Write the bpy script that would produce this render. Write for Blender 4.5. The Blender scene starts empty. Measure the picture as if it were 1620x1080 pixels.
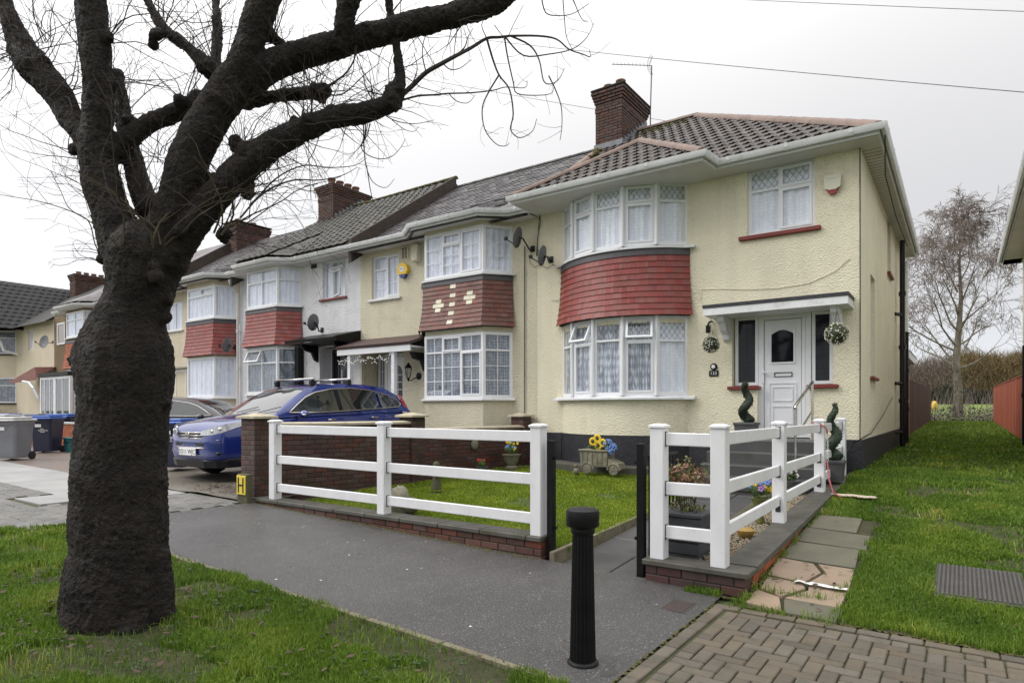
import bpy, math, random
import numpy as np
from mathutils import Vector, Matrix, noise

random.seed(7); RNG = np.random.default_rng(7)
S = bpy.context.scene
COL = S.collection
PI = math.pi

# ------------------------------------------------------------------ camera
CAMZ = 1.55
YAW = math.radians(35.4)
cam = bpy.data.cameras.new('camera'); camo = bpy.data.objects.new('camera', cam); COL.objects.link(camo)
camo.location = (0, 0, CAMZ); camo.rotation_euler = (PI/2, 0, YAW)
cam.sensor_width = 36; cam.lens = 36*1000/1620; cam.shift_y = 108/1620
cam.clip_start = .05; cam.clip_end = 2000
S.camera = camo
FW = (-math.sin(YAW), math.cos(YAW)); RT = (math.cos(YAW), math.sin(YAW))

# ------------------------------------------------------------------ world and sun (bright overcast, lighter to the left of the street)
w = bpy.data.worlds.new('World'); S.world = w; w.use_nodes = True
nt = w.node_tree; N = nt.nodes; L = nt.links; N.clear()
SUNDIR = Vector((-.62, -.45, .64)).normalized()
out = N.new('ShaderNodeOutputWorld')
sky = N.new('ShaderNodeTexSky'); sky.sky_type = 'NISHITA'; sky.sun_disc = False
sky.sun_elevation = math.asin(SUNDIR.z); sky.sun_rotation = math.atan2(SUNDIR.x, SUNDIR.y)
sky.air_density = .5; sky.dust_density = .2
bg1 = N.new('ShaderNodeBackground'); bg1.inputs['Strength'].default_value = .05; hs0 = N.new('ShaderNodeHueSaturation'); hs0.inputs['Saturation'].default_value = .35; L.new(sky.outputs[0], hs0.inputs['Color']); L.new(hs0.outputs[0], bg1.inputs['Color'])
tc = N.new('ShaderNodeTexCoord'); sp = N.new('ShaderNodeSeparateXYZ'); L.new(tc.outputs['Generated'], sp.inputs[0])
def wm(op, a, b=None, c=None):
    n = N.new('ShaderNodeMath'); n.operation = op
    for i, v in enumerate((a, b, c)):
        if v is None: continue
        if isinstance(v, (int, float)): n.inputs[i].default_value = v
        else: L.new(v, n.inputs[i])
    return n.outputs[0]
zc = wm('MAXIMUM', sp.outputs['Z'], 0.0)
grad = wm('MULTIPLY_ADD', wm('POWER', zc, 2.6), 2.7, .60)          # overcast sky: brighter overhead
dt = N.new('ShaderNodeVectorMath'); dt.operation = 'DOT_PRODUCT'; L.new(tc.outputs['Generated'], dt.inputs[0])
dt.inputs[1].default_value = Vector((-.86, -.05, .5)).normalized()
lobe = wm('MULTIPLY', wm('POWER', wm('MAXIMUM', dt.outputs['Value'], 0.0), 2.0), .42)
val = wm('ADD', grad, lobe)
cn = N.new('ShaderNodeTexNoise'); cn.inputs['Scale'].default_value = 2.2; cn.inputs['Detail'].default_value = 4
L.new(tc.outputs['Generated'], cn.inputs['Vector'])
val = wm('MULTIPLY', val, wm('MULTIPLY_ADD', cn.outputs[0], .09, .95))
rgb = N.new('ShaderNodeCombineColor')
L.new(val, rgb.inputs[0]); L.new(wm('MULTIPLY', val, .985), rgb.inputs[1]); L.new(wm('MULTIPLY', val, .975), rgb.inputs[2])
bg2 = N.new('ShaderNodeBackground'); L.new(rgb.outputs[0], bg2.inputs['Color']); bg2.inputs['Strength'].default_value = .78
ads = N.new('ShaderNodeAddShader'); L.new(bg1.outputs[0], ads.inputs[0]); L.new(bg2.outputs[0], ads.inputs[1])
L.new(ads.outputs[0], out.inputs[0])
sun = bpy.data.lights.new('sun', 'SUN'); sun.energy = 1.35; sun.angle = math.radians(30); sun.color = (1, .97, .92)
so = bpy.data.objects.new('sun', sun); COL.objects.link(so)
so.rotation_euler = (-SUNDIR).to_track_quat('-Z', 'Y').to_euler()
S.view_settings.view_transform = 'Standard'; S.view_settings.look = 'None'
S.view_settings.exposure = 0.15; S.view_settings.gamma = 1; S.view_settings.use_curve_mapping = False

# ------------------------------------------------------------------ helpers
def ray(px, py):
    u = (px-810)/1000; v = (648-py)/1000
    return Vector((FW[0]+u*RT[0], FW[1]+u*RT[1], v))
def at(px, py, X=None, Y=None, Z=None, D=None):      # a point of the place that the photograph shows at a pixel, on a known plane
    r = ray(px, py)
    t = X/r.x if X is not None else Y/r.y if Y is not None else (Z-CAMZ)/r.z if Z is not None else D
    return Vector((r.x*t, r.y*t, CAMZ+r.z*t))
def camdist(v): return math.hypot(v[0], v[1])

class MB:
    def __init__(s): s.v = []; s.f = []; s.m = []; s.T = None; s.mi = 0
    def add(s, vs, fs):
        b = len(s.v)
        if s.T is not None: vs = [s.T @ Vector(v) for v in vs]
        s.v.extend([tuple(v) for v in vs]); s.f.extend([tuple(b+i for i in f) for f in fs]); s.m.extend([s.mi]*len(fs))
        return s
    def box(s, x0, x1, y0, y1, z0, z1):
        return s.add([(x0,y0,z0),(x1,y0,z0),(x1,y1,z0),(x0,y1,z0),(x0,y0,z1),(x1,y0,z1),(x1,y1,z1),(x0,y1,z1)],
                     [(0,3,2,1),(4,5,6,7),(0,1,5,4),(1,2,6,5),(2,3,7,6),(3,0,4,7)])
    def cbox(s, x0, x1, y0, y1, z0, z1, c=.01):        # chamfered box
        X=(x0,x1);Y=(y0,y1);Z=(z0,z1); vs=[]; idx={}
        for i in (0,1):
            for j in (0,1):
                for k in (0,1):
                    sx=c if i==0 else -c; sy=c if j==0 else -c; sz=c if k==0 else -c
                    idx[i,j,k,0]=len(vs); vs.append((X[i],Y[j]+sy,Z[k]+sz))
                    idx[i,j,k,1]=len(vs); vs.append((X[i]+sx,Y[j],Z[k]+sz))
                    idx[i,j,k,2]=len(vs); vs.append((X[i]+sx,Y[j]+sy,Z[k]))
        f=[]
        for i in (0,1):
            q=[idx[i,0,0,0],idx[i,1,0,0],idx[i,1,1,0],idx[i,0,1,0]]; f.append(q if i else q[::-1])
            q=[idx[0,i,0,1],idx[1,i,0,1],idx[1,i,1,1],idx[0,i,1,1]]; f.append(q[::-1] if i else q)
            q=[idx[0,0,i,2],idx[1,0,i,2],idx[1,1,i,2],idx[0,1,i,2]]; f.append(q if i else q[::-1])
        for a in (0,1):
            for b in (0,1):
                fl=(a+b)%2
                q=[idx[a,b,0,0],idx[a,b,0,1],idx[a,b,1,1],idx[a,b,1,0]]; f.append(q if not fl else q[::-1])
                q=[idx[a,0,b,0],idx[a,1,b,0],idx[a,1,b,2],idx[a,0,b,2]]; f.append(q if not fl else q[::-1])
                q=[idx[0,a,b,1],idx[1,a,b,1],idx[1,a,b,2],idx[0,a,b,2]]; f.append(q[::-1] if not fl else q)
                for k in (0,1):
                    q=[idx[a,b,k,0],idx[a,b,k,1],idx[a,b,k,2]]; f.append(q if (a+b+k)%2 else q[::-1])
        return s.add(vs,f)
    def quad(s, a, b, c, d): return s.add([a,b,c,d],[(0,1,2,3)])
    def poly(s, pts): return s.add(pts,[tuple(range(len(pts)))])
    def prism(s, pts, off):                             # planar polygon pts extruded by vector off
        n=len(pts); o=Vector(off); vs=[Vector(p) for p in pts]+[Vector(p)+o for p in pts]
        return s.add(vs,[tuple(range(n))[::-1],tuple(range(n,2*n))]+[(i,(i+1)%n,n+(i+1)%n,n+i) for i in range(n)])
    def tube(s, pts, rad, n=8, cap=True):
        pts=[Vector(p) for p in pts]; m=len(pts)
        if not hasattr(rad,'__len__'): rad=[rad]*m
        vs=[]; up=None
        for i,p in enumerate(pts):
            t=(pts[min(i+1,m-1)]-pts[max(i-1,0)])
            if t.length<1e-9: t=Vector((0,0,1))
            t.normalize()
            if up is None:
                up=t.orthogonal().normalized()
            else:
                up=(up-t*up.dot(t))
                up=up.normalized() if up.length>1e-6 else t.orthogonal().normalized()
            sd=t.cross(up)
            for k in range(n):
                a=2*PI*k/n; vs.append(p+(up*math.cos(a)+sd*math.sin(a))*rad[i])
        f=[]
        for i in range(m-1):
            for k in range(n):
                a=i*n+k; b=i*n+(k+1)%n; f.append((a,b,b+n,a+n))
        if cap: f.append(tuple(range(n))[::-1]); f.append(tuple(range((m-1)*n,m*n)))
        return s.add(vs,f)
    def lathe(s, prof, c=(0,0,0), n=16, ax=None):       # profile of (radius, height) about a vertical axis (or axis matrix)
        vs=[]; 
        for r,z in prof:
            for k in range(n):
                a=2*PI*k/n; v=Vector((r*math.cos(a),r*math.sin(a),z))
                if ax is not None: v=ax@v
                vs.append(v+Vector(c))
        f=[]
        for i in range(len(prof)-1):
            for k in range(n): f.append((i*n+k,i*n+(k+1)%n,(i+1)*n+(k+1)%n,(i+1)*n+k))
        f.append(tuple(range(n))[::-1]); f.append(tuple(range((len(prof)-1)*n,len(prof)*n)))
        return s.add(vs,f)
    def sweep(s, path, prof, cap=True):                 # profile (outward, up) along a mostly level polyline, mitred; outward is to the right of travel
        P=[Vector(p) for p in path]; m=len(P); k=len(prof); vs=[]
        dirs=[(P[i+1]-P[i]).normalized() for i in range(m-1)]
        for i,p in enumerate(P):
            d0=dirs[max(i-1,0)]; d1=dirs[min(i,m-2)]
            n0=Vector((d0.y,-d0.x,0)).normalized(); n1=Vector((d1.y,-d1.x,0)).normalized()
            n=(n0+n1).normalized(); n=n/max(.3,n.dot(n0))
            for a,b in prof: vs.append(p+n*a+Vector((0,0,b)))
        f=[]
        for i in range(m-1):
            for j in range(k):
                a=i*k+j; b=i*k+(j+1)%k; f.append((a,a+k,b+k,b))
        if cap: f.append(tuple(range(k))); f.append(tuple(range((m-1)*k,m*k))[::-1])
        return s.add(vs,f)
    def sphere(s, c, r, nu=12, nv=8, sc=(1,1,1), jit=0):
        vs=[(c[0],c[1],c[2]-r*sc[2])]
        for j in range(1,nv):
            t=-PI/2+PI*j/nv
            for i in range(nu):
                a=2*PI*i/nu; q=r*(1+random.uniform(-jit,jit))
                vs.append((c[0]+q*sc[0]*math.cos(t)*math.cos(a),c[1]+q*sc[1]*math.cos(t)*math.sin(a),c[2]+q*sc[2]*math.sin(t)))
        vs.append((c[0],c[1],c[2]+r*sc[2])); f=[]
        for i in range(nu):
            f.append((0,1+(i+1)%nu,1+i)); f.append((len(vs)-1,len(vs)-1-nu+i,len(vs)-1-nu+(i+1)%nu))
        for j in range(nv-2):
            for i in range(nu):
                a=1+j*nu+i;b=1+j*nu+(i+1)%nu; f.append((a,b,b+nu,a+nu))
        return s.add(vs,f)

ORG = {}
def org(o): return ORG.get(o.name, Vector((0,0,0))) if o is not None else Vector((0,0,0))
def tag(o, label=None, cat=None, group=None, kind=None):
    if label: o['label']=label
    if cat: o['category']=cat
    if group: o['group']=group
    if kind: o['kind']=kind
    return o
def E(name, loc, label, cat, group=None, kind=None):
    o=bpy.data.objects.new(name,None); COL.objects.link(o); o.location=loc; o.empty_display_size=.1
    ORG[o.name]=Vector(loc); return tag(o,label,cat,group,kind)
def mkmesh(name, mb, mats, smooth=False):
    me=bpy.data.meshes.new(name); me.from_pydata(mb.v,[],mb.f)
    if not isinstance(mats,(list,tuple)): mats=[mats]
    for m in mats: me.materials.append(m)
    if len(mats)>1: me.polygons.foreach_set('material_index',mb.m)
    if smooth:
        me.polygons.foreach_set('use_smooth',[True]*len(me.polygons))
        if smooth is not True: me.set_sharp_from_angle(angle=math.radians(smooth))
    me.update(); return me
def build(mb, name, mats, parent=None, smooth=False, label=None, local=False, kind=None, **kw):
    # mesh given in world coordinates (or, with local=True, about its parent's base)
    if not mb.v: return None
    if parent is not None:
        o0=Vector((0,0,0)) if local else org(parent)
    else:
        a=np.array(mb.v); o0=Vector((float((a[:,0].min()+a[:,0].max())/2),float((a[:,1].min()+a[:,1].max())/2),float(a[:,2].min())))
    mb.v=[(v[0]-o0.x,v[1]-o0.y,v[2]-o0.z) for v in mb.v]
    me=mkmesh(name,mb,mats,smooth); o=bpy.data.objects.new(name,me); COL.objects.link(o)
    if parent is not None:
        o.parent=parent; ORG[o.name]=Vector((0,0,0)) if local else o0.copy()
    else: o.location=o0; ORG[o.name]=o0.copy()
    if label: o['label']=label
    if kind: o['kind']=kind
    for k,v in kw.items(): o[{'cat':'category'}.get(k,k)]=v
    return o
KIDS={}
def copy_tree(o, loc=None, rz=None, parent=None, label=None, group=None):
    c=o.copy(); COL.objects.link(c); c.parent=parent
    if loc is not None: c.location=loc
    if rz is not None: c.rotation_euler=(0,0,rz)
    if label: c['label']=label
    if group: c['group']=group
    for ch in [x for x in S.objects if x.parent==o]: copy_tree(ch,parent=c)
    return c
def sub(name, mb, mat, parent, **kw): return build(mb,name,mat,parent,local=True,**kw)

class Pieces:                                          # many alike pieces: the nearest 300 single objects sharing mesh data, the rest one mesh
    def __init__(s, parent, name, limit=300): s.p=parent; s.n=name; s.l=limit; s.items=[]
    def add(s, me, M): s.items.append((me,M))
    def done(s, stuffname=None):
        o0=org(s.p); s.items.sort(key=lambda it: it[1].translation.x**2+it[1].translation.y**2)
        for me,M in s.items[:s.l]:
            o=bpy.data.objects.new(s.n,me); COL.objects.link(o); M2=M.copy(); M2.translation=M.translation-o0
            o.parent=s.p; o.matrix_local=M2
        rest=s.items[s.l:]
        if rest:
            vs=[]; fs=[]; rn=[]; b=0; mat=rest[0][0].materials[0]
            cache={}
            for me,M in rest:
                if me.name not in cache: cache[me.name]=([v.co.copy() for v in me.vertices],[tuple(p.vertices) for p in me.polygons])
                cv,cf=cache[me.name]; vs.extend([tuple((M@v)-o0) for v in cv]); fs.extend([tuple(i+b for i in f) for f in cf])
                rn.extend([random.random()]*len(cv)); b+=len(cv)
            me=bpy.data.meshes.new(s.n+'s'); me.from_pydata(vs,[],fs); me.materials.append(mat)
            at_=me.attributes.new('rnd','FLOAT','POINT'); at_.data.foreach_set('value',rn)
            o=bpy.data.objects.new(stuffname or s.n+'s',me); COL.objects.link(o); o.parent=s.p; o['kind']='stuff'
def mesh_of(name, mb, mat, smooth=False): return mkmesh(name,mb,mat,smooth)

# ------------------------------------------------------------------ materials
def M(name, col, col2=None, nscale=6, rough=.7, rough2=None, metal=0, bump=0, bscale=60, bdist=.01, rnd=0, speck=None, spec=.5, detail=5, dirt=None, stretch=None, coat=0, satr=0):
    m=bpy.data.materials.new(name); m.use_nodes=True; t=m.node_tree; n=t.nodes; l=t.links
    b=n['Principled BSDF']; b.inputs['Roughness'].default_value=rough; b.inputs['Metallic'].default_value=metal
    b.inputs['Specular IOR Level'].default_value=spec; b.inputs['Coat Weight'].default_value=coat
    g=n.new('ShaderNodeNewGeometry'); pos=g.outputs['Position']
    if stretch:
        mp=n.new('ShaderNodeMapping'); mp.inputs['Scale'].default_value=stretch; l.new(pos,mp.inputs[0]); pos=mp.outputs[0]
    def noi(sc,det=detail,ro=.55):
        x=n.new('ShaderNodeTexNoise'); x.inputs['Scale'].default_value=sc; x.inputs['Detail'].default_value=det; x.inputs['Roughness'].default_value=ro
        l.new(pos,x.inputs['Vector']); return x.outputs[0]
    def ramp(fac,a,b_):
        r=n.new('ShaderNodeMapRange'); r.inputs[1].default_value=a; r.inputs[2].default_value=b_; l.new(fac,r.inputs[0]); return r.outputs[0]
    def mix(f,a,b_):
        x=n.new('ShaderNodeMix'); x.data_type='RGBA'
        if isinstance(f,(int,float)): x.inputs[0].default_value=f
        else: l.new(f,x.inputs[0])
        for i,c in ((6,a),(7,b_)):
            if isinstance(c,(tuple,list)): x.inputs[i].default_value=(*c[:3],1)
            else: l.new(c,x.inputs[i])
        return x.outputs[2]
    c=tuple(col)
    if col2 is not None: c=mix(ramp(noi(nscale),.32,.68),col,col2)
    if dirt: c=mix(ramp(noi(dirt[1],8,.7),dirt[2],dirt[3]),c,dirt[0])
    if speck: c=mix(ramp(noi(speck[1],2,.6),speck[2],speck[2]+.06),c,speck[0])
    if rnd:
        oi=n.new('ShaderNodeObjectInfo'); ar=n.new('ShaderNodeAttribute'); ar.attribute_name='rnd'
        ad=n.new('ShaderNodeMath'); ad.operation='ADD'; l.new(oi.outputs['Random'],ad.inputs[0]); l.new(ar.outputs['Fac'],ad.inputs[1])
        fr=n.new('ShaderNodeMath'); fr.operation='FRACT'; l.new(ad.outputs[0],fr.inputs[0])
        hs=n.new('ShaderNodeHueSaturation'); hs.inputs['Saturation'].default_value=1
        mr=n.new('ShaderNodeMapRange'); mr.inputs[3].default_value=1-rnd; mr.inputs[4].default_value=1+rnd; l.new(fr.outputs[0],mr.inputs[0])
        l.new(mr.outputs[0],hs.inputs['Value'])
        if satr:
            fm=n.new('ShaderNodeMath'); fm.operation='MULTIPLY'; l.new(fr.outputs[0],fm.inputs[0]); fm.inputs[1].default_value=7.13
            ff=n.new('ShaderNodeMath'); ff.operation='FRACT'; l.new(fm.outputs[0],ff.inputs[0])
            m2=n.new('ShaderNodeMapRange'); m2.inputs[3].default_value=1-satr; m2.inputs[4].default_value=1+satr; l.new(ff.outputs[0],m2.inputs[0]); l.new(m2.outputs[0],hs.inputs['Saturation'])
        if isinstance(c,tuple): hs.inputs['Color'].default_value=(*c[:3],1)
        else: l.new(c,hs.inputs['Color'])
        c=hs.outputs[0]
    if isinstance(c,tuple): b.inputs['Base Color'].default_value=(*c[:3],1)
    else: l.new(c,b.inputs['Base Color'])
    if rough2 is not None:
        r=n.new('ShaderNodeMapRange'); r.inputs[1].default_value=.35; r.inputs[2].default_value=.65; r.inputs[3].default_value=rough; r.inputs[4].default_value=rough2
        l.new(noi(nscale*.8),r.inputs[0]); l.new(r.outputs[0],b.inputs['Roughness'])
    if bump:
        bp=n.new('ShaderNodeBump'); bp.inputs['Strength'].default_value=bump; bp.inputs['Distance'].default_value=bdist
        l.new(noi(bscale,4,.6),bp.inputs['Height']); l.new(bp.outputs[0],b.inputs['Normal'])
    return m
def render_mat(name, col, col2, sc=26, dist=.03, dirtc=None):
    # roughcast wall: worm-like pitted relief
    m=M(name,col,col2,nscale=1.3,rough=.9,dirt=(tuple(x*.72 for x in col),.9,.56,.8))
    t=m.node_tree; n=t.nodes; l=t.links; b=n['Principled BSDF']
    g=n.new('ShaderNodeNewGeometry')
    mp=n.new('ShaderNodeMapping'); mp.inputs['Scale'].default_value=(1,1,1.25); l.new(g.outputs['Position'],mp.inputs[0])
    n1=n.new('ShaderNodeTexNoise'); n1.inputs['Scale'].default_value=sc; n1.inputs['Detail'].default_value=3; n1.inputs['Distortion'].default_value=.8; l.new(mp.outputs[0],n1.inputs['Vector'])
    v=n.new('ShaderNodeTexVoronoi'); v.inputs['Scale'].default_value=sc*1.1; l.new(mp.outputs[0],v.inputs['Vector'])
    a=n.new('ShaderNodeMath'); a.operation='ADD'; l.new(n1.outputs[0],a.inputs[0]); l.new(v.outputs['Distance'],a.inputs[1])
    bp=n.new('ShaderNodeBump'); bp.inputs['Strength'].default_value=.85; bp.inputs['Distance'].default_value=dist; l.new(a.outputs[0],bp.inputs['Height']); l.new(bp.outputs[0],b.inputs['Normal'])
    mr=n.new('ShaderNodeMapRange'); mr.inputs[1].default_value=.42; mr.inputs[2].default_value=.72; mr.inputs[3].default_value=.70; mr.inputs[4].default_value=1.08; l.new(a.outputs[0],mr.inputs[0])
    # darker colour in the pits of the roughcast
    ms=n.new('ShaderNodeMapping'); ms.inputs['Scale'].default_value=(5,5,.3); l.new(g.outputs['Position'],ms.inputs[0]); ns=n.new('ShaderNodeTexNoise'); ns.inputs['Scale'].default_value=1; ns.inputs['Detail'].default_value=5; l.new(ms.outputs[0],ns.inputs['Vector'])
    mr2=n.new('ShaderNodeMapRange'); mr2.inputs[1].default_value=.45; mr2.inputs[2].default_value=.75; mr2.inputs[3].default_value=1.0; mr2.inputs[4].default_value=.90; l.new(ns.outputs[0],mr2.inputs[0])
    mu=n.new('ShaderNodeMath'); mu.operation='MULTIPLY'; l.new(mr.outputs[0],mu.inputs[0]); l.new(mr2.outputs[0],mu.inputs[1]); mr=mu
    old=b.inputs['Base Color'].links[0].from_socket
    mx=n.new('ShaderNodeMix'); mx.data_type='RGBA'; mx.blend_type='MULTIPLY'; mx.inputs[0].default_value=.8
    l.new(old,mx.inputs[6]); cc=n.new('ShaderNodeCombineColor'); [l.new(mr.outputs[0],cc.inputs[i]) for i in range(3)]; l.new(cc.outputs[0],mx.inputs[7])
    l.new(mx.outputs[2],b.inputs['Base Color']); return m
def glass_mat(name, tint=(.75,.78,.8), ior=1.7, rough=.02):
    m=bpy.data.materials.new(name); m.use_nodes=True; t=m.node_tree; n=t.nodes; l=t.links; n.clear()
    o=n.new('ShaderNodeOutputMaterial'); a=n.new('ShaderNodeBsdfTransparent'); a.inputs[0].default_value=(*tint,1)
    g=n.new('ShaderNodeBsdfGlossy'); g.inputs['Roughness'].default_value=rough; g.inputs[0].default_value=(.95,.97,1,1)
    f=n.new('ShaderNodeFresnel'); f.inputs[0].default_value=ior; mx=n.new('ShaderNodeMixShader')
    ge=n.new('ShaderNodeNewGeometry'); iv=n.new('ShaderNodeMath'); iv.operation='SUBTRACT'; iv.inputs[0].default_value=1; l.new(ge.outputs['Backfacing'],iv.inputs[1]); mu=n.new('ShaderNodeMath'); mu.operation='MULTIPLY'; l.new(iv.outputs[0],mu.inputs[0]); l.new(f.outputs[0],mu.inputs[1])
    l.new(mu.outputs[0],mx.inputs[0]); l.new(a.outputs[0],mx.inputs[1]); l.new(g.outputs[0],mx.inputs[2]); l.new(mx.outputs[0],o.inputs[0]); return m

m_cream=render_mat('cream_render',(.82,.765,.59),(.76,.71,.545),sc=34,dist=.018)
m_cream2=render_mat('pale_cream_render',(.67,.62,.47),(.61,.57,.44),sc=32,dist=.02)
m_white_r=render_mat('white_render',(.72,.72,.74),(.66,.66,.69),sc=24,dist=.02)
m_cream4=render_mat('buff_render',(.66,.59,.45),(.6,.54,.42),sc=28,dist=.015)
m_brown_r=render_mat('brown_render',(.22,.16,.09),(.17,.12,.07),sc=28,dist=.015)
m_black_plinth=M('black_plinth_paint',(.018,.018,.024),(.03,.03,.036),rough=.55,bump=.6,bscale=22,bdist=.02)
m_upvc=M('white_upvc',(.80,.81,.84),(.75,.76,.79),nscale=3,rough=.3,bump=.02,bscale=8)
m_upvc_d=M('weathered_white_upvc',(.76,.77,.79),(.68,.69,.70),nscale=2,rough=.4,dirt=((.42,.42,.38),5,.55,.8))
m_soffit=M('soffit_board',(.66,.655,.63),(.55,.55,.52),nscale=2,rough=.5,dirt=((.40,.40,.36),3,.58,.85))
m_glass=glass_mat('window_glass',(.97,.98,1.0),ior=1.75)
m_glass_dk=M('dark_door_glass',(.008,.009,.013),(.014,.015,.02),nscale=3,rough=.05,spec=.3)
m_lead=M('lead_strip',(.04,.04,.045),rough=.5,metal=.3)
m_redtile=M('red_painted_tile',(.26,.057,.047),(.22,.05,.042),nscale=5,rough=.5,bump=.15,bscale=40,rnd=.12,dirt=((.15,.045,.04),4,.56,.8),satr=.12)
m_browntile=M('brown_red_tile',(.20,.085,.065),(.15,.065,.055),nscale=5,rough=.6,bump=.15,bscale=40,rnd=.18,satr=.15)
m_creamtile=M('cream_painted_tile',(.72,.68,.52),(.62,.58,.45),rough=.5,rnd=.06)
m_greytile=M('slate_grey_tile',(.055,.055,.065),(.09,.08,.09),nscale=5,rough=.5,rnd=.15)
m_rooftile=M('weathered_brown_roof_tile',(.068,.052,.043),(.042,.035,.032),nscale=7,rough=.42,rough2=.7,bump=.2,bscale=60,rnd=.28,satr=.3,dirt=((.10,.09,.07),9,.58,.75),speck=None)
m_slate=M('grey_roof_slate',(.095,.083,.085),(.055,.05,.055),nscale=3,rough=.35,rough2=.6,bump=.25,bscale=20,bdist=.02,rnd=.35,satr=.3)
m_roofgrey=M('olive_grey_roof_tile',(.052,.047,.036),(.035,.033,.028),nscale=4,rough=.45,rough2=.7,bump=.2,rnd=.2,dirt=((.07,.07,.03),5,.56,.75))
m_roofdark=M('dark_roof_tile',(.018,.017,.018),(.028,.027,.026),nscale=4,rough=.6,rnd=.2,spec=.25)
m_ridge=M('pink_clay_ridge_tile',(.23,.155,.125),(.16,.105,.085),nscale=6,rough=.6,bump=.1,rnd=.15,dirt=((.12,.10,.06),5,.52,.75))
m_moss=M('moss',(.06,.065,.018),(.10,.085,.025),nscale=30,rough=.95,bump=.6,bscale=60)
m_brick_dk=M('dark_stock_brick',(.095,.042,.03),(.06,.03,.025),nscale=9,rough=.75,bump=.3,bscale=50,rnd=.35,satr=.25,dirt=((.03,.028,.022),4,.55,.8))
m_brick_red=M('red_boundary_brick',(.13,.048,.033),(.075,.035,.028),nscale=8,rough=.7,bump=.3,bscale=50,rnd=.3,satr=.25,dirt=((.05,.035,.02),3,.5,.75))
m_brick_wet=M('wet_garden_wall_brick',(.085,.036,.030),(.055,.027,.024),nscale=8,rough=.55,bump=.3,bscale=50,rnd=.3,satr=.25,dirt=((.04,.035,.015),2,.5,.75))
m_brick_or=M('orange_brick',(.38,.10,.03),(.30,.08,.03),nscale=8,rough=.7,bump=.3,rnd=.2)
m_brick_ex=M('extension_brick',(.25,.10,.075),(.19,.08,.06),nscale=8,rough=.7,bump=.3,rnd=.25)
m_brick_yel=M('yellow_brick',(.34,.22,.06),(.28,.17,.05),nscale=8,rough=.7,bump=.3,rnd=.2)
m_mortar=M('mortar',(.10,.085,.07),(.07,.06,.05),nscale=8,rough=.9,bump=.4,bscale=80)
m_mortar_dk=M('sooty_mortar',(.028,.024,.02),(.045,.04,.03),nscale=8,rough=.95,bump=.4,bscale=80)
m_cope=M('mossy_concrete_coping',(.060,.058,.048),(.095,.09,.075),nscale=5,rough=.5,rough2=.8,bump=.35,bscale=50,dirt=((.05,.055,.02),4,.55,.75))
m_capst=M('pale_stone_coping',(.50,.45,.34),(.40,.35,.26),nscale=5,rough=.8,bump=.25,bscale=40,dirt=((.20,.17,.10),4,.52,.8))
m_fence_w=M('white_vinyl_fence',(.78,.78,.80),(.70,.70,.72),nscale=3,rough=.35,dirt=((.36,.37,.30),9,.60,.80),bump=.05,bscale=40,stretch=(1.5,1.5,.7))
m_post_dirt=M('grey_post_streaks',(.45,.46,.40),rough=.7)
m_blackmetal=M('black_painted_metal',(.005,.005,.006),(.009,.009,.010),nscale=8,rough=.38,bump=.1,bscale=90,spec=.22)
m_blackplastic=M('black_plastic_pipe',(.006,.006,.009),(.010,.010,.014),nscale=4,rough=.3,spec=.35)
m_chrome=M('brushed_steel',(.62,.60,.57),(.5,.48,.46),nscale=6,rough=.22,metal=1)
m_lacehi=None
m_red_sill=M('red_painted_sill',(.22,.03,.025),(.15,.03,.025),nscale=6,rough=.45,dirt=((.08,.03,.02),8,.55,.8))
m_wood_fence=M('brown_stained_fence_board',(.085,.045,.030),(.06,.034,.024),nscale=3,rough=.75,bump=.3,bscale=30,rnd=.2,stretch=(6,6,.6))
m_wood_fence2=M('orange_stained_fence_board',(.33,.085,.04),(.24,.06,.03),nscale=3,rough=.75,bump=.3,bscale=30,rnd=.15,stretch=(6,6,.6))
m_cable=M('dark_cable',(.02,.02,.02),rough=.5)
m_cable_g=M('grey_overhead_wire',(.10,.10,.11),rough=.6)
def lace(name, c1, c2, sc=26, vs=.45):
    m=M(name,c1,rough=.9); t=m.node_tree; n=t.nodes; l=t.links; b=n['Principled BSDF']
    g=n.new('ShaderNodeNewGeometry'); v=n.new('ShaderNodeTexVoronoi'); v.inputs['Scale'].default_value=sc; v.inputs['Randomness'].default_value=.35
    mp=n.new('ShaderNodeMapping'); mp.inputs['Scale'].default_value=(1,1,vs); l.new(g.outputs['Position'],mp.inputs[0]); l.new(mp.outputs[0],v.inputs['Vector'])
    w=n.new('ShaderNodeTexNoise'); w.inputs['Scale'].default_value=9; l.new(mp.outputs[0],w.inputs['Vector'])
    a=n.new('ShaderNodeMath'); a.operation='ADD'; l.new(v.outputs['Distance'],a.inputs[0]); l.new(w.outputs[0],a.inputs[1])
    r=n.new('ShaderNodeMapRange'); r.inputs[1].default_value=.6; r.inputs[2].default_value=1.1; l.new(a.outputs[0],r.inputs[0])
    x=n.new('ShaderNodeMix'); x.data_type='RGBA'; x.inputs[6].default_value=(*c1,1); x.inputs[7].default_value=(*c2,1); l.new(r.outputs[0],x.inputs[0]); l.new(x.outputs[2],b.inputs['Base Color'])
    return m
m_lace=lace('white_lace_net',(.97,.97,.98),(.78,.80,.83),sc=34)
m_lace2=lace('dimmed_lace_net',(.82,.84,.88),(.25,.27,.30),sc=26,vs=.22)  # darker lace for downstairs: the dim room is put into its colour
m_net=lace('plain_net',(.95,.96,1),(.70,.72,.78),sc=40)
m_netdk=lace('dim_net',(.42,.45,.5),(.16,.18,.21),sc=30)  # darker copy of the net, with the room's dimness in its colour
m_room=M('unlit_room',(.03,.03,.035),rough=.9)

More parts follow.
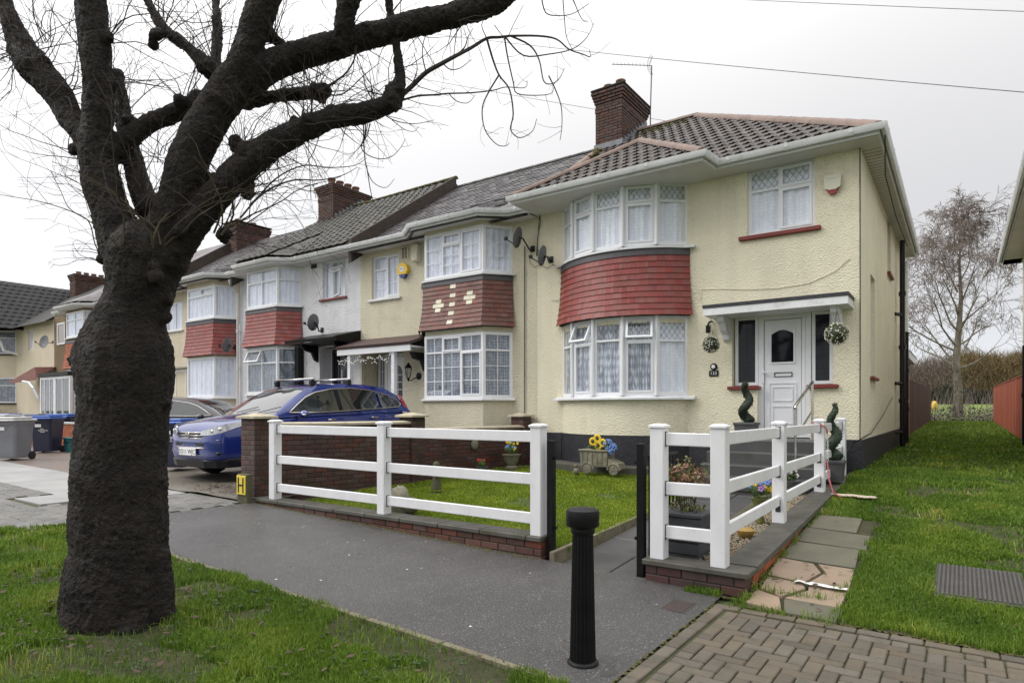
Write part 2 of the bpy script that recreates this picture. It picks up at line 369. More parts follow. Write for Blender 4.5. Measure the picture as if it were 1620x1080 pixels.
# ------------------------------------------------------------------ ground heights
def clamp(x,a=0,b=1): return max(a,min(b,x))
def street(X): return .03*clamp(-1.56-X,0,7)+.013*clamp(-8.5-X,0,12)
def hf(X,Y):
    far=.35*clamp((Y-11.7)/28)
    r=.55*clamp((Y-5.15)/6.5)+far
    a=street(X); t=clamp((Y-5.5)/4.5); q=a+(max(.40,a)-a)*t+far*1.2
    k=clamp((X+1.75)/.3)
    return q*(1-k)+r*k
def patch(name, x0,x1,y0,y1, mat, dz=0, step=.5, zf=None, label=None, inside=None, kind='structure', cat=None, rough=0):
    nx=max(1,int(math.ceil((x1-x0)/step))); ny=max(1,int(math.ceil((y1-y0)/step))); mb=MB(); zf=zf or hf
    for j in range(ny+1):
        for i in range(nx+1):
            x=x0+(x1-x0)*i/nx; y=y0+(y1-y0)*j/ny; z=zf(x,y)+dz
            if rough: z+=rough*noise.noise(Vector((x*1.7,y*1.7,3.3)))+rough*.5*noise.noise(Vector((x*6,y*6,1.3)))
            mb.v.append((x,y,z))
    for j in range(ny):
        for i in range(nx):
            if inside and not inside(x0+(x1-x0)*(i+.5)/nx,y0+(y1-y0)*(j+.5)/ny): continue
            a=j*(nx+1)+i; mb.f.append((a,a+1,a+nx+2,a+nx+1)); mb.m.append(0)
    o=build(mb,name,mat,None,smooth=True,label=label,kind=kind)
    if cat: o['category']=cat
    return o

m_soil=M('verge_soil',(.030,.034,.012),(.055,.048,.02),nscale=5,rough=.95,bump=.5,bscale=40,bdist=.02)
m_field=M('far_field_grass',(.075,.10,.03),(.05,.075,.02),nscale=.5,rough=.95,bump=.4,bscale=8,bdist=.1)
m_asphalt=M('wet_asphalt',(.062,.060,.060),(.090,.087,.086),nscale=1.1,rough=.27,rough2=.42,bump=1,bscale=120,bdist=.014,speck=((.34,.33,.32),95,.60),dirt=((.06,.065,.04),1.2,.60,.8))
m_pale=M('pale_concrete_paving',(.33,.33,.32),(.24,.24,.24),nscale=1.5,rough=.45,rough2=.65,bump=.3,bscale=120)
m_sett=M('grey_paving_sett',(.145,.14,.13),(.105,.10,.092),nscale=3,rough=.42,rough2=.65,bump=.4,bscale=110,rnd=.16,satr=.3)
m_block=M('brown_grey_paving_block',(.135,.112,.082),(.10,.085,.064),nscale=5,rough=.5,rough2=.72,bump=.9,bscale=110,bdist=.012,rnd=.20,satr=.2,speck=((.20,.18,.14),150,.64),dirt=((.06,.068,.03),5,.56,.75))
m_joint=M('mossy_joint_sand',(.065,.075,.022),(.045,.042,.025),nscale=14,rough=.95,bump=.6,bscale=70)
m_path=M('dark_wet_path_slab',(.05,.05,.052),(.075,.075,.075),nscale=2,rough=.35,rough2=.55,bump=.35,bscale=120,bdist=.006,rnd=.12,dirt=((.04,.045,.025),3,.58,.8))
m_slab=M('grey_green_slab',(.13,.12,.085),(.09,.088,.06),nscale=3,rough=.6,bump=.3,bscale=80,rnd=.12,dirt=((.07,.08,.035),5,.55,.8))
m_slabp=M('pinkish_sandstone_slab',(.29,.205,.15),(.23,.18,.12),nscale=3,rough=.6,bump=.3,bscale=80,rnd=.14,dirt=((.17,.16,.07),4,.55,.8))
m_drive=M('worn_drive_concrete',(.16,.145,.12),(.09,.075,.055),nscale=2,rough=.5,rough2=.7,bump=.5,bscale=30,dirt=((.08,.10,.03),3,.55,.75))
m_leaf_litter=M('brown_leaf',(.09,.05,.03),(.05,.03,.02),nscale=8,rough=.7,rnd=.4)

# one sheet to the horizon
xs=[-900,-300,-120,-60]+[-45+i*1.5 for i in range(29)]+[-1.75,-1.45]+[i*1.0 for i in range(0,8)]+[10,16,30,60,120,300,900]
ys=[-900,-300,-100,-30,-10,-4]+[0+i for i in range(0,13)]+[14,17,20,24,28,32,36,40,50,70,120,300,900]
mb=MB()
for y in ys:
    for x in xs: mb.v.append((x,y,hf(x,y)-.05-(.12 if (-7.9<x<-1.7 and 5.4<y<11) else 0)))
nx=len(xs)
for j in range(len(ys)-1):
    for i in range(nx-1): a=j*nx+i; mb.f.append((a,a+1,a+nx+1,a+nx)); mb.m.append(0)
build(mb,'ground',m_field,None,smooth=True,kind='structure')
def verge_in(x,y):
    return (x>-8.55-.35*(2.9-y)) if y>1.6 else True
patch('verge_ground',-11,-1.76,-2.5,3.05,m_soil,dz=-.012,step=.12,kind='structure',rough=.02,inside=lambda x,y: verge_in(x,y))
patch('pavement',-8.4,-1.62,3.1,5.34,m_asphalt,dz=0,step=.4)
patch('pavement',-1.76,-1.62,-2.5,3.1,m_asphalt,dz=0,step=.4)
patch('paving_bed',-1.62,4.5,1.2,5.12,m_joint,dz=-.018,step=.5)
patch('side_grass_ground',-1.42,1.25,5.12,45,m_soil,dz=-.01,step=.25,rough=.02)
patch('pavement_strip',-32,-10.05,3.85,5.2,m_pale,dz=0,step=.7)
patch('paving_bed',-15,-8.4,1.3,3.85,m_joint,dz=-.02,step=.5)
patch('paving_bed',-10.05,-8.4,3.85,5.3,m_joint,dz=-.02,step=.5)
patch('driveway',-13.2,-8.4,5.30,11.5,m_drive,dz=-.002,step=.3,rough=.025)
m_sett_far=M('far_setts',(.20,.16,.13),(.15,.125,.105),nscale=1.5,rough=.45,rough2=.6)
_t=m_sett_far.node_tree; _b=_t.nodes['Principled BSDF']; _br=_t.nodes.new('ShaderNodeTexBrick'); _g=_t.nodes.new('ShaderNodeNewGeometry'); _t.links.new(_g.outputs['Position'],_br.inputs['Vector'])
_br.inputs['Scale'].default_value=4.5; _br.inputs['Color1'].default_value=(.21,.15,.12,1); _br.inputs['Color2'].default_value=(.15,.125,.11,1); _br.inputs['Mortar'].default_value=(.07,.065,.05,1); _br.inputs['Mortar Size'].default_value=.03
_t.links.new(_br.outputs[0],_b.inputs['Base Color'])
patch('driveway',-40,-13.25,5.22,11.6,m_sett_far,dz=-.004,step=.7)
patch('pavement_strip',-40,-15,1.0,3.83,m_sett_far,dz=-.003,step=.7)
m_edge=M('concrete_edging',(.20,.18,.12),(.14,.12,.08),nscale=6,rough=.8,bump=.4,bscale=60,dirt=((.06,.055,.03),7,.5,.7))
mb=MB()
x=-8.2
while x<-1.9:
    x2=x+.9; mb.T=None
    mb.add([(x,3.045,street(x)-.05),(x2,3.045,street(x2)-.05),(x2,3.095,street(x2)-.05),(x,3.095,street(x)-.05),(x,3.045,street(x)+.012),(x2,3.045,street(x2)+.012),(x2,3.095,street(x2)+.012),(x,3.095,street(x)+.012)],[(0,3,2,1),(4,5,6,7),(0,1,5,4),(1,2,6,5),(2,3,7,6),(3,0,4,7)])
    x=x2+.012
build(mb,'kerb_edging',m_edge,None,kind='structure')

# block paving in the foreground, 90 degree herringbone
paveroot=bpy.data.objects.new('block_driveway',None); COL.objects.link(paveroot); paveroot['kind']='structure'; ORG['block_driveway']=Vector((0,0,0))
blkm=[mesh_of('paving_block',MB().cbox(-.0955,.0955,-.0455,.0455,-.03,.0,.005+.0015*i),m_block) for i in range(3)]
pc=Pieces(paveroot,'paving_block',300); halfm=mesh_of('paving_block',MB().cbox(-.0465,.0465,-.0465,.0465,-.03,.0,.005),m_block)
ex0,ey1=-1.60,5.08
rows=int(.9/.1)
for i in range(-2,26):
    for j in range(-2,27):
        k=(i-j)%4
        if k==0: cx,cy,a=ex0+.22+(i+1)*.1,ey1-.13-(j+.5)*.1,0
        elif k==3: cx,cy,a=ex0+.22+(i+.5)*.1,ey1-.13-(j+1)*.1,PI/2
        else: continue
        if k==0: cells=[(ex0+.22+(i+.5)*.1,cy),(ex0+.22+(i+1.5)*.1,cy)]
        else: cells=[(cx,ey1-.13-(j+.5)*.1),(cx,ey1-.13-(j+1.5)*.1)]
        ins_=[c for c in cells if ex0+.09<c[0]<.98 and 2.5<c[1]<ey1-.09]
        if len(ins_)==1:
            pc.add(halfm,Matrix.Translation((ins_[0][0],ins_[0][1],random.uniform(-.004,.003)))); continue
        if not ins_: continue
        M4=Matrix.Translation((cx,cy,random.uniform(-.004,.003)))@Matrix.Rotation(a+random.uniform(-.012,.012),4,'Z')@Matrix.Rotation(random.uniform(-.012,.012),4,'X')
        pc.add(random.choice(blkm),M4)
for q in range(12):                                    # edging course along the grass and along the asphalt
    pc.add(random.choice(blkm),Matrix.Translation((ex0+.1+q*.2,ey1-.045,random.uniform(-.002,.003)))@Matrix.Rotation(random.uniform(-.02,.02),4,'Z'))
for q in range(12):
    pc.add(random.choice(blkm),Matrix.Translation((ex0+.045,ey1-.19-q*.2,random.uniform(-.002,.003)))@Matrix.Rotation(PI/2+random.uniform(-.02,.02),4,'Z'))
pc.done()
# setts to the left
settroot=bpy.data.objects.new('sett_pavement',None); COL.objects.link(settroot); settroot['kind']='structure'; ORG['sett_pavement']=Vector((0,0,0))
stm=[mesh_of('sett',MB().cbox(-.116,.116,-.072,.072,-.03,.0,.006+.002*i),m_sett) for i in range(2)]
ps=Pieces(settroot,'sett',300)
j=0; y=1.5
slabc=at(78,790,Z=street(-10.5))
while y<5.3:
    x=-14.9+(.12 if j%2 else 0)
    while x<-8.45:
        ok=(y<3.85 or x>-10.0)
        if ok and not (abs(x-slabc.x)<.62 and abs(y-slabc.y)<.36) and not (x>-8.55-.35*(2.9-y) and y<3.05):
            ps.add(random.choice(stm),Matrix.Translation((x,y,street(x)+random.uniform(-.003,.004)))@Matrix.Rotation(random.uniform(-.015,.015),4,'Z')@Matrix.Rotation(.02+random.uniform(-.01,.01),4,'Y'))
        x+=.24
    y+=.152; j+=1
ps.done()
mb=MB(); mb.cbox(slabc.x-.5,slabc.x+.5,slabc.y-.27,slabc.y+.27,street(slabc.x)-.05,street(slabc.x)+.006,.004)
build(mb,'inspection_slab',m_pale,None,label='pale rectangular concrete slab set in the grey setts beside the tree trunk',cat='paving slab')

# ------------------------------------------------------------------ house building
Z_SILL1,Z_SILL0=4.64,1.79
def wall_holes(mb, x0,x1,z0,z1,Y,holes,depth=.14,reveal=True):
    # front-facing wall sheet at Y with reveals running inwards
    xs=sorted({x0,x1,*[h[0] for h in holes],*[h[1] for h in holes]}); zs=sorted({z0,z1,*[h[2] for h in holes],*[h[3] for h in holes]})
    for i in range(len(xs)-1):
        for j in range(len(zs)-1):
            cx=(xs[i]+xs[i+1])/2; cz=(zs[j]+zs[j+1])/2
            if any(h[0]<cx<h[1] and h[2]<cz<h[3] for h in holes): continue
            mb.quad((xs[i],Y,zs[j]),(xs[i+1],Y,zs[j]),(xs[i+1],Y,zs[j+1]),(xs[i],Y,zs[j+1]))
    for a,b,c,d in holes if reveal else holes[:1]:
        e=Y+depth
        mb.quad((a,Y,c),(a,Y,d),(a,e,d),(a,e,c)); mb.quad((b,Y,d),(b,Y,c),(b,e,c),(b,e,d))
        mb.quad((a,Y,d),(b,Y,d),(b,e,d),(a,e,d)); mb.quad((b,Y,c),(a,Y,c),(a,e,c),(b,e,c))
def basis(P0,P1):
    P0=Vector(P0);P1=Vector(P1); t=(P1-P0); t.z=0; wd=t.length; t.normalize(); inw=Vector((-t.y,t.x,0))
    return Matrix(((t.x,inw.x,0,P0.x),(t.y,inw.y,0,P0.y),(0,0,1,P0.z),(0,0,0,1))),wd
def ringb(mb,x0,x1,z0,z1,w,y0,y1):
    mb.box(x0,x1,y0,y1,z0,z0+w); mb.box(x0,x1,y0,y1,z1-w,z1); mb.box(x0,x0+w,y0,y1,z0+w,z1-w); mb.box(x1-w,x1,y0,y1,z0+w,z1-w)
def window(root, P0, P1, z0, z1, cells, curtain=m_lace, frame=m_upvc, edge=.028, inset=.03, room=True, folds=9, cover=(0,1), cdepth=.06):
    """cells: (u0,u1,v0,v1,style) as fractions; style letters: o opening sash, L diamond leading, G3x4 glazing bars, U sash hinged open"""
    P0=Vector((P0[0],P0[1],0)); P1=Vector((P1[0],P1[1],0)); T,W=basis(P0,P1); H=z1-z0
    T=T@Matrix.Translation((0,inset,z0)); f=MB(); f.T=T; ringb(f,0,W,0,H,edge,0,.07)
    panes=[];sash=[];lead=[];bars=[];openers=[]
    iw,ih=W-2*edge,H-2*edge
    for (u0,u1,v0,v1,st) in cells:
        x0,x1,c0,c1=edge+u0*iw,edge+u1*iw,edge+v0*ih,edge+v1*ih
        ringb(f,x0,x1,c0,c1,.02,.004,.066)
        x0+=.02;x1-=.02;c0+=.02;c1-=.02; TT=T
        if 'U' in st: TT=T@Matrix.Translation((0,0,c1))@Matrix.Rotation(math.radians(-24),4,'X')@Matrix.Translation((0,0,-c1))
        if 'R' in st: TT=T@Matrix.Translation((x0,0,0))@Matrix.Rotation(math.radians(-20),4,'Z')@Matrix.Translation((-x0,0,0))
        if 'o' in st or 'U' in st or 'R' in st:
            s=MB(); s.T=TT; ringb(s,x0-.006,x1+.006,c0-.006,c1+.006,.04,-.012,.045); sash.append(s); x0+=.034;x1-=.034;c0+=.034;c1-=.034
        g=MB(); g.T=TT; g.box(x0-.003,x1+.003,.026,.032,c0-.003,c1+.003); panes.append(g)
        if 'L' in st:
            q=MB(); q.T=TT; sx=.105; sz=.15; hw=.0035
            n=int((x1-x0)/sx+(c1-c0)/sz)+3
            for sgn in (1,-1):
                for k in range(-n,n):
                    # line x = xa + sgn*(z-c0)*sx/sz
                    pts=[]
                    xa=(x0+x1)/2+(k+.5)*sx - (0 if sgn>0 else 0)
                    za0,za1=c0,c1; r=sgn*sx/sz
                    xb0=xa; xb1=xa+r*(c1-c0)
                    # clip in x
                    t0,t1=0.,1.
                    dx=xb1-xb0
                    for lim,sg in ((x0,1),(x1,-1)):
                        a0=(xb0-lim)*sg; a1=(xb1-lim)*sg
                        if a0<0 and a1<0: t0=2
                        elif a0<0: t0=max(t0,a0/(a0-a1))
                        elif a1<0: t1=min(t1,a0/(a0-a1))
                    if t0>=t1: continue
                    A=(xb0+dx*t0,c0+(c1-c0)*t0); B=(xb0+dx*t1,c0+(c1-c0)*t1)
                    yy=.022 if sgn>0 else .0235
                    q.quad((A[0]-hw,yy,A[1]),(A[0]+hw,yy,A[1]),(B[0]+hw,yy,B[1]),(B[0]-hw,yy,B[1]))
            lead.append(q)
        if 'G' in st:
            gx,gz=[int(a) for a in st[st.index('G')+1:].split('x')][:2]; q=MB(); q.T=TT
            for k in range(1,gx): xx=x0+(x1-x0)*k/gx; q.box(xx-.008,xx+.008,.018,.026,c0,c1)
            for k in range(1,gz): zz=c0+(c1-c0)*k/gz; q.box(x0,x1,.0165,.025,zz-.008,zz+.008)
            bars.append(q)
    fo=build(f,'window',frame,root)
    for g in panes: build(g,'pane',m_glass,fo)
    for g in sash: build(g,'sash',frame,fo)
    for g in lead: build(g,'leading',m_lead,fo)
    for g in bars: build(g,'glazing_bar',frame,fo)
    if curtain is not None:
        c=MB(); c.T=T; n=max(8,int(W*40)); a0=edge+.0+cover[0]*iw; a1=edge+cover[1]*iw; ph=random.uniform(0,6)
        for k in range(n+1):
            x=a0+(a1-a0)*k/n; y=cdepth+.016*math.sin(x*48+ph+2*math.sin(x*5))+.012*math.sin(x*21+1.3*ph)
            c.v.append(tuple(T@Vector((x,y,.01)))); c.v.append(tuple(T@Vector((x,y*.9+.01,H-.03))))
        for k in range(n): a=2*k; c.f.append((a,a+2,a+3,a+1)); c.m.append(0)
        c.T=None; build(c,'net_curtain',curtain,fo,smooth=True)
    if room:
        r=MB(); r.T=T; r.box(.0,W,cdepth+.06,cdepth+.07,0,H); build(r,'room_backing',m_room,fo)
    return fo
GUT=[(0,0),(.01,-.055),(.035,-.095),(.075,-.095),(.10,-.055),(.11,0),(.10,0),(.09,-.05),(.07,-.083),(.04,-.083),(.02,-.05),(.01,0)]
def gutter(root, path, mat=m_upvc_d, fas=.12, brackets=True):
    """path from left to right seen from the street; outward is towards the street"""
    g=MB(); g.sweep(path,[(a+.022,b) for a,b in GUT]); go=build(g,'gutter',mat,root,smooth=40)
    f=MB(); f.sweep(path,[(0,-fas-.02),(.02,-fas-.02),(.02,.01),(0,.01)]); build(f,'fascia',mat,root)
    if brackets:
        b=MB()
        for i in range(len(path)-1):
            A=Vector(path[i]);B=Vector(path[i+1]); n=int((B-A).length/.95)
            d=(B-A).normalized()
            for k in range(n+1):
                p=A+d*(.25+k*.95)
                if (p-A).length>(B-A).length-.1: continue
                b.sweep([p-d*.03,p+d*.03],[(a*1.1+.018,bb*1.12+.006) for a,bb in GUT[:6]])
        build(b,'gutter_bracket',mat,go)
def skirt(root, pts, z0, z1, courses, tw, mat, flare=.11, band=.14, special=None, sillmat=m_greytile, piece='tile', limit=300):
    """hung tiles on a bay: pts plan polyline left to right; z1 top; flares outward towards z0; every tile is a piece"""
    P=[Vector((p[0],p[1],0)) for p in pts]; seg=[(P[i+1]-P[i]).length for i in range(len(P)-1)]; tot=sum(seg)
    # backing
    b=MB(); b.sweep([p for p in P],[(0-.02,z0),(flare-.03,z0),(.03,z0+(z1-z0)*.45),(.0,z1),(-.03,z1)]); build(b,'bay_panel',M_backing,root)
    u=MB(); u.sweep(P,[(.0,z1-band),(.045,z1-band),(.035,z1),(.0,z1)]); build(u,'top_course',sillmat,root)
    c0=z1-band; gauge=(c0-z0)/courses
    def off(z): 
        t=(c0-z)/(c0-z0); return .012+flare*t**2.2
    meshes={}
    pcs=Pieces(root,piece,limit)
    for c in range(courses):
        zt=c0-c*gauge; zb=zt-gauge; o_b=off(zb)+.016; o_t=off(zt)+.0
        tilt=math.atan2(o_b-o_t,gauge)
        for i in range(len(P)-1):
            d=(P[i+1]-P[i]).normalized(); nrm=Vector((d.y,-d.x,0)); L_=seg[i]
            # widen segments at outward corners with flare
            ext=0
            if len(P)<=4:
                if i<len(P)-2: ext=o_b*math.tan(d.angle((P[i+2]-P[i+1]).normalized())/2)
                ext0=o_b*math.tan(d.angle((P[i]-P[i-1]).normalized())/2) if i>0 else 0
            else: ext=ext0=o_b*.09
            s=-ext0+((-.5*tw) if c%2 else 0)
            while s<L_+ext-.01:
                a=max(s,-ext0); e=min(s+tw,L_+ext); s+=tw
                if e-a<.02: continue
                w=round(e-a-.003,3); key=round(w,3)
                if key not in meshes:
                    hh=gauge+.03
                    meshes[key]=mesh_of(piece,MB().box(-w/2,w/2,-.013,0,-hh*.0,hh),mat)
                m4=Matrix(((d.x,-nrm.x,0,0),(d.y,-nrm.y,0,0),(0,0,1,0),(0,0,0,1)))
                pos=P[i]+d*((a+e)/2)+nrm*(o_b)+Vector((0,0,zb+random.uniform(-.003,.003)))
                me=meshes[key]
                if special:
                    sp_=special(c,i,((a+e)/2)/L_)
                    if sp_ is not None:
                        k2=(key,sp_.name)
                        if k2 not in meshes: m_=me.copy(); m_.materials[0]=sp_; meshes[k2]=m_
                        me=meshes[k2]
                pcs.add(me,Matrix.Translation(pos)@m4@Matrix.Rotation(-tilt+random.uniform(-.01,.01),4,'X'))
    pcs.done()
M_backing=M('bay_backing',(.03,.02,.02),rough=.9)
def tiles_on_plane(root, O, ux, uy, region, tw, gauge, meshes, limit, name='roof_tile', jit=.004, bond=.5, crop=None):
    """O origin at eave, ux unit along eave, uy unit up slope; region(u,v) true where tiled (tested at tile centre)"""
    O=Vector(O); ux=Vector(ux).normalized(); uy=Vector(uy).normalized(); n=ux.cross(uy).normalized()
    if n.z<0: n=-n
    pcs=Pieces(root,name,limit); v=0;r=0
    R4=Matrix(((ux.x,uy.x,n.x,0),(ux.y,uy.y,n.y,0),(ux.z,uy.z,n.z,0),(0,0,0,1)))
    (u0,u1,v1)=crop
    while v<v1:
        u=u0+(tw*bond if r%2 else 0)
        while u<u1:
            if region(u+tw/2,v+gauge*.5):
                pcs.add(random.choice(meshes),Matrix.Translation(O+ux*(u+tw/2)+uy*(v+random.uniform(-jit,jit))+n*.012)@R4@Matrix.Rotation(random.uniform(-jit,jit)*2,4,'Z'))
            u+=tw
        v+=gauge; r+=1
    pcs.done()
def brick_face(root, P0, d, length, z0, z1, thick, mat, mort, nrm=None, gauge=.075, bl=.225, limit=300, pcs=None, header_ends=True, name='brick', zslope=0, inset=.008, core=True):
    """a wall run: mortar core with every stretcher a brick proud of it, seen from both faces"""
    P0=Vector(P0); d=Vector(d).normalized(); nn=Vector((d.y,-d.x,0)); own=pcs is None
    if own: pcs=Pieces(root,name,limit)
    if core:
        c=MB(); a=P0+d*inset; b=P0+d*(length-inset); t=thick/2-inset
        c.add([a+nn*t+Vector((0,0,z0)),b+nn*t+Vector((0,0,z0)),b-nn*t+Vector((0,0,z0)),a-nn*t+Vector((0,0,z0)),
               a+nn*t+Vector((0,0,z1)),b+nn*t+Vector((0,0,z1+zslope)),b-nn*t+Vector((0,0,z1+zslope)),a-nn*t+Vector((0,0,z1))],
              [(0,3,2,1),(4,5,6,7),(0,1,5,4),(1,2,6,5),(2,3,7,6),(3,0,4,7)])
        build(c,'mortar_core',mort,root)
    ang=math.atan2(d.y,d.x); rows=int(round((z1-z0)/gauge)); gauge=(z1-z0)/max(1,rows); cache={}
    for r in range(rows+(int(abs(zslope)/gauge) if zslope else 0)):
        s=-(bl/2 if r%2 else 0)
        while s<length-.01:
            a=max(s,0);e=min(s+bl,length); s+=bl
            zc_=z0+(r+.5)*gauge
            if zslope and zc_>z1+zslope*((a+e)/2)/length: continue
            w=round(e-a-.010,3)
            if w<.03: continue
            k=w
            if k not in cache: cache[k]=mesh_of(name,MB().cbox(-w/2,w/2,-thick/2,thick/2,-(gauge-.010)/2,(gauge-.010)/2,.004),mat)
            p=P0+d*((a+e)/2)+Vector((0,0,zc_))+nn*random.uniform(-.003,.003)
            pcs.add(cache[k],Matrix.Translation(p)@Matrix.Rotation(ang+random.uniform(-.006,.006),4,'Z'))
    if own: pcs.done()
    return pcs
PITCH=.685
UY=Vector((0,1,PITCH)).normalized()
# ================================================================== HOUSE 1 (cream, bowed bay, canopy door)
X1L,X1R,YF,YB=-7.63,-1.33,11.7,20.6
h1=E('house',(-4.5,11.7,.35),'cream roughcast end house with a curved red tiled bay and a white front door','house','houses of the terrace')
w=MB()
wall_holes(w,X1L,X1R,1.06,5.98,YF,[(-3.13,-2.02,4.65,5.85),(-3.40,-1.74,1.97,3.24),(-2.96,-2.10,1.06,1.97)],depth=.15,reveal=False)
for (p,q) in (((-3.40,1.97),(-3.40,3.24)),((-3.40,3.24),(-1.74,3.24)),((-1.74,3.24),(-1.74,1.97)),((-1.74,1.97),(-2.10,1.97)),((-2.10,1.97),(-2.10,1.06)),((-2.96,1.06),(-2.96,1.97)),((-2.96,1.97),(-3.40,1.97))): w.quad((p[0],YF,p[1]),(q[0],YF,q[1]),(q[0],YF+.15,q[1]),(p[0],YF+.15,p[1]))
# side wall with two narrow window recesses
def sidewall(mb,X,y0,y1,z0,z1,holes,dep=.12):
    ys=sorted({y0,y1,*[h[0] for h in holes],*[h[1] for h in holes]}); zs=sorted({z0,z1,*[h[2] for h in holes],*[h[3] for h in holes]})
    for i in range(len(ys)-1):
        for j in range(len(zs)-1):
            cy=(ys[i]+ys[i+1])/2; cz=(zs[j]+zs[j+1])/2
            if any(h[0]<cy<h[1] and h[2]<cz<h[3] for h in holes): continue
            mb.quad((X,ys[i],zs[j]),(X,ys[i+1],zs[j]),(X,ys[i+1],zs[j+1]),(X,ys[i],zs[j+1]))
    for a,b,c,d in holes:
        e=X-dep
        mb.quad((X,a,c),(X,a,d),(e,a,d),(e,a,c)); mb.quad((X,b,d),(X,b,c),(e,b,c),(e,b,d)); mb.quad((X,a,d),(X,b,d),(e,b,d),(e,a,d)); mb.quad((X,b,c),(X,a,c),(e,a,c),(e,b,c))
sh=[at(1377,600,X=X1R).y,at(1388,600,X=X1R).y]
sidewall(w,X1R,YF,YB,1.06,5.98,[(13.0,13.7,2.15,4.0),(16.2,17.0,4.6,5.9)])
build(w,'wall',m_cream,h1)
w=MB(); w.quad((X1R,YB,.3),(X1L,YB,.3),(X1L,YB,5.98),(X1R,YB,5.98)); build(w,'rear_wall',m_cream,h1)
for a,b,c,d in [(13.0,13.7,2.15,4.0),(16.2,17.0,4.6,5.9)]:
    window(h1,(X1R-.05,a,0),(X1R-.05,b,0),c,d,[(0,1,0,1,'')],curtain=m_netdk,inset=.03)
mb=MB(); mb.cbox(X1R-.12,X1R+.07,12.93,13.77,2.09,2.15,.01); build(mb,'sill',m_red_sill,h1)
mb=MB(); mb.cbox(X1R-.12,X1R+.07,16.13,17.07,4.54,4.6,.01); build(mb,'sill',m_red_sill,h1)
# bow
BC=Vector((-5.6,12.88,0)); BR=1.83
def bow(deg,r=BR): a=math.radians(deg); return Vector((BC.x+r*math.sin(a),BC.y-r*math.cos(a),0))
angs=[-50+4*i for i in range(26)]
for o_,za,zb in ((-.02,1.06,1.80),(-.05,3.2,4.6)):
    bw=MB(); bw.sweep([bow(a,BR+o_) for a in angs],[(-.1,za),(0,za),(0,zb),(-.1,zb)]); build(bw,'bay_wall',m_cream,h1,smooth=30)
pl=MB(); pl.sweep([bow(a,BR+.005) for a in angs],[(-.1,.1),(0,.1),(0,1.055),(-.1,1.055)])
pl.quad((X1L,YF-.02,.1),(bow(-50).x,YF-.02,.1),(bow(-50).x,YF-.02,1.05),(X1L,YF-.02,1.05)); 
pl.quad((bow(50).x,YF-.02,.1),(X1R+.02,YF-.02,.1),(X1R+.02,YF-.02,1.055),(bow(50).x,YF-.02,1.055))
pl.quad((X1L,YF-.02,1.05),(X1R+.02,YF-.02,1.05),(X1R+.02,YF+.02,1.06),(X1L,YF+.02,1.06))
pl.quad((X1R+.02,YF-.02,.1),(X1R+.02,YB,.1),(X1R+.02,YB,1.055),(X1R+.02,YF-.02,1.055)); pl.quad((X1R+.02,YF-.02,1.055),(X1R+.02,YB,1.055),(X1R-.01,YB,1.06),(X1R-.01,YF-.02,1.06))
build(pl,'plinth',m_black_plinth,h1)
sty_up=[[(0,1,0,.66,''),(0,1,.66,1,'')],[(0,1,0,.70,'o'),(0,1,.70,1,'o')],[(0,1,0,.70,''),(0,1,.70,1,'L')],[(0,1,0,.70,'o'),(0,1,.70,1,'oL')],[(0,1,0,.72,''),(0,1,.72,1,'L')]]
sty_dn=[[(0,1,0,.70,''),(0,1,.70,1,'')],[(0,1,0,.70,'o'),(0,1,.70,1,'UL')],[(0,1,0,.72,''),(0,1,.72,1,'L')],[(0,1,0,.70,'o'),(0,1,.70,1,'UL')],[(0,1,0,.70,''),(0,1,.70,1,'L')]]
for k in range(5):
    a0,a1=-50+20*k,-30+20*k
    P0,P1=bow(a0,BR-.02),bow(a1,BR-.02)
    window(h1,P0,P1,Z_SILL1+.03,5.86,sty_up[k],curtain=m_lace,edge=.05,inset=.0)
    window(h1,P0,P1,Z_SILL0+.03,3.34,sty_dn[k],curtain=m_lace2 if k<4 else m_lace,edge=.05,inset=.0)
    if k:                                               # mullion covers at the joints
        for z0,z1 in ((Z_SILL1+.03,5.86),(Z_SILL0+.03,3.34)):
            p=bow(a0,BR); t=MB(); t.tube([(p.x,p.y,z0),(p.x,p.y,z1)],.035,8); build(t,'mullion',m_upvc,h1,smooth=30)
for z,r in ((Z_SILL1,.06),(Z_SILL0,.09)):
    s=MB(); s.sweep([Vector((bow(-50).x-.12,YF-.03,z))]+[bow(a)+Vector((0,0,z)) for a in angs[1:-1]]+[Vector((bow(50).x+.12,YF-.03,z))],[(-.08,-.03),(r,-.045),(r,-.01),(-.05,.03)]); build(s,'sill',m_upvc_d,h1)
skirt(h1,[bow(-50+5*i,BR-.01) for i in range(21)],3.33,4.60,10,.20,m_redtile,flare=.10,band=.13)
# upper bedroom window, with red sill
window(h1,(-3.13,YF,0),(-2.02,YF,0),4.66,5.84,[(0,.48,0,.68,''),(0,.48,.68,1,'L'),(.48,1,0,.66,'o'),(.48,1,.66,1,'oL')],curtain=m_lace,edge=.04,inset=.05)
s=MB(); s.cbox(-3.27,-1.92,YF-.07,YF+.1,4.58,4.655,.012); build(s,'sill',m_red_sill,h1)
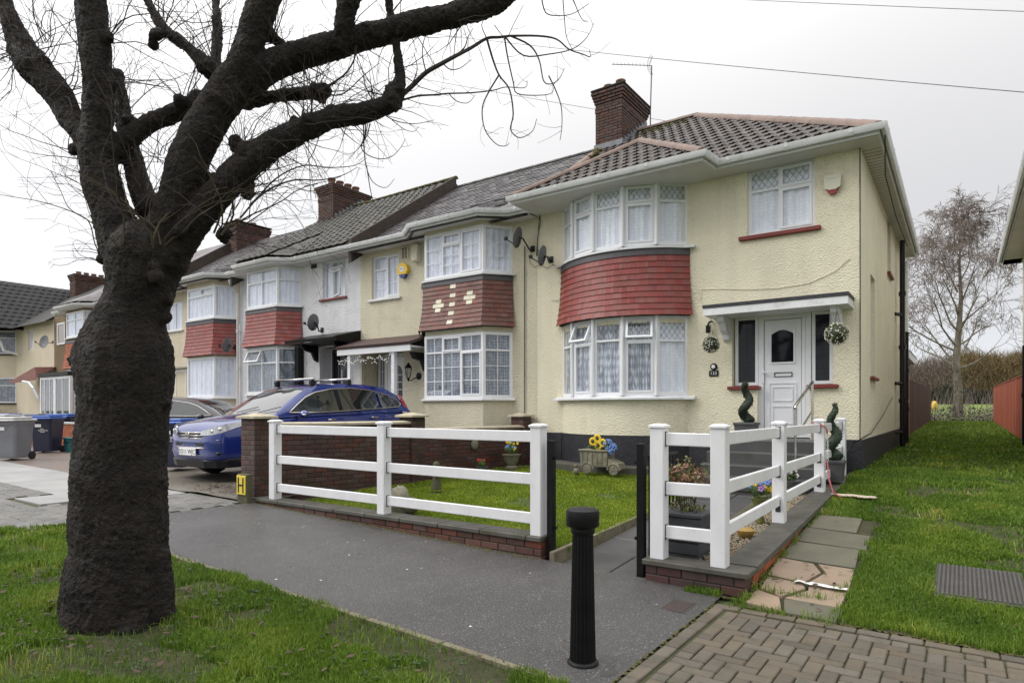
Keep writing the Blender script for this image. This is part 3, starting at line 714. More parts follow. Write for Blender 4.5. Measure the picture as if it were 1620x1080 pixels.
# front door set
YD=YF+.12
fr=MB()
for x0,x1,z0,z1 in ((-3.38,-2.97,1.99,3.23),(-2.09,-1.76,1.99,3.23)):
    ringb(fr,x0,x1,z0,z1,.055,YD,YD+.07)
ringb(fr,-2.96,-2.10,1.12,3.23,.085,YD-.02,YD+.08)
fr.box(-2.96,-2.10,YD-.06,YD+.08,1.075,1.118)
fr.box(-2.25,-2.19,YD-.012,YD+.07,1.21,3.14)
dfo=build(fr,'door_frame',m_upvc,h1)
for x0,x1 in ((-3.32,-3.03),(-2.03,-1.82)):
    g=MB(); g.box(x0-.004,x1+.004,YD+.03,YD+.036,2.045,3.175); build(g,'pane',m_glass_dk,dfo)
    q=MB()
    for k in range(1,7): z=2.05+k*1.12/7; q.box(x0,x1,YD+.024,YD+.028,z-.003,z+.003)
    q.box((x0+x1)/2-.003,(x0+x1)/2+.003,YD+.0225,YD+.026,2.05,3.17); build(q,'leading',m_lead,dfo)
dx0,dx1,dz0,dz1=-2.865,-2.26,1.13,3.135
dr=MB(); dr.box(dx0,dx1,YD+.0,YD+.045,dz0,dz1)
ringb(dr,dx0+.09,dx1-.09,2.36,3.0,.03,YD-.018,YD-.001)
for z0,z1,ww in ((1.32,1.62,.03),(1.74,2.02,.02)):
    pass
ringb(dr,dx0+.07,dx1-.07,1.22,2.03,.022,YD-.014,YD-.001); ringb(dr,dx0+.13,dx1-.13,1.30,1.62,.02,YD-.014,YD-.001); ringb(dr,dx0+.13,dx1-.13,1.70,1.96,.02,YD-.014,YD-.001)
dro=build(dr,'door',m_upvc,h1)
g=MB(); gx0,gx1=dx0+.12,dx1-.12
pts=[(gx0,YD-.008,2.39),(gx1,YD-.008,2.39),(gx1,YD-.008,2.88)]+[(gx1-(gx1-gx0)*k/8,YD-.008,2.88+.075*math.sin(PI*k/8)) for k in range(1,8)]+[(gx0,YD-.008,2.88)]
g.prism(pts,(0,.004,0)); build(g,'pane',m_glass_dk,dro)
lt=MB(); ringb(lt,-2.70,-2.40,2.13,2.21,.012,YD-.016,YD-.001); build(lt,'letterbox',m_lead,dro)
hd=MB(); hd.cbox(dx0-.035,dx0-.0,YD-.035,YD-.02,2.02,2.28,.005); hd.cbox(dx0-.025,dx0+.10,YD-.075,YD-.055,2.20,2.225,.006); hd.box(dx0-.025,dx0-.005,YD-.06,YD-.03,2.2,2.225); build(hd,'handle',m_upvc,dro)
for x0,x1 in ((-3.47,-2.92),(-2.14,-1.66)):
    s=MB(); s.cbox(x0,x1,YF-.08,YF+.11,1.91,1.975,.012); build(s,'sill',m_red_sill,h1)
# canopy over the door
cp=MB(); cp.box(-3.73,-1.43,11.06,YF+.01,3.335,3.395); build(cp,'canopy_roof',m_black_plinth,h1)
cp=MB(); cp.box(-3.72,-1.44,11.07,YF+.008,3.21,3.333); cpo=build(cp,'canopy',m_upvc_d,h1)
for bx in (-3.48,-1.66):
    b=MB(); prof=[(0,0),(.46,0),(.45,-.09),(.36,-.13),(.28,-.24),(.13,-.30),(.10,-.38),(0,-.42)]
    b.prism([(bx-.06,YF-a,3.21+z) for a,z in prof],(.12,0,0)); build(b,'canopy_bracket',m_upvc_d,h1)
# vertical trim pipe wire on the corner, cable along the front
c=MB(); c.tube([(X1R-.015,YF-.012,1.0),(X1R-.012,YF-.014,3.2),(X1R-.016,YF-.012,5.9)],.008,5); build(c,'corner_cable',m_cable,h1)
c=MB(); pts=[at(x,y,Y=YF-.01) for x,y in ((1108,475),(1110,458),(1140,457),(1180,458),(1230,456),(1280,448),(1320,430),(1345,408))]; c.tube(pts,.006,4); build(c,'wall_cable',m_cream,h1)
# roof
EZ=5.93; YE=11.28
def roofz(y,ye=YE): return EZ+(y-ye)*PITCH
RYZ=(15.6,roofz(15.6)); AX=X1R+.28-(15.6-YE)         # ridge, hip apex x
XE=X1R+.28
rf=MB()
rf.poly([(X1L,YE,EZ-.01),(XE,YE,EZ-.01),(AX,15.6,RYZ[1]-.01),(X1L,15.6,RYZ[1]-.01)])
rf.poly([(XE,YE,EZ-.01),(XE,20.9,EZ-.01),(AX,15.62,RYZ[1]-.01)])
rf.poly([(XE,20.9,EZ-.01),(X1L,20.9,EZ-.01),(X1L,15.6,RYZ[1]-.01),(AX,15.6,RYZ[1]-.01)])
BYE=10.70; BXL,BXR=-7.62,-3.62; BAX=(BXL+BXR)/2; BAY=BYE+(BXR-BXL)/2; BAZ=EZ+(BAY-BYE)*PITCH
rf.poly([(BXL,BYE,EZ-.01),(BXR,BYE,EZ-.01),(BAX,BAY,BAZ-.01)])
yv=YE+(BAZ-EZ)/PITCH
rf.poly([(BXR,BYE,EZ-.01),(BXR,YE,EZ-.012),(BAX,yv,BAZ-.01),(BAX,BAY,BAZ-.01)])
rf.poly([(BXL,BYE,EZ-.01),(BAX,BAY,BAZ-.01),(BAX,yv,BAZ-.01),(BXL,YE,EZ-.01)])
build(rf,'roof',m_roofdark,h1)
def interlock(mat,w,g,name='roof_tile'):
    out=[]
    for q in range(3):
        mb=MB(); g2=g+.04; th=.022; hw=w/2
        prof=[(-hw,.018),(-hw*.82,.028),(-hw*.62,.016),(-hw*.5,.004),(hw*.35,.004),(hw*.55,.010),(hw,.012)]
        n=len(prof); vs=[(x,0,z+th) for x,z in prof]+[(x,g2,z) for x,z in prof]+[(x,0,z) for x,z in prof]
        fs=[(i,i+1,n+i+1,n+i) for i in range(n-1)]+[(2*n+i,2*n+i+1,i+1,i) for i in range(n-1)]
        mb.add(vs,fs); out.append(mesh_of(name,mb,mat))
    return out
tm=interlock(m_rooftile,.215,.29)
L_sl=math.hypot(1,PITCH)
def reg_main(u,v):
    x=X1L+u; y=YE+v/L_sl
    if x>XE-(y-YE)-.02: return False
    # under the bay roof
    bz=-9
    zb1=EZ+(y-BYE)*PITCH; lim=(BXR-(0))-(x)
    # bay roof right plane: height rises with distance from BXR
    h=min(zb1, EZ+(BXR-x)*PITCH, EZ+(x-BXL)*PITCH, BAZ)
    if x<BXR and h>roofz(y)-.02: return False
    return True
tiles_on_plane(h1,(X1L,YE,EZ),(1,0,0),UY,reg_main,.215,.29,tm,300,crop=(0,6.7,5.15))
tiles_on_plane(h1,(BXL,BYE,EZ),(1,0,0),UY,lambda u,v: min(u,BXR-BXL-u)>v/L_sl-.03,.215,.29,tm,300,crop=(0,4.05,2.45))
def ridge(root, A, B, mat=m_ridge, r=.11, L_=.42, name='ridge_tile'):
    A=Vector(A);B=Vector(B); n=max(1,int((B-A).length/L_)); d=(B-A)/n; dn=d.normalized(); sd=dn.cross(Vector((0,0,1))).normalized(); up=sd.cross(dn)
    for k in range(n):
        mb=MB(); P=A+d*k; Q=A+d*(k+1.04)
        vs=[]
        for p,rr in ((P,r*.94),(Q,r*1.03)):
            for q in range(7): a=-.15+(PI+.3)*q/6; vs.append(p+sd*math.cos(a)*rr+up*(math.sin(a)*rr*.75-.03))
        mb.add(vs,[(i,i+1,i+8,i+7) for i in range(6)]+[(0,1,2,3,4,5,6),(13,12,11,10,9,8,7)]); build(mb,name,mat,root,smooth=50)
ridge(h1,(XE+.02,YE-.02,EZ+.025),(AX,15.6,RYZ[1]+.02),r=.13)
ridge(h1,(AX,15.6,RYZ[1]+.05),(X1L+.3,15.6,RYZ[1]+.05))
ridge(h1,(BXR+.02,BYE-.02,EZ+.05),(BAX,BAY,BAZ+.05))
ridge(h1,(BXL+.02,BYE-.02,EZ+.05),(BAX,BAY,BAZ+.05))
ridge(h1,(X1L+.02,13.0,roofz(13.0)+.08),(X1L+.05,14.5,roofz(14.5)+.08))
# moss along the ridge
mo=MB()
for k in range(150):
    x=X1L+.9+random.random()**1.6*(AX-X1L-1.1); y=15.5-abs(random.gauss(0,.22)); mo.sphere((x,y,roofz(y)+.035),random.uniform(.02,.05),6,4,(1.6,1,.35),.3)
build(mo,'moss',m_moss,h1,smooth=True,kind='stuff'); mo=MB()
for k in range(16):
    y=14.2+random.uniform(-.3,.25); mo.sphere((X1L+random.uniform(-.02,.22),y,roofz(y)+.07),random.uniform(.05,.10),7,5,(1.2,1.2,.6),.3)
build(mo,'moss_clump',m_moss,h1,smooth=True)
gutter(h1,[(BXL-.06,BYE,EZ+.02),(BXR,BYE,EZ+.02),(BXR+.06,YE-.02,EZ+.02),(XE,YE-.02,EZ+.02),(XE,20.9,EZ+.02)])
sf=MB(); z=EZ-.117
sf.poly([(BXL,BYE,z),(BXL,YF,z),(BXR+.06,YF,z),(BXR+.06,YE,z),(BXR,BYE,z)]); sf.poly([(BXR+.06,YE,z),(BXR+.06,YF+.02,z),(XE,YF+.02,z),(XE,YE,z)]); sf.poly([(X1R-.02,YF+.02,z),(X1R-.02,20.9,z),(XE,20.9,z),(XE,YF+.02,z)])
sf.quad((XE,20.9,z),(X1L,20.9,z),(X1L,20.9,EZ),(XE,20.9,EZ)); sf.quad((BXL,BYE,z),(BXL,BYE,EZ+.0),(BXL,YE,EZ),(BXL,YE,z))
build(sf,'soffit',m_soffit,h1)
sg=MB()
for k in range(1,60): 
    y=YF+k*.155
    if y<20.8: sg.box(X1R+.0,XE-.01,y-.004,y+.004,z-.004,z-.001)
build(sg,'soffit_groove',m_lead,h1)
# chimney
def chimney(root, x0,x1,y0,y1,z0,z1, pots, mat=m_brick_dk, limit=300, name='chimney', label=None, potdir='y'):
    c=MB(); c.box(x0+.01,x1-.01,y0+.01,y1-.01,z0,z1-.02); co=build(c,name,m_mortar_dk,root)
    pcs=Pieces(co,'brick',limit); g=.075; rows=int((z1-z0)/g)
    cache={}
    def B(w,d):
        k=(round(w,2),round(d,2))
        if k not in cache: cache[k]=mesh_of('brick',MB().cbox(-w/2,w/2,-d/2,d/2,-.032,.032,.004),mat)
        return cache[k]
    for r in range(rows):
        zz=z0+(r+.5)*g; q=rows-1-r; o=(.09-.022*q if q<4 else 0) ; o=max(0,o); th=.08+o
        if 5<=q<=6: o=.012
        X0,X1,Y0,Y1=x0-o,x1+o,y0-o,y1+o
        for (fx,len_,dirn) in (('f',X1-X0,0),('r',Y1-Y0,1),('b',X1-X0,0),('l',Y1-Y0,1)):
            if fx=='b' or fx=='l':
                pass
            n=int(round(len_/.22)); bl=len_/n; s=-(bl/2 if r%2 else 0)
            while s<len_-.01:
                a=max(s,0);e=min(s+bl,len_); s+=bl; w=e-a-.012
                if w<.03: continue
                m_=(a+e)/2; j=random.uniform(-.003,.003)
                if fx=='f': pcs.add(B(w,th),Matrix.Translation((X0+m_,Y0+th/2+j,zz)))
                elif fx=='b': pcs.add(B(w,th),Matrix.Translation((X0+m_,Y1-th/2,zz)))
                elif fx=='r': pcs.add(B(th,w),Matrix.Translation((X1-th/2+j,Y0+m_,zz)))
                else: pcs.add(B(th,w),Matrix.Translation((X0+th/2,Y0+m_,zz)))
    pcs.done()
    f=MB(); f.cbox(x0-.1,x1+.1,y0-.1,y1+.1,z1-.03,z1+.03,.02); build(f,'flaunching',m_mortar_dk,co)
    for (px,py,pr,ph) in pots:
        p=MB(); p.lathe([(pr*1.05,z1),(pr,z1+ph*.2),(pr*.92,z1+ph*.8),(pr*1.1,z1+ph*.85),(pr*1.1,z1+ph),(pr*.8,z1+ph),(pr*.75,z1+ph*.6)],(px,py,0),14); build(p,'chimney_pot',m_potclay,co,smooth=40)
    return co
m_potclay=M('clay_chimney_pot',(.22,.09,.06),(.12,.06,.045),nscale=6,rough=.8,bump=.2)
chimney(h1,-7.78,-7.02,14.7,16.25,7.9,9.82,[(-7.55,15.0,.12,.22),(-7.2,15.0,.12,.25),(-7.4,15.8,.11,.2)],limit=300)
m_flash=M('lead_flashing',(.22,.23,.26),(.14,.15,.17),nscale=6,rough=.5)
fl=MB()
for k in range(9):
    y=14.65+k*.17; z=roofz(y)+.02; fl.box(-7.015,-6.985+.001*k,y,y+.16,z,z+.17)
fl.box(-7.8,-6.98,14.655,14.685,roofz(14.68),roofz(14.68)+.16); fl.add([(-7.0,14.5,roofz(14.5)+.045),(-6.8,14.5,roofz(14.5)+.045),(-6.8,16,roofz(15.6)+.03),(-7.0,16,roofz(15.6)+.03)],[(0,1,2,3)])
build(fl,'flashing',m_flash,h1)

# ================================================================== canted-bay terrace houses
def poly_bay(fl,fr,yf,ld,rd): return [(fl-ld,YF),(fl,yf),(fr,yf),(fr+rd,YF)]
def terrace(xl,xr,label,wallmat,bay,skmat,frame=m_upvc,ridge_dz=0,roofmat=m_slate,cells_f=None,cells_s=None,smallwin=None,holes=(),door=None,special=None,curt=(m_net,m_netdk),sillm=m_upvc_d,rows=9,zsk=(3.42,4.58),ridgemat=m_ridge,tiled=None,gx=None,skirt_sill=m_greytile,gleft=0,gright=0,cells_f0=None,cells_s0=None,z0s=1.80,z0t=3.30,z1s=4.62,z1t=5.70,plinth=None):
    h=E('house',((xl+xr)/2,YF,.4),label,'house','houses of the terrace')
    w=MB(); hs=list(holes)
    if smallwin: hs.append(smallwin[:4])
    wall_holes(w,xl,xr,.1,5.98,YF,hs,depth=.14)
    build(w,'wall',wallmat,h); w=MB(); w.quad((xr,YB,.3),(xl,YB,.3),(xl,YB,5.98),(xr,YB,5.98)); build(w,'rear_wall',wallmat,h)
    P=poly_bay(*bay)
    for o_,za,zb in ((0,.1,z0s-.02),(-.02,z0t,z1s-.02),(0,z1t,5.82)):
        b=MB(); b.sweep([Vector((*p,0)) for p in P],[(-.1,za),(o_,za),(o_,zb),(-.1,zb)]); build(b,'bay_wall',wallmat,h)
    for lvl,(za,zb) in enumerate(((z0s,z0t),(z1s,z1t))):
        cf=(cells_f0 if lvl==0 and cells_f0 else cells_f); cs=(cells_s0 if lvl==0 and cells_s0 else cells_s)
        ct=curt[1-lvl] if lvl==0 else curt[0]
        for i,cc in ((0,cs),(1,cf),(2,cs)):
            window(h,P[i],P[i+1],za+.02,zb,cc,curtain=ct,frame=frame,edge=.045,inset=.0)
        s=MB(); s.sweep([Vector((P[0][0]-.06,YF,za))]+[Vector((*p,za)) for p in P[1:-1]]+[Vector((P[-1][0]+.06,YF,za))],[(-.05,-.03),(.07,-.04),(.07,-.005),(-.02,.02)]); build(s,'sill',sillm,h)
    if skmat is not None: skirt(h,P,zsk[0],zsk[1],rows,.17,skmat,flare=.11,band=.12,special=special,sillmat=skirt_sill)
    if smallwin:
        a,b_,c,d,cc=smallwin; window(h,(a,YF,0),(b_,YF,0),c,d,cc,curtain=curt[0],frame=frame,edge=.035,inset=.07)
        s=MB(); s.cbox(a-.1,b_+.1,YF-.07,YF+.1,c-.06,c-.002,.01); build(s,'sill',sillm if frame is m_upvc else m_red_sill,h)
    # roof with the bay eave carried forward
    rz=RYZ[1]+ridge_dz; ez=EZ+ridge_dz; sl=(rz-ez)/(15.6-YE)
    r=MB(); r.poly([(xl,YE,ez-.012),(xr,YE,ez-.012),(xr,15.6,rz-.012),(xl,15.6,rz-.012)]); r.poly([(xr,20.9,ez-.01),(xl,20.9,ez-.01),(xl,15.6,rz-.01),(xr,15.6,rz-.01)])
    fl_,fr_,yf_=bay[0]-.1,bay[1]+.1,bay[2]-.32
    ym=yf_+2.2; zm=ez+(ym-YE)*sl+.002
    r.poly([(fl_,yf_,ez),(fr_,yf_,ez),(fr_+.1,ym,zm),(fl_-.1,ym,zm)]); r.poly([(fr_,yf_,ez),(fr_+bay[4]+.1,YE,ez),(fr_+.1,ym,zm)]); r.poly([(fl_-bay[3]-.1,YE,ez),(fl_,yf_,ez),(fl_-.1,ym,zm)])
    if ridge_dz>0.05:
        pass
    ro=build(r,'roof',roofmat,h)
    # verge brickwork at the right party line where this roof stands above its neighbour
    xs0,xs1=xl+gleft,xr-gright
    gutter(h,[(xs0,YE-.02,EZ+.0),(fl_-bay[3]-.1,YE-.02,EZ+.0),(fl_,yf_,EZ-.0),(fr_,yf_,EZ-.0),(fr_+bay[4]+.1,YE-.02,EZ-.0),(xs1,YE-.02,EZ-.0)])
    so_=MB(); z=EZ-.137
    so_.poly([(xl,YE-.02,z),(xl,YF,z),(xr,YF,z),(xr,YE-.02,z)]); so_.poly([(fl_-bay[3]-.1,YE-.02,z),(fr_+bay[4]+.1,YE-.02,z),(fr_,yf_,z),(fl_,yf_,z)]); build(so_,'soffit',m_soffit,h)
    if tiled:
        tw,g,me,lim=tiled
        crop=(0,xr-xl,(15.6-YE)*L_sl-.05); uy=Vector((0,1,sl)).normalized()
        def reg(u,v): return u<xr-xl-tw*.3
        tiles_on_plane(h,(xl,YE,ez),(1,0,0),uy,reg,tw,g,me,lim,name='slate' if 'slate' in me[0].name else 'roof_tile',crop=crop,jit=.006)
        sl2=(zm-ez)/(ym-yf_); uy2=Vector((0,1,sl2)).normalized()
        tiles_on_plane(h,(fl_-.1,yf_,ez),(1,0,0),uy2,lambda u,v: True,tw,g,me,lim,name='slate' if 'slate' in me[0].name else 'roof_tile',crop=(0,fr_-fl_-tw*.4,2.2*math.hypot(1,sl2)-g*.5),jit=.006)
    return h
m_verge=M('mossy_verge_mortar',(.060,.040,.034),(.035,.028,.024),nscale=5,rough=.8,bump=.6,bscale=18,bdist=.04,dirt=((.045,.045,.02),3,.52,.75))
def verge(h,x,dz0,dz1,mat=m_verge):
    # raised brick party verge facing the lower roof on its right
    z=lambda y,d: roofz(y)+d
    v=MB(); v.add([(x-.11,YE,z(YE,dz0)-.2),(x,YE,z(YE,dz0)-.2),(x,15.6,z(15.6,dz0)-.2),(x-.11,15.6,z(15.6,dz0)-.2),(x-.11,YE,z(YE,dz1)),(x,YE,z(YE,dz1)),(x,15.6,z(15.6,dz1)),(x-.11,15.6,z(15.6,dz1))],[(0,1,5,4),(1,2,6,5),(2,3,7,6),(4,5,6,7),(3,0,4,7)])
    build(v,'roof_verge',mat,h)
def slates(mat,w,g,name):
    out=[]
    for q in range(3):
        mb=MB(); sk=random.uniform(-.01,.01); th=.012+.005*q
        mb.add([(-w/2+.003,sk,th),(w/2-.003,-sk,th),(w/2-.003,g+.05,.0),(-w/2+.003,g+.05,.0),(-w/2+.003,sk,0),(w/2-.003,-sk,0)],[(0,1,2,3),(4,5,1,0),(5,2,1),(4,0,3)]); out.append(mesh_of(name,mb,mat))
    return out
sl2m=slates(m_slate,.26,.19,'slate')
G22=[(0,.31,0,1,'G2x3'),(.31,.64,0,.72,'G2x3'),(.31,.64,.72,1,'oG2x1'),(.64,1,0,1,'oG2x3')]
G22b=[(0,.31,0,.74,'G2x3'),(0,.31,.74,1,'G2x1'),(.31,.64,0,.74,'G2x3'),(.31,.64,.74,1,'oG2x1'),(.64,1,0,.74,'oG2x3'),(.64,1,.74,1,'G2x1')]
def cross(c,i,f):
    if i!=1: return None
    col=f*1.0
    def near(a,w_): return abs(col-a)<w_
    if near(.5,.045) and c in (0,2,4,6,8): return m_creamtile
    if near(.25,.05) and c in (3,5): return m_creamtile
    if near(.25,.1) and c==4: return m_creamtile
    if near(.78,.05) and c in (2,4): return m_creamtile
    if near(.78,.1) and c==3: return m_creamtile
    return None
h2=terrace(-13.4,X1L-.004,'cream house with pale crosses on its brown tiled bay, left of the curved bay house',m_cream2,(-10.5,-8.72,11.15,.5,.42),m_browntile,cells_f=G22,cells_s=[(0,1,0,1,'G2x3')],cells_f0=G22b,cells_s0=[(0,1,0,.74,'G2x3'),(0,1,.74,1,'G2x1')],
  smallwin=(-12.96,-11.93,4.50,5.66,[(0,.5,0,.70,'G2x3'),(0,.5,.70,1,'G2x1'),(.5,1,0,1,'oG2x3')]),holes=[(-13.35,-11.75,.35,3.1)],special=cross,ridge_dz=-.19,tiled=(.26,.19,sl2m,300),gright=.02,rows=10)
ridge(h2,(-13.3,15.6,RYZ[1]-.15),(-7.75,15.6,RYZ[1]-.15),mat=m_roofgrey,r=.08)
h3=terrace(-19.25,-13.4,'white rendered house with a red tiled bay and black door canopy behind the blue car',m_white_r,(-17.95,-16.40,11.15,.4,.42),m_redtile,frame=m_upvc_d,roofmat=m_roofgrey,ridge_dz=.10,cells_f=[(0,.5,0,.68,''),(0,.5,.68,1,''),(.5,1,0,.68,''),(.5,1,.68,1,'')],cells_s=[(0,1,0,.68,''),(0,1,.68,1,'')],
  cells_f0=[(0,.5,0,.68,''),(0,.5,.68,1,'U'),(.5,1,0,.68,''),(.5,1,.68,1,'')],smallwin=(-15.02,-14.04,4.72,5.82,[(0,.36,0,1,''),(.36,1,0,.74,'R'),(.36,1,.74,1,'U')]),holes=[(-15.15,-13.75,.35,3.35)],z0s=2.02,z0t=3.40,z1t=5.76,zsk=(3.46,4.58),
  tiled=(.30,.30,interlock(m_roofgrey,.30,.30),0))
verge(h3,-13.29,-.25,.20)
verge(h3,-19.0,-.25,.14,m_roofgrey)
ridge(h3,(-19.2,15.6,RYZ[1]+.15),(-13.3,15.6,RYZ[1]+.17),mat=m_moss,r=.09)
h4=terrace(-25.0,-19.26,'buff rendered house with dark red tiled bay beside the big tree trunk',m_cream4,(-21.5,-19.82,11.15,.4,.36),m_redtile,roofmat=m_slate,ridge_dz=-.2,cells_f=[(0,1,0,.74,''),(0,.5,.74,1,''),(.5,1,.74,1,'o')],cells_s=[(0,1,0,1,'')],cells_f0=[(0,1,0,1,'')],z1t=5.62,z1s=4.55,z0s=1.95,z0t=3.28,zsk=(3.34,4.50),
  smallwin=(-24.2,-22.9,4.45,5.5,[(0,.5,0,1,''),(.5,1,0,1,'')]),curt=(m_net,m_net),tiled=(.26,.22,sl2m,0),holes=[(-24.4,-22.4,.35,3.1)])
h5=terrace(-33.3,-25.01,'brown rendered house with a white bay window seen left of the big tree trunk',m_brown_r,(-31.5,-29.8,11.1,.5,.5),m_brick_or,roofmat=m_slate,ridge_dz=.1,cells_f=[(0,.5,0,.7,''),(0,.5,.7,1,''),(.5,1,0,.7,''),(.5,1,.7,1,'')],cells_s=[(0,1,0,.7,''),(0,1,.7,1,'')],curt=(m_net,m_netdk),zsk=(3.3,4.5))
verge(h5,-24.9,-.25,.25)
# ================================================================== far left house with cross gable
h6=E('house',(-38,YF,.4),'cream house at the far left with a big dark tiled gable roof','house','houses of the terrace')
w=MB(); wall_holes(w,-44,-34.6,.1,5.8,YF,[(-37.9,-37.2,4.5,5.5)],depth=.14); build(w,'wall',m_cream4,h6)
window(h6,(-37.9,YF,0),(-37.2,YF,0),4.5,5.5,[(0,1,0,1,'')],curtain=m_net,edge=.04,inset=.07)
GP=[(-43.6,YF),(-42.9,11.0),(-40.2,11.0),(-39.5,YF)]
b=MB(); b.sweep([Vector((*p,0)) for p in GP],[(-.1,.1),(0,.1),(0,1.9),(-.1,1.9)]); b.sweep([Vector((*p,0)) for p in GP],[(-.1,3.2),(-.02,3.2),(-.02,4.4),(-.1,4.4)]); build(b,'bay_wall',m_cream4,h6)
for za,zb in ((1.9,3.2),(4.4,5.6)):
    for i in range(3): window(h6,GP[i],GP[i+1],za,zb,[(0,.5,0,.7,''),(0,.5,.7,1,''),(.5,1,0,.7,''),(.5,1,.7,1,'')] if i==1 else [(0,1,0,.7,''),(0,1,.7,1,'')],curtain=m_netdk,edge=.05)
    s=MB(); s.sweep([Vector((*p,za)) for p in GP],[(-.05,-.06),(.08,-.06),(.08,0),(-.05,0)]); build(s,'sill',m_blackmetal,h6)
r=MB(); GX,GZ=-41.4,8.25
r.poly([(GX,10.3,GZ),(GX+2.9,10.3,5.55),(GX+2.9,15.5,5.55),(GX,15.5,GZ)]); r.poly([(GX,10.3,GZ),(GX,15.5,GZ),(GX-2.9,15.5,5.55),(GX-2.9,10.3,5.55)])
r.poly([(-44.5,YE,EZ-.3),(-34.6,YE,EZ-.3),(-34.6,15.6,RYZ[1]-.35),(-44.5,15.6,RYZ[1]-.35)])
build(r,'roof',m_roofdark,h6)
uyg=Vector((-2.9,0,2.7)).normalized()
tg=interlock(m_roofdark,.33,.34)
tiles_on_plane(h6,(GX+2.9,10.3,5.57),(0,1,0),uyg,lambda u,v: True,.33,.34,tg,0,crop=(0,5.0,3.9))
g=MB(); g.prism([(GX-2.7,10.32,5.4),(GX+2.7,10.32,5.4),(GX,10.32,GZ-.1)],(0,.06,0)); build(g,'gable',m_upvc_d,h6)
g=MB()
for sx in (-1,1): g.prism([(GX,10.24,GZ+.02),(GX+sx*2.95,10.24,5.5),(GX+sx*2.95,10.24,5.28),(GX,10.24,GZ-.25)][::sx],(0,.05,0))
build(g,'bargeboard',m_upvc_d,h6)
g=MB(); g.tube([(-39.6,10.9,5.4),(-39.35,10.9,5.2),(-39.15,10.95,4.9),(-39.05,11.05,4.5),(-39.0,11.6,4.35)],.07,6); build(g,'gable_bracket',m_upvc_d,h6)
xc=at(119,440,Y=14.6).x
chimney(h6,xc-.75,xc,14.6,16.3,7.2,9.1,[(xc-.35,14.9+.38*k,.13,.22) for k in range(4)],limit=0)
qa=at(14,592,Y=10.9).x; qb=at(58,592,Y=10.9).x; r=MB(); r.add([(qa,10.9,2.9),(qb,10.9,2.98),(qb-.1,YF,3.55),(qa+1.3,YF,3.35),(qb-.25,10.9,3.05+.45),(qa,10.9,2.82),(qb,10.9,2.90)],[(0,1,4),(0,4,2,3),(1,2,4),(5,6,1,0)]); build(r,'porch_roof',m_browntile,h6)
g=MB(); g.tube([(qb-1.7,10.9,2.88),(qb-.9,10.9,2.80),(qb-.4,10.9,2.55),(qb-.12,11.0,2.1),(qb-.08,11.2,1.6)],.06,6); build(g,'porch_bracket',m_upvc_d,h6)
# brown house: small window and white porch
window(h5,(-34.2,YF-.001,0),(-33.3,YF-.001,0),4.55,5.55,[(0,1,0,1,'')],curtain=m_net,edge=.06,inset=-.03)
w=MB(); w.quad((-34.6,YF,.1),(-33.3,YF,.1),(-33.3,YF,5.9),(-34.6,YF,5.9)); build(w,'wall',m_brown_r,h5)
px0,px1=at(62,620,Y=10.4).x,at(109,620,Y=10.4).x
p=MB(); p.box(px0,px1,10.35,YF-.002,2.95,3.1); build(p,'porch_roof',m_roofdark,h5)
window(h5,(px0,10.4,0),(px0+1.55,10.4,0),.5,2.93,[(0,.3,.0,1,''),(.3,.7,0,1,''),(.7,1,0,1,'')],curtain=None,edge=.08)
window(h5,(px0+1.57,10.4,0),(px1,10.4,0),1.1,2.93,[(0,.5,.0,1,''),(.5,1,0,1,'')],curtain=None,edge=.08)
p=MB(); p.box(px0+1.57,px1,10.4,10.5,.3,1.1); p.box(px1-.1,px1,10.5,YF,.3,2.93); build(p,'porch_wall',m_white_r,h5)

# chimney of the white house
xc=-18.15
chimney(h3,xc-.85,xc,14.6,16.25,7.9,9.55,[(xc-.4,14.85+.37*k,.13,.34) for k in range(4)],limit=300)
fl=MB()
for k in range(9):
    y=14.65+k*.17; z=roofz(y)+.12; fl.box(xc+.085-.07,xc+.03,y,y+.15,z,z+.17)
build(fl,'flashing',m_flash,h3)
chimney(h4,-25.2,-24.4,14.7,16.2,7.7,9.35,[(-24.8,15.0,.12,.2),(-24.8,15.7,.12,.2)],limit=0)

# ------------------------------------------------------------------ porches, doors
m_felt=M('brown_felt_roof',(.10,.06,.055),(.07,.045,.045),nscale=5,rough=.55,bump=.3)
cx0,cx1=-13.42,-10.72
c=MB(); c.prism([(cx0,10.88,3.12),(cx0,YF+.0,3.40),(cx0,YF+.0,3.46),(cx0,10.84,3.18)],(cx1-cx0,0,0)); build(c,'canopy_roof',m_felt,h2)
c=MB(); c.box(cx0+.02,cx1-.02,10.9,10.94,2.97,3.118); c.box(cx0+.02,cx1-.02,10.942,YF-.002,3.06,3.10); build(c,'canopy',m_upvc_d,h2)
for x in (-13.0,-11.38):
    c=MB(); c.cbox(x-.055,x+.055,10.95,11.06,.4,3.058,.008); build(c,'canopy_post',m_upvc,h2)
c=MB(); c.prism([(-10.95,YF-a,2.96-z) for a,z in ((0,0),(.62,0),(.5,.16),(.25,.2),(.15,.42),(0,.5))],(.12,0,0)); build(c,'canopy_bracket',m_roofdark,h2)
c=MB(); c.quad((-13.39,12.3,.35),(-11.7,12.3,.35),(-11.7,12.3,3.1),(-13.39,12.3,3.1)); c.quad((-13.35,YF+.13,.35),(-13.35,12.3,.35),(-13.35,12.3,3.1),(-13.35,YF+.13,3.1)); c.quad((-11.75,12.3,.35),(-11.75,YF+.13,.35),(-11.75,YF+.13,3.1),(-11.75,12.3,3.1)); c.quad((-13.4,YF+.1,3.1),(-11.7,YF+.1,3.1),(-11.7,12.3,3.1),(-13.4,12.3,3.1)); build(c,'porch_wall',m_cream2,h2)
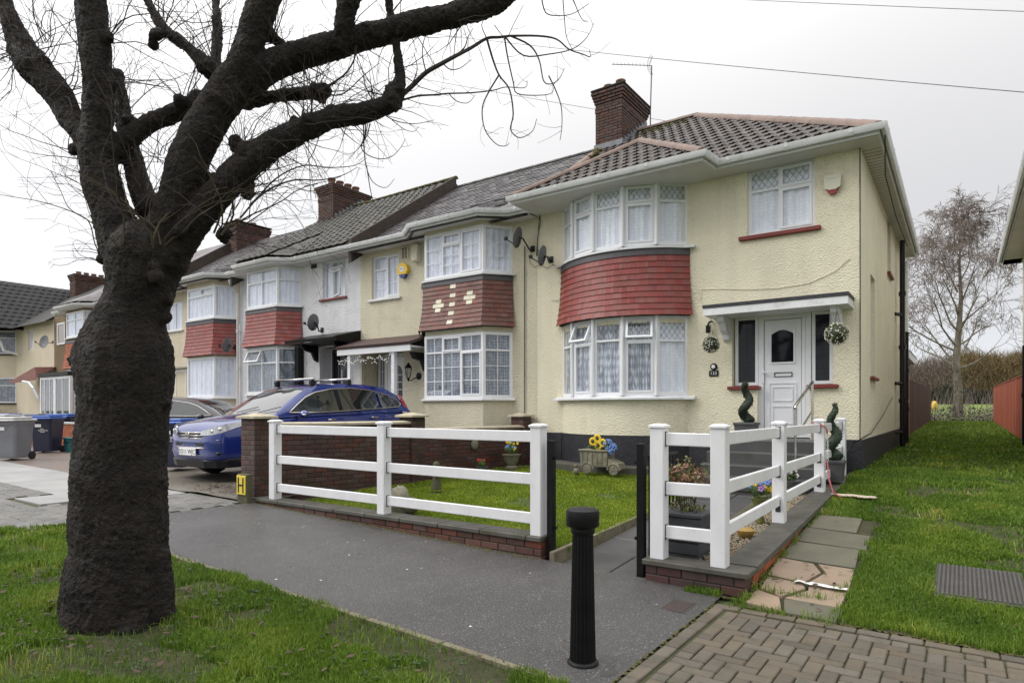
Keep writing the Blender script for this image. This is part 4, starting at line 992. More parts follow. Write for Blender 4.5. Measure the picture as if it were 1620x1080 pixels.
window(h2,(-13.28,12.24,0),(-12.98,12.24,0),.6,3.05,[(0,1,0,1,'G2x6')],curtain=m_netdk,edge=.03,inset=0)
d=MB(); ringb(d,-12.97,-11.98,.5,3.08,.07,12.2,12.28); d.box(-12.9,-12.05,12.22,12.26,.5,3.0); do=build(d,'door',m_upvc,h2)
g=MB(); g.prism([(-12.62,12.212,1.9),(-12.32,12.212,1.9),(-12.32,12.212,2.6),(-12.39,12.212,2.72),(-12.47,12.212,2.76),(-12.55,12.212,2.72),(-12.62,12.212,2.6)],(0,.006,0)); build(g,'pane',m_glass_dk,do)
g=MB()
for k in range(1,4): g.box(-12.62,-12.32,12.203,12.21,1.9+k*.2-.01,1.9+k*.2+.01)
g.box(-12.48,-12.46,12.2,12.209,1.9,2.74); build(g,'glazing_bar',m_upvc,do)
window(h2,(-11.97,12.24,0),(-11.78,12.24,0),.6,3.05,[(0,1,0,1,'G1x6')],curtain=m_netdk,edge=.02,inset=0)
# white house: dark canopy and door
c=MB(); c.prism([(-15.6,10.86,3.40),(-15.6,YF,3.62),(-15.6,YF,3.72),(-15.6,10.84,3.48)],(2.15,0,0)); build(c,'canopy_roof',m_blackmetal,h3)
c=MB(); c.prism([(-13.44,10.86,3.40),(-13.44,YF,3.30),(-13.44,YF,3.72),(-13.44,10.84,3.50)],(.05,0,0)); c.box(-15.6,-13.45,10.9,YF-.002,3.38,3.398)
for x in (-15.3,-13.9): c.prism([(x,YF-a,3.38-z) for a,z in ((0,0),(.6,0),(.45,.14),(.2,.2),(.1,.4),(0,.45))],(.1,0,0))
build(c,'canopy',m_blackmetal,h3)
m_greydoor=M('dark_grey_door',(.05,.05,.065),(.04,.04,.05),nscale=3,rough=.3)
c=MB(); c.quad((-15.15,12.1,.35),(-13.75,12.1,.35),(-13.75,12.1,3.35),(-15.15,12.1,3.35)); c.quad((-15.15,YF+.13,.35),(-15.15,12.1,.35),(-15.15,12.1,3.35),(-15.15,YF+.13,3.35)); c.quad((-13.75,12.1,.35),(-13.75,YF+.13,.35),(-13.75,YF+.13,3.35),(-13.75,12.1,3.35)); build(c,'porch_wall',m_white_r,h3)
d=MB(); ringb(d,-15.0,-13.85,.5,3.3,.06,12.02,12.09); d.box(-14.65,-13.95,12.04,12.08,.55,3.2); do=build(d,'door',m_greydoor,h3)
g=MB(); g.box(-14.95,-14.7,12.035,12.05,.9,3.2); g.box(-14.25,-14.05,12.025,12.035,1.2,3.0); build(g,'pane',m_glass_dk,do)
g=MB(); g.tube([(-14.5,11.98,1.3),(-14.5,11.98,2.7)],.02,8); g.tube([(-14.5,11.98,1.5),(-14.5,12.04,1.5)],.012,6); g.tube([(-14.5,11.98,2.5),(-14.5,12.04,2.5)],.012,6); build(g,'handle',m_chrome,do)
c=MB(); c.box(-16.05,-15.88,11.5,YF-.003,.4,3.4); build(c,'bay_post',m_blackmetal,h3)
c=MB(); c.quad((-24.4,11.9,.35),(-22.4,11.9,.35),(-22.4,11.9,3.1),(-24.4,11.9,3.1)); build(c,'porch_wall',m_cream4,h4)
window(h4,(-24.3,11.85,0),(-22.5,11.85,0),.5,3.0,[(0,.3,0,1,''),(.3,.7,0,1,''),(.7,1,0,1,'')],curtain=m_netdk)

# ------------------------------------------------------------------ pipes on the houses
def pipe(root,pts,r,mat,name='downpipe',collars=True):
    p=MB(); p.tube(pts,r,10); o=build(p,name,mat,root,smooth=40)
    if collars:
        a=Vector(pts[-2]);b=Vector(pts[-1]); n=int((a-b).length/1.4)
        c=MB()
        for k in range(1,n+1):
            q=a.lerp(b,k/(n+1)); c.tube([q-Vector((0,0,.05)),q+Vector((0,0,.05))],r*1.35,10); c.box(q.x-r*.8,q.x+r*.8,q.y-.0,q.y+r*2,q.z-.02,q.z+.02)
        build(c,'pipe_collar',mat,o,smooth=40)
    return o
py=18.4
pipe(h1,[(X1R+.14,py,5.75),(X1R+.14,py,.45)],.06,m_blackplastic,name='soil_pipe')
for z in (3.9,2.2,1.0):
    c=MB(); c.tube([(X1R+.14,py,z),(X1R-.0,py-.35,z+.0)],.045,8); build(c,'branch_pipe',m_blackplastic,h1,smooth=40)
pipe(h1,[(X1R+.12,20.3,5.6),(X1R+.12,20.3,.5)],.04,m_upvc_d)
pipe(h1,[(X1R+.16,19.6,3.6),(X1R+.16,19.6,.55)],.045,m_blackplastic)
pipe(h3,[(-19.1,10.95+.3,5.7),(-19.15,11.35,5.5),(-19.2,11.6,5.3),(-19.2,11.6,.5)],.04,m_upvc_d)
pipe(h2,[(-7.95,YF-.03,5.2),(-7.95,YF-.03,.9)],.012,m_cable_g,name='thin_conduit',collars=False)
c=MB()
for k in range(3):
    pts=[at(x+random.uniform(-2,2),y,Y=YF-.03) for x,y in ((855,335),(854,352),(850,370),(848,390),(849,405))]; c.tube(pts,.007,4)
c.tube([at(x,y,Y=YF-.03) for x,y in ((852,395),(856,420),(866,424),(876,418),(884,425))],.005,4); c.tube([at(x,y,Y=YF-.03) for x,y in ((840,395),(838,415),(846,423),(852,420))],.005,4)
c.tube([at(x,y,Y=YF-.02) for x,y in ((872,475),(884,476),(890,470))],.005,4)
build(c,'aerial_cable',m_cable,h1)
c=MB(); c.tube([(-.95+.0,11.2,5.75),(-1.1,13,5.72),(-1.15,16,5.73),(-1.12,19,5.72)],.012,5); build(c,'eaves_cable',m_cable,h1)
# rear extension of house 1
ext=MB(); 
brx=E('rear_extension',(-3,22.5,.6),'low brick rear extension with white fascia behind the end house','extension')
c=MB(); c.box(-5,X1R-.03,20.95,24.0,.3,3.0); build(c,'wall',m_mortar,brx)
pcs=Pieces(brx,'brick',300); cache={}
for r_ in range(36):
    y=20.96-(.11 if r_%2 else 0)
    while y<24.0:
        a=max(y,20.96);e=min(y+.225,24.0); y+=.225; k=round(e-a-.01,3)
        if k<.03: continue
        if k not in cache: cache[k]=mesh_of('brick',MB().box(-.03,.012,-k/2,k/2,-.0325,.0325),m_brick_ex)
        pcs.add(cache[k],Matrix.Translation((X1R-.03,(a+e)/2,.33+r_*.075)))
pcs.done()
c=MB(); c.box(-5.1,X1R+.14,20.9,24.1,3.0,3.22); build(c,'fascia',m_upvc_d,brx)
c=MB(); c.prism([(-5.1,20.9,3.22),(X1R+.16,20.9,3.22),(-3.2,20.9,4.1)],(0,3.3,0)); build(c,'roof',m_roofdark,brx)

# ------------------------------------------------------------------ fittings on the walls
m_dish=M('grey_dish',(.15,.15,.165),(.12,.12,.13),nscale=5,rough=.5)
def dish(c, face, r, wall, label):
    c=Vector(c); f=Vector(face).normalized()
    root=E('satellite_dish',wall,label,'satellite dish','satellite dishes on the terrace')
    ax=f.to_track_quat('Z','Y').to_matrix()
    d=MB(); prof=[(r*k/6, .16*r*(k/6)**2) for k in range(7)]+[(r,.16*r-.008)]+[(r*k/6,.16*r*(k/6)**2-.012) for k in range(5,-1,-1)]
    prof[0]=(.001,0); prof[-1]=(.001,-.012)
    d.lathe(prof,c,20,ax); build(d,'reflector',m_dish,root,smooth=40)
    a=MB(); low=c-Vector((0,0,1))*r*.85+f*.02; l=c+f*r*1.35-Vector((0,0,r*.35)); a.tube([c-f*.03,low,l],.012,6); a.cbox(l.x-.045,l.x+.03,l.y-.03,l.y+.03,l.z-.02,l.z+.05,.01); build(a,'feed_arm',m_blackplastic,root)
    b=MB(); b.tube([c-f*.015,c-f*.09,Vector(wall)+Vector((0,-.12,-.05)),Vector(wall)],.018,7); b.cbox(wall[0]-.06,wall[0]+.06,wall[1]-.03,wall[1]-.003,wall[2]-.07,wall[2]+.07,.01); build(b,'bracket',m_blackplastic,root)
D1=at(821,376,Y=11.25); D2=at(860,405,Y=11.3)
dish(D1,(-.95,-.22,.25),.23,tuple(at(843,394,Y=YF)),'pale grey satellite dish nearest the brown tiled bay')
dish(D2,(-.95,-.22,.25),.22,tuple(at(872,411,Y=YF)),'darker grey satellite dish nearest the curved red bay')
D3=at(497,510,Y=11.2); dish(D3,(-.95,-.25,.2),.24,tuple(at(510,522,Y=YF)),'satellite dish on the white wall above the black canopy')
D4=at(361,546,Y=11.1); dish(D4,(-.9,-.4,.2),.24,tuple(at(372,549,Y=YF-.1)),'satellite dish beside the dark red tiled bay next to the tree trunk')
D5=at(71,541,Y=11.0); dish(D5,(.25,-.95,.15),.30,tuple(at(84,541,Y=YF)),'round satellite dish facing the street on the cream wall at far left')
def text_mesh(cu,name):
    t=bpy.data.objects.new('tmp',cu); COL.objects.link(t); dg=bpy.context.evaluated_depsgraph_get(); me=bpy.data.meshes.new_from_object(t.evaluated_get(dg)); bpy.data.objects.remove(t)
    o=bpy.data.objects.new(name,me); COL.objects.link(o); return o
def text(body, name, loc, size, mat, parent=None, rz=0, rx=PI/2, ext=.001, align='CENTER'):
    cu=bpy.data.curves.new(name,'FONT'); cu.body=body; cu.size=size; cu.extrude=ext; cu.align_x=align; cu.align_y='CENTER'; cu.materials.append(mat); cu.resolution_u=3
    o=text_mesh(cu,name); o.parent=parent; o.location=Vector(loc)-org(parent); o.rotation_euler=(rx,0,rz); return o
m_ivory=M('ivory_plastic',(.62,.60,.50),rough=.4); m_yel=M('yellow_plastic',(.75,.48,.03),rough=.35); m_blue=M('navy_plastic',(.03,.05,.2),rough=.35); m_whitep=M('white_plastic',(.8,.8,.8),rough=.4)
m_redp=M('dull_red_plastic',(.28,.03,.03),rough=.35)
a1=at(1317,291,Y=YF-.04); r=E('alarm_box',(a1.x,YF,a1.z-.16),'ivory alarm box with a red base under the eaves of the end house','alarm box')
b=MB(); pts=[(-.11,.15),(.11,.15),(.13,.1),(.12,-.06),(.05,-.1),(-.05,-.1),(-.12,-.06),(-.13,.1)]
b.prism([(a1.x+x,YF-.07,a1.z+z) for x,z in pts],(0,.068,0)); b.box(a1.x-.09,a1.x+.09,YF-.076,YF-.071,a1.z+.085,a1.z+.125); build(b,'cover',m_ivory,r)
b=MB(); b.prism([(a1.x+x,YF-.06,a1.z+z) for x,z in [(-.10,-.075),(-.05,-.102),(.05,-.102),(.10,-.075),(.04,-.17),(-.04,-.17)][::-1]],(0,.055,0)); build(b,'strobe',m_redp,r)
a2=at(638,428,Y=YF-.06); r=E('alarm_box',(a2.x,YF,a2.z-.2),'yellow alarm box with a navy base beside the small window of the cream house','alarm box')
b=MB(); hexp=[(.0,.2),(.15,.13),(.19,.0),(.13,-.1),(-.13,-.1),(-.19,.0),(-.15,.13)]
b.prism([(a2.x+x,YF-.11,a2.z+z) for x,z in hexp][::-1],(0,.105,0)); build(b,'cover',m_yel,r)
b=MB(); b.prism([(a2.x+x,YF-.1,a2.z+z) for x,z in [(-.12,-.102),(.12,-.102),(.06,-.19),(-.06,-.19)]],(0,.09,0)); build(b,'strobe',m_blue,r)
b=MB(); b.prism([(a2.x+.09*math.cos(k*PI/4+PI/8),YF-.116,a2.z+.03+.07*math.sin(k*PI/4+PI/8)) for k in range(8)],(0,.004,0)); build(b,'badge',m_whitep,r)
text('ADT','lettering',(a2.x,YF-.1185,a2.z+.03),.075,m_blue,r)
v=at(641,400,Y=YF); r=E('air_vent',(v.x,YF,v.z-.15),'small pierced air brick set in the cream wall above the yellow alarm box','air vent')
b=MB(); b.box(v.x-.13,v.x+.13,YF-.02,YF+.0,v.z-.16,v.z+.16); build(b,'vent_plate',m_cream2,r)
b=MB()
for i in range(2):
    for j in range(5): b.box(v.x-.09+i*.1,v.x-.02+i*.1,YF-.024,YF-.0205,v.z-.13+j*.055,v.z-.095+j*.055)
build(b,'vent_slot',m_room,r)
v=at(658,400,Y=YF-.08); b=MB(); b.cbox(v.x-.11,v.x+.11,YF-.16,YF-.002,v.z-.22,v.z+.2,.02); build(b,'junction_box',m_cream2,None,label='cream box under the gutter between the small window and the bay',cat='box')
v=at(513,394+24,Y=YF); b=MB(); vv=at(497,418,Y=YF); b.box(vv.x-.12,vv.x+.12,YF-.02,YF,vv.z-.12,vv.z+.12); build(b,'air_vent',m_roofdark,None,label='black square air vent on the white wall left of the open upper window',cat='air vent')
# number plaque, bell, lamp
n=at(1129,590.5,Y=YF-.015); b=MB(); r=E('number_plaque',(n.x,YF,n.z-.06),'black plaque with a house number below the round bell','number plaque')
b.cbox(n.x-.085,n.x+.085,YF-.022,YF-.002,n.z-.055,n.z+.055,.006); build(b,'plate',m_blackmetal,r); text('133','numerals',(n.x,YF-.024,n.z),.085,m_whitep,r)
n=at(1129,580,Y=YF-.02); r=E('door_bell',(n.x,YF,n.z-.07),'round black bell with a white push above the number plaque','bell')
ax=Matrix.Rotation(PI/2,3,'X'); b=MB(); b.lathe([(.065,-.0),(.065,.02),(.05,.035),(.03,.04)],(n.x,YF,n.z),18,ax); build(b,'housing',m_blackmetal,r,smooth=40)
b=MB(); b.lathe([(.036,.036),(.036,.046),(.02,.052)],(n.x,YF,n.z),14,ax); build(b,'push',m_whitep,r,smooth=40)
n=at(1120,518,Y=YF-.1); r=E('wall_light',(n.x,YF,n.z-.1),'small black cylinder wall light under the left end of the door canopy','wall light')
b=MB(); b.cbox(n.x-.035,n.x+.035,YF-.13,YF-.06,n.z-.1,n.z+.04,.01); b.tube([(n.x,YF-.1,n.z+.04),(n.x+.02,YF-.09,n.z+.1),(n.x+.05,YF-.02,n.z+.12)],.02,6); build(b,'lamp_body',m_blackmetal,r)
n=at(646,592,Y=YF-.2); r=E('wall_lantern',(n.x,YF,n.z-.2),'black carriage lantern on the cream wall beside the ground floor bay','lantern')
b=MB(); b.lathe([(.012,.30),(.03,.27),(.09,.18),(.095,.16)],(n.x,n.y,n.z),8); b.lathe([(.05,-.08),(.03,-.1),(.03,-.14),(.01,-.18)],(n.x,n.y,n.z),8)
for k in range(6): a=k*PI/3; b.tube([(n.x+.085*math.cos(a),n.y+.085*math.sin(a),n.z+.16),(n.x+.05*math.cos(a),n.y+.05*math.sin(a),n.z-.08)],.007,4)
b.tube([(n.x,n.y,n.z-.1),(n.x+.03,n.y+.05,n.z-.16),(n.x+.12,n.y+.1,n.z-.1),(n.x+.18,YF-.02,n.z-.05)],.014,6); b.lathe([(.09,0),(.09,.02),(.05,.035)],(n.x+.18,YF,n.z-.04),14,ax); build(b,'frame',m_blackmetal,r,smooth=40)
b=MB(); b.lathe([(.075,.155),(.045,-.075)],(n.x,n.y,n.z),6); build(b,'lamp_glass',m_glass,r)
# lights strung along the porch of house 2
m_bulb=M('clear_fairy_bulb',(.85,.85,.8),rough=.3)
b=MB(); c=MB()
for k in range(70):
    t=k/69; x=-13.3+t*1.95; z=2.93-.10*abs(math.sin(t*PI*5))-random.uniform(0,.14); y=10.86+random.uniform(-.02,.02); b.sphere((x,y,z),.016,6,4)
    if k: c.tube([lp,(x,y,z+.012)],.004,3)
    lp=(x,y,z+.012)
for k in range(26):
    a=k*.9; z=2.9-k*.07; b.sphere((-11.38+.075*math.cos(a),11.0+.075*math.sin(a),z),.014,6,4)
r=E('fairy_lights',(-12.3,10.9,2.7),'string of tiny white lights along the porch beam of the cream house','string lights'); build(b,'bulbs',m_bulb,r,smooth=True,kind='stuff'); build(c,'wire',m_cable,r)
# aerial on chimney 1
mast=[at(1029,176,D=17.3),at(1031,104,D=17.3)]; mt=mast[1]
r=E('television_aerial',(mast[0].x,mast[0].y,8.8),'long television aerial on a mast behind the tall front chimney','aerial')
b=MB(); b.tube([(mast[0].x,mast[0].y,8.9),mast[0],mast[1]],.017,6); build(b,'mast',m_cable_g,r)
e=at(968,102,D=17.6); b=MB(); b.tube([mt,e],.010,5); dv=(e-mt); 
sdv=Vector((dv.y,-dv.x,0)).normalized()
for k in range(1,11): q=mt+dv*(k/10.5); l=.10-.004*k; b.tube([q-sdv*l+Vector((0,0,.02)),q,q+sdv*l+Vector((0,0,.02))],.005,4)
for sg in (-1,1):
    for k in range(4): q=mt+dv*.06+Vector((0,0,sg*.06*(k+1)))-dv*(.03*k-.04); b.tube([q-sdv*.15,q+sdv*.15],.005,4)
    b.tube([mt+dv*.06,mt-dv*.03+Vector((0,0,sg*.26))],.006,4)
build(b,'boom',m_cable_g,r)
e2=at(492,300,D=24.5); b=MB(); b.tube([e2+Vector((0,0,-.4)),e2+Vector((-.2,0,2.3))],.015,5); b.tube([e2+Vector((.2,0,.1)),e2+Vector((-.3,0,.3))],.02,5); b.tube([e2+Vector((.15,.2,.25)),e2+Vector((-.15,-.2,.1))],.02,5); b.tube([e2+Vector((.3,0,-.4)),e2+Vector((-.35,0,1.8))],.012,5)
build(b,'television_aerial',m_cable_g,None,label='thin aerial mast beside the chimney pots of the white house',cat='aerial')
# overhead wires
def wire(a,b_,sag,label,r=.012):
    a=Vector(a);b_=Vector(b_); pts=[a.lerp(b_,k/16)-Vector((0,0,sag*4*(k/16)*(1-k/16))) for k in range(17)]
    m=MB(); m.tube(pts,r,4); build(m,'overhead_wire',m_cable_g,None,label=label,cat='wire',group='overhead wires')
wire(at(640,48,D=30),at(2100,186,D=11),.15,'upper overhead wire crossing the sky above the end house',.010)
wire(at(900,-14,D=24),at(2100,36,D=12),.05,'overhead wire at the top edge of the sky',.008)
wire(at(640,120,D=30),at(1400,245,D=26),.1,'faint wire running behind the tall front chimney',.009)
wire(at(395,350,D=30),at(700,290,D=60),.3,'faint wire over the roof of the white house',.010)
# ================================================================== front garden of the end house
def lz(x,y): return .13+.22*clamp((y-5.5)/5)
m_lawn=M('lawn_soil',(.05,.075,.018),(.035,.05,.015),nscale=4,rough=.95,bump=.4,bscale=50)
patch('lawn_ground',-8.35,-3.28,5.5,11.3,m_lawn,dz=-.01,step=.3,zf=lz,rough=.012)
# path
proot=bpy.data.objects.new('garden_path',None); COL.objects.link(proot); proot['kind']='structure'; ORG['garden_path']=Vector((0,0,0))
def pz(y): return .015+.33*clamp((y-5.35)/5)
pp=Pieces(proot,'path_slab',300); y=5.36
pm=[mesh_of('path_slab',MB().cbox(-.27,.27,-.29,.29,-.06,0,.006),m_path),mesh_of('path_slab',MB().cbox(-.27,.27,-.29,.29,-.06,0,.009),m_path)]
for j in range(9):
    y=5.36+.3+j*.59; sl=math.atan2(pz(y+.3)-pz(y-.3),.6)
    for i in range(2): pp.add(random.choice(pm),Matrix.Translation((-3.0+.02+i*.55,y,pz(y)+random.uniform(-.003,.003)))@Matrix.Rotation(sl,4,'X')@Matrix.Rotation(random.uniform(-.01,.01),4,'Z'))
pp.done()
patch('path_bed',-3.5,-2.1,5.3,11.0,m_joint,dz=-.02,step=.4,zf=lambda x,y: pz(y))
mb=MB(); 
for k in range(8): 
    y0=5.33+k*.72
    mb.prism([(-3.33,y0,lz(0,y0)-.3),(-3.28,y0,lz(0,y0)-.3),(-3.28,y0,lz(0,y0)+.012),(-3.33,y0,lz(0,y0)+.012)],(random.uniform(-.01,.01),.71,.030))
build(mb,'path_edging',m_edge,None,kind='structure')
# concrete ledge against the plinth
mb=MB(); mb.sweep([Vector((-7.55,11.45,0))]+[bow(a,BR+.28) for a in range(-40,41,10)]+[Vector((-3.35,11.45,0))],[(0,.2),(.12,.2),(.12,.47),(0,.50)]); mb.sweep([Vector((-7.5,11.62,0))]+[bow(a,BR+.02) for a in range(-40,41,10)]+[Vector((-3.35,11.6,0))],[(0,.2),(.28,.2),(.28,.475),(0,.49)])
build(mb,'plinth_ledge',m_cope,h1)
# steps
sroot=E('door_steps',(-2.6,10.6,.4),'dark concrete steps leading up to the white front door','steps')
for k,(y0,zt) in enumerate(((10.55,1.06),(10.22,.88),(9.90,.70),(9.60,.54))):
    m_=MB(); m_.cbox(-3.38,-1.72,y0,11.72 if k==0 else y0+.40,zt-.20,zt,.012); build(m_,'step',m_path,sroot)
    m_=MB(); m_.box(-3.36,-1.74,y0+.03,y0+.36,.1,zt-.202); build(m_,'riser',m_cope,sroot)
# stainless handrail
hr=E('handrail',(-2.0,10.6,.7),'stainless steel handrail beside the front steps','handrail')
A=Vector((-2.0,10.03,1.60)); B=Vector((-2.0,11.35,2.01))
m_=MB(); m_.tube([A-Vector((0,.02,.03)),A,B,B+Vector((0,.05,-.03))],.024,10); build(m_,'rail',m_chrome,hr,smooth=40)
for p,zb in ((A,.70),(B,1.06)):
    m_=MB(); m_.tube([(p.x,p.y+.02,zb),(p.x,p.y+.02,p.z-.02)],.02,10); m_.lathe([(.045,zb),(.045,zb+.012),(.02,zb+.014)],(p.x,p.y+.02,0),12); build(m_,'post',m_chrome,hr,smooth=40)
m_=MB(); m_.tube([(-2.0,10.35,1.22),(-2.0,11.3,1.52)],.018,8); build(m_,'lower_rail',m_chrome,hr,smooth=40)

# low front walls with concrete coping
WL=E('garden_wall',(-5.9,5.45,.0),'low brick wall with dark coping under the long white fence','garden wall','low walls of the end house garden')
WY=5.44
brick_face(WL,(-8.36,WY,0),(1,0,0),4.93,.0,.225,.215,m_brick_red,m_mortar_dk)
k=0; x=-8.40
while x<-3.50:
    m_=MB(); m_.cbox(x,min(x+.6,-3.42)-.006,WY-.135,WY+.135,.225,.275,.008); build(m_,'coping_stone',m_cope,WL); x+=.6
WR=E('garden_wall',(-1.9,5.44,0),'low mossy brick wall with coping to the right of the gate and along the side','garden wall','low walls of the end house garden')
brick_face(WR,(-2.32,WY,0),(1,0,0),.88,.0,.165,.215,m_brick_wet,m_mortar_dk)
WX=-1.55
brick_face(WR,(WX,5.56,-.05),(0,1,0),5.95,.0,.21,.215,m_brick_or,m_mortar,zslope=.30)
m_=MB(); m_.cbox(-2.34,-1.41,WY-.14,WY+.13,.165,.215,.008); build(m_,'coping_stone',m_cope,WR)
y=5.575; k=0
def ct(y): return .215+.30*clamp((y-5.45)/6)
while y<11.3:
    y1=min(y+.75,11.5); m_=MB()
    m_.prism([(WX-.14,y,ct(y)-.05),(WX+.14,y,ct(y)-.05),(WX+.14,y,ct(y)),(WX-.14,y,ct(y))],(0,y1-y-.006,ct(y1)-ct(y))); build(m_,'coping_stone',m_cope,WR); y=y1
# white post and rail fence
PW=.064
def fpost(root,x,y,z0,zt=1.40):
    m_=MB(); m_.cbox(x-PW,x+PW,y-PW,y+PW,z0,zt-.03,.006); o=build(m_,'post',m_fence_w,root)
    m_=MB(); z=zt-.03; e=PW+.012
    vs=[(x-e,y-e,z),(x+e,y-e,z),(x+e,y+e,z),(x-e,y+e,z),(x-e,y-e,z+.018),(x+e,y-e,z+.018),(x+e,y+e,z+.018),(x-e,y+e,z+.018),(x-e*.5,y-e*.5,z+.036),(x+e*.5,y-e*.5,z+.036),(x+e*.5,y+e*.5,z+.036),(x-e*.5,y+e*.5,z+.036)]
    m_.add(vs,[(0,3,2,1),(0,1,5,4),(1,2,6,5),(2,3,7,6),(3,0,4,7),(4,5,9,8),(5,6,10,9),(6,7,11,10),(7,4,8,11),(8,9,10,11)]); build(m_,'cap',m_fence_w,o)
def frail(root,a,b_):
    a=Vector(a)+Vector((0,0,random.uniform(-.004,.004)));b_=Vector(b_)+Vector((0,0,random.uniform(-.005,.003))); d=(b_-a); L0=d.length; d.normalize(); ang=math.atan2(d.y,d.x); el=math.asin(d.z)
    m_=MB(); m_.T=Matrix.Translation(a)@Matrix.Rotation(ang,4,'Z')@Matrix.Rotation(-el,4,'Y'); m_.cbox(0,L0,-.02,.02,-.058,.058,.007); build(m_,'rail',m_fence_w,root)
    m_=MB(); m_.T=Matrix.Translation(a)@Matrix.Rotation(ang,4,'Z'); m_.box(-.0,.006,-.026,.026,-.066,.066); m_.box(L0-.006,L0,-.026,.026,-.066,.066); build(m_,'rail_socket',m_lead,root)
FY=5.43
pxs=[at(433,700,Y=FY).x+.04,at(605,700,Y=FY).x+.03,at(852,700,Y=FY).x]
F1=E('rail_fence',(pxs[1],FY,.27),'long white three rail fence in front of the lawn','fence','white rail fences')
for i,x in enumerate(pxs): fpost(F1,x,FY,.272 if i<2 else .05,1.405)
for i in range(2):
    for z,dz in ((1.275,.0),(.84,.0),(.44,.0)): frail(F1,(pxs[i]+PW,FY,z),(pxs[i+1]-PW,FY,z-dz))
xg=at(1043,700,Y=FY).x; xcn=at(1139,700,Y=FY).x
F2=E('rail_fence',(xcn,FY,.21),'white three rail fence turning the corner right of the gate','fence','white rail fences')
fpost(F2,xg,FY,.212,1.42); fpost(F2,xcn,FY,.212,1.425)
for z in (1.29,.85,.46): frail(F2,(xg+PW,FY,z),(xcn-PW,FY,z))
Pe=at(1331,700,Y=11.3); fsl=(Pe.x-xcn)/(Pe.y-FY)
def onfence(px):                                       # where the skewed fence line crosses a sight line
    r_=ray(px,700); t=(xcn-fsl*FY)/(r_.x-fsl*r_.y); return (r_.x*t,r_.y*t)
psd=[(xcn,FY),onfence(1233),onfence(1297),(Pe.x,11.3)]
for x,y in psd[1:]: fpost(F2,x,y,ct(y)-.01,1.42)
for i in range(3):
    for z,r_ in ((1.30,.0),(.87,.015),(.50,.05)): frail(F2,(psd[i][0],psd[i][1]+PW,z+r_*i),(psd[i+1][0],psd[i+1][1]-PW,z+r_*(i+1)))
FX3,FY3=psd[2]
# gate and gate posts
for x,lb in ((-3.375,'black gate post beside the long white fence'),(-2.40,'black gate post beside the corner fence')):
    m_=MB(); m_.cbox(x-.035,x+.035,FY-.03,FY+.04,.0,1.24,.004); r=E('gate_post',(x,FY,0),lb,'gate post','black gate posts'); build(m_,'post',m_blackmetal,r)
    m_=MB(); sx=1 if x<-3 else -1
    for z in (.35,1.05): m_.box(x+sx*.035,x+sx*.06,FY-.015,FY+.015,z,z+.03)
    for z in (.3,.7,1.1): m_.sphere((x+sx*.02,FY-.034,z),.008,6,4)
    build(m_,'hinge',m_blackmetal,r)
gt=E('garden_gate',(-2.37,FY+.1,.05),'black metal garden gate standing open into the garden','gate')
gx=-2.36
for z in (.14,1.10):
    m_=MB(); m_.box(gx-.012,gx+.012,FY+.08,FY+.80,z,z+.025); build(m_,'rail',m_blackmetal,gt)
for k in range(8):
    m_=MB(); yy=FY+.09+k*.098; m_.box(gx-.008,gx+.008,yy,yy+.016,.166,1.099); build(m_,'bar',m_blackmetal,gt)
# pillar and party wall between the gardens
PWl=E('boundary_wall',(-8.3,8.5,.2),'dark red brick boundary wall with pale coping beside the blue car','boundary wall')
def pillar(x0,x1,y0,y1,z0,z1,mat=m_brick_wet):
    c=MB(); c.box(x0+.008,x1-.008,y0+.008,y1-.008,z0,z1); po=build(c,'pillar',m_mortar_dk,PWl)
    pcs=Pieces(po,'brick',300); rows=int((z1-z0)/.075); cache={}
    for r_ in range(rows):
        zz=z0+(r_+.5)*.075
        w_=x1-x0; d_=y1-y0
        if r_%2==0: seg=[(x0,x0+w_*.64,y0,y0+.1),(x0+w_*.64,x1,y0,y0+d_*.5),(x1-.1,x1,y0+d_*.5,y1),(x0,x1-.1,y1-.1,y1),(x0,x0+.1,y0+.1,y1-.1)]
        else: seg=[(x0,x0+w_*.36,y0,y0+.1),(x0+w_*.36,x1,y0,y0+.1),(x1-.1,x1,y0+.1,y1),(x0,x1-.1,y1-.1,y1),(x0,x0+.1,y0+.1,y1-.1)]
        for a,b_,c_,d2 in seg:
            k=(round(b_-a,3),round(d2-c_,3))
            if k not in cache: cache[k]=mesh_of('brick',MB().cbox(-k[0]/2+.005,k[0]/2-.005,-k[1]/2+.005,k[1]/2-.005,-.0325,.0325,.004),mat)
            pcs.add(cache[k],Matrix.Translation(((a+b_)/2+random.uniform(-.002,.002),(c_+d2)/2,zz)))
    pcs.done()
    c=MB(); e=.05; x0-=e;x1+=e;y0-=e;y1+=e; cx_,cy_=(x0+x1)/2,(y0+y1)/2
    c.add([(x0,y0,z1),(x1,y0,z1),(x1,y1,z1),(x0,y1,z1),(x0,y0,z1+.035),(x1,y0,z1+.035),(x1,y1,z1+.035),(x0,y1,z1+.035),(cx_,cy_,z1+.085)],[(0,3,2,1),(0,1,5,4),(1,2,6,5),(2,3,7,6),(3,0,4,7),(4,5,8),(5,6,8),(6,7,8),(7,4,8)]); build(c,'cap',m_capst,po)
pillar(-8.86,-8.50,5.40,5.72,.12,1.42)
A=Vector((-8.60,5.72,0)); B=Vector((-8.10,8.15,0)); C2=Vector((-8.05,8.45,0)); D_=Vector((-7.85,11.35,0))
brick_face(PWl,A,(B-A),(B-A).length,.1,1.30,.20,m_brick_wet,m_mortar_dk)
brick_face(PWl,C2,(D_-C2),(D_-C2).length,.1,1.16,.20,m_brick_wet,m_mortar_dk)
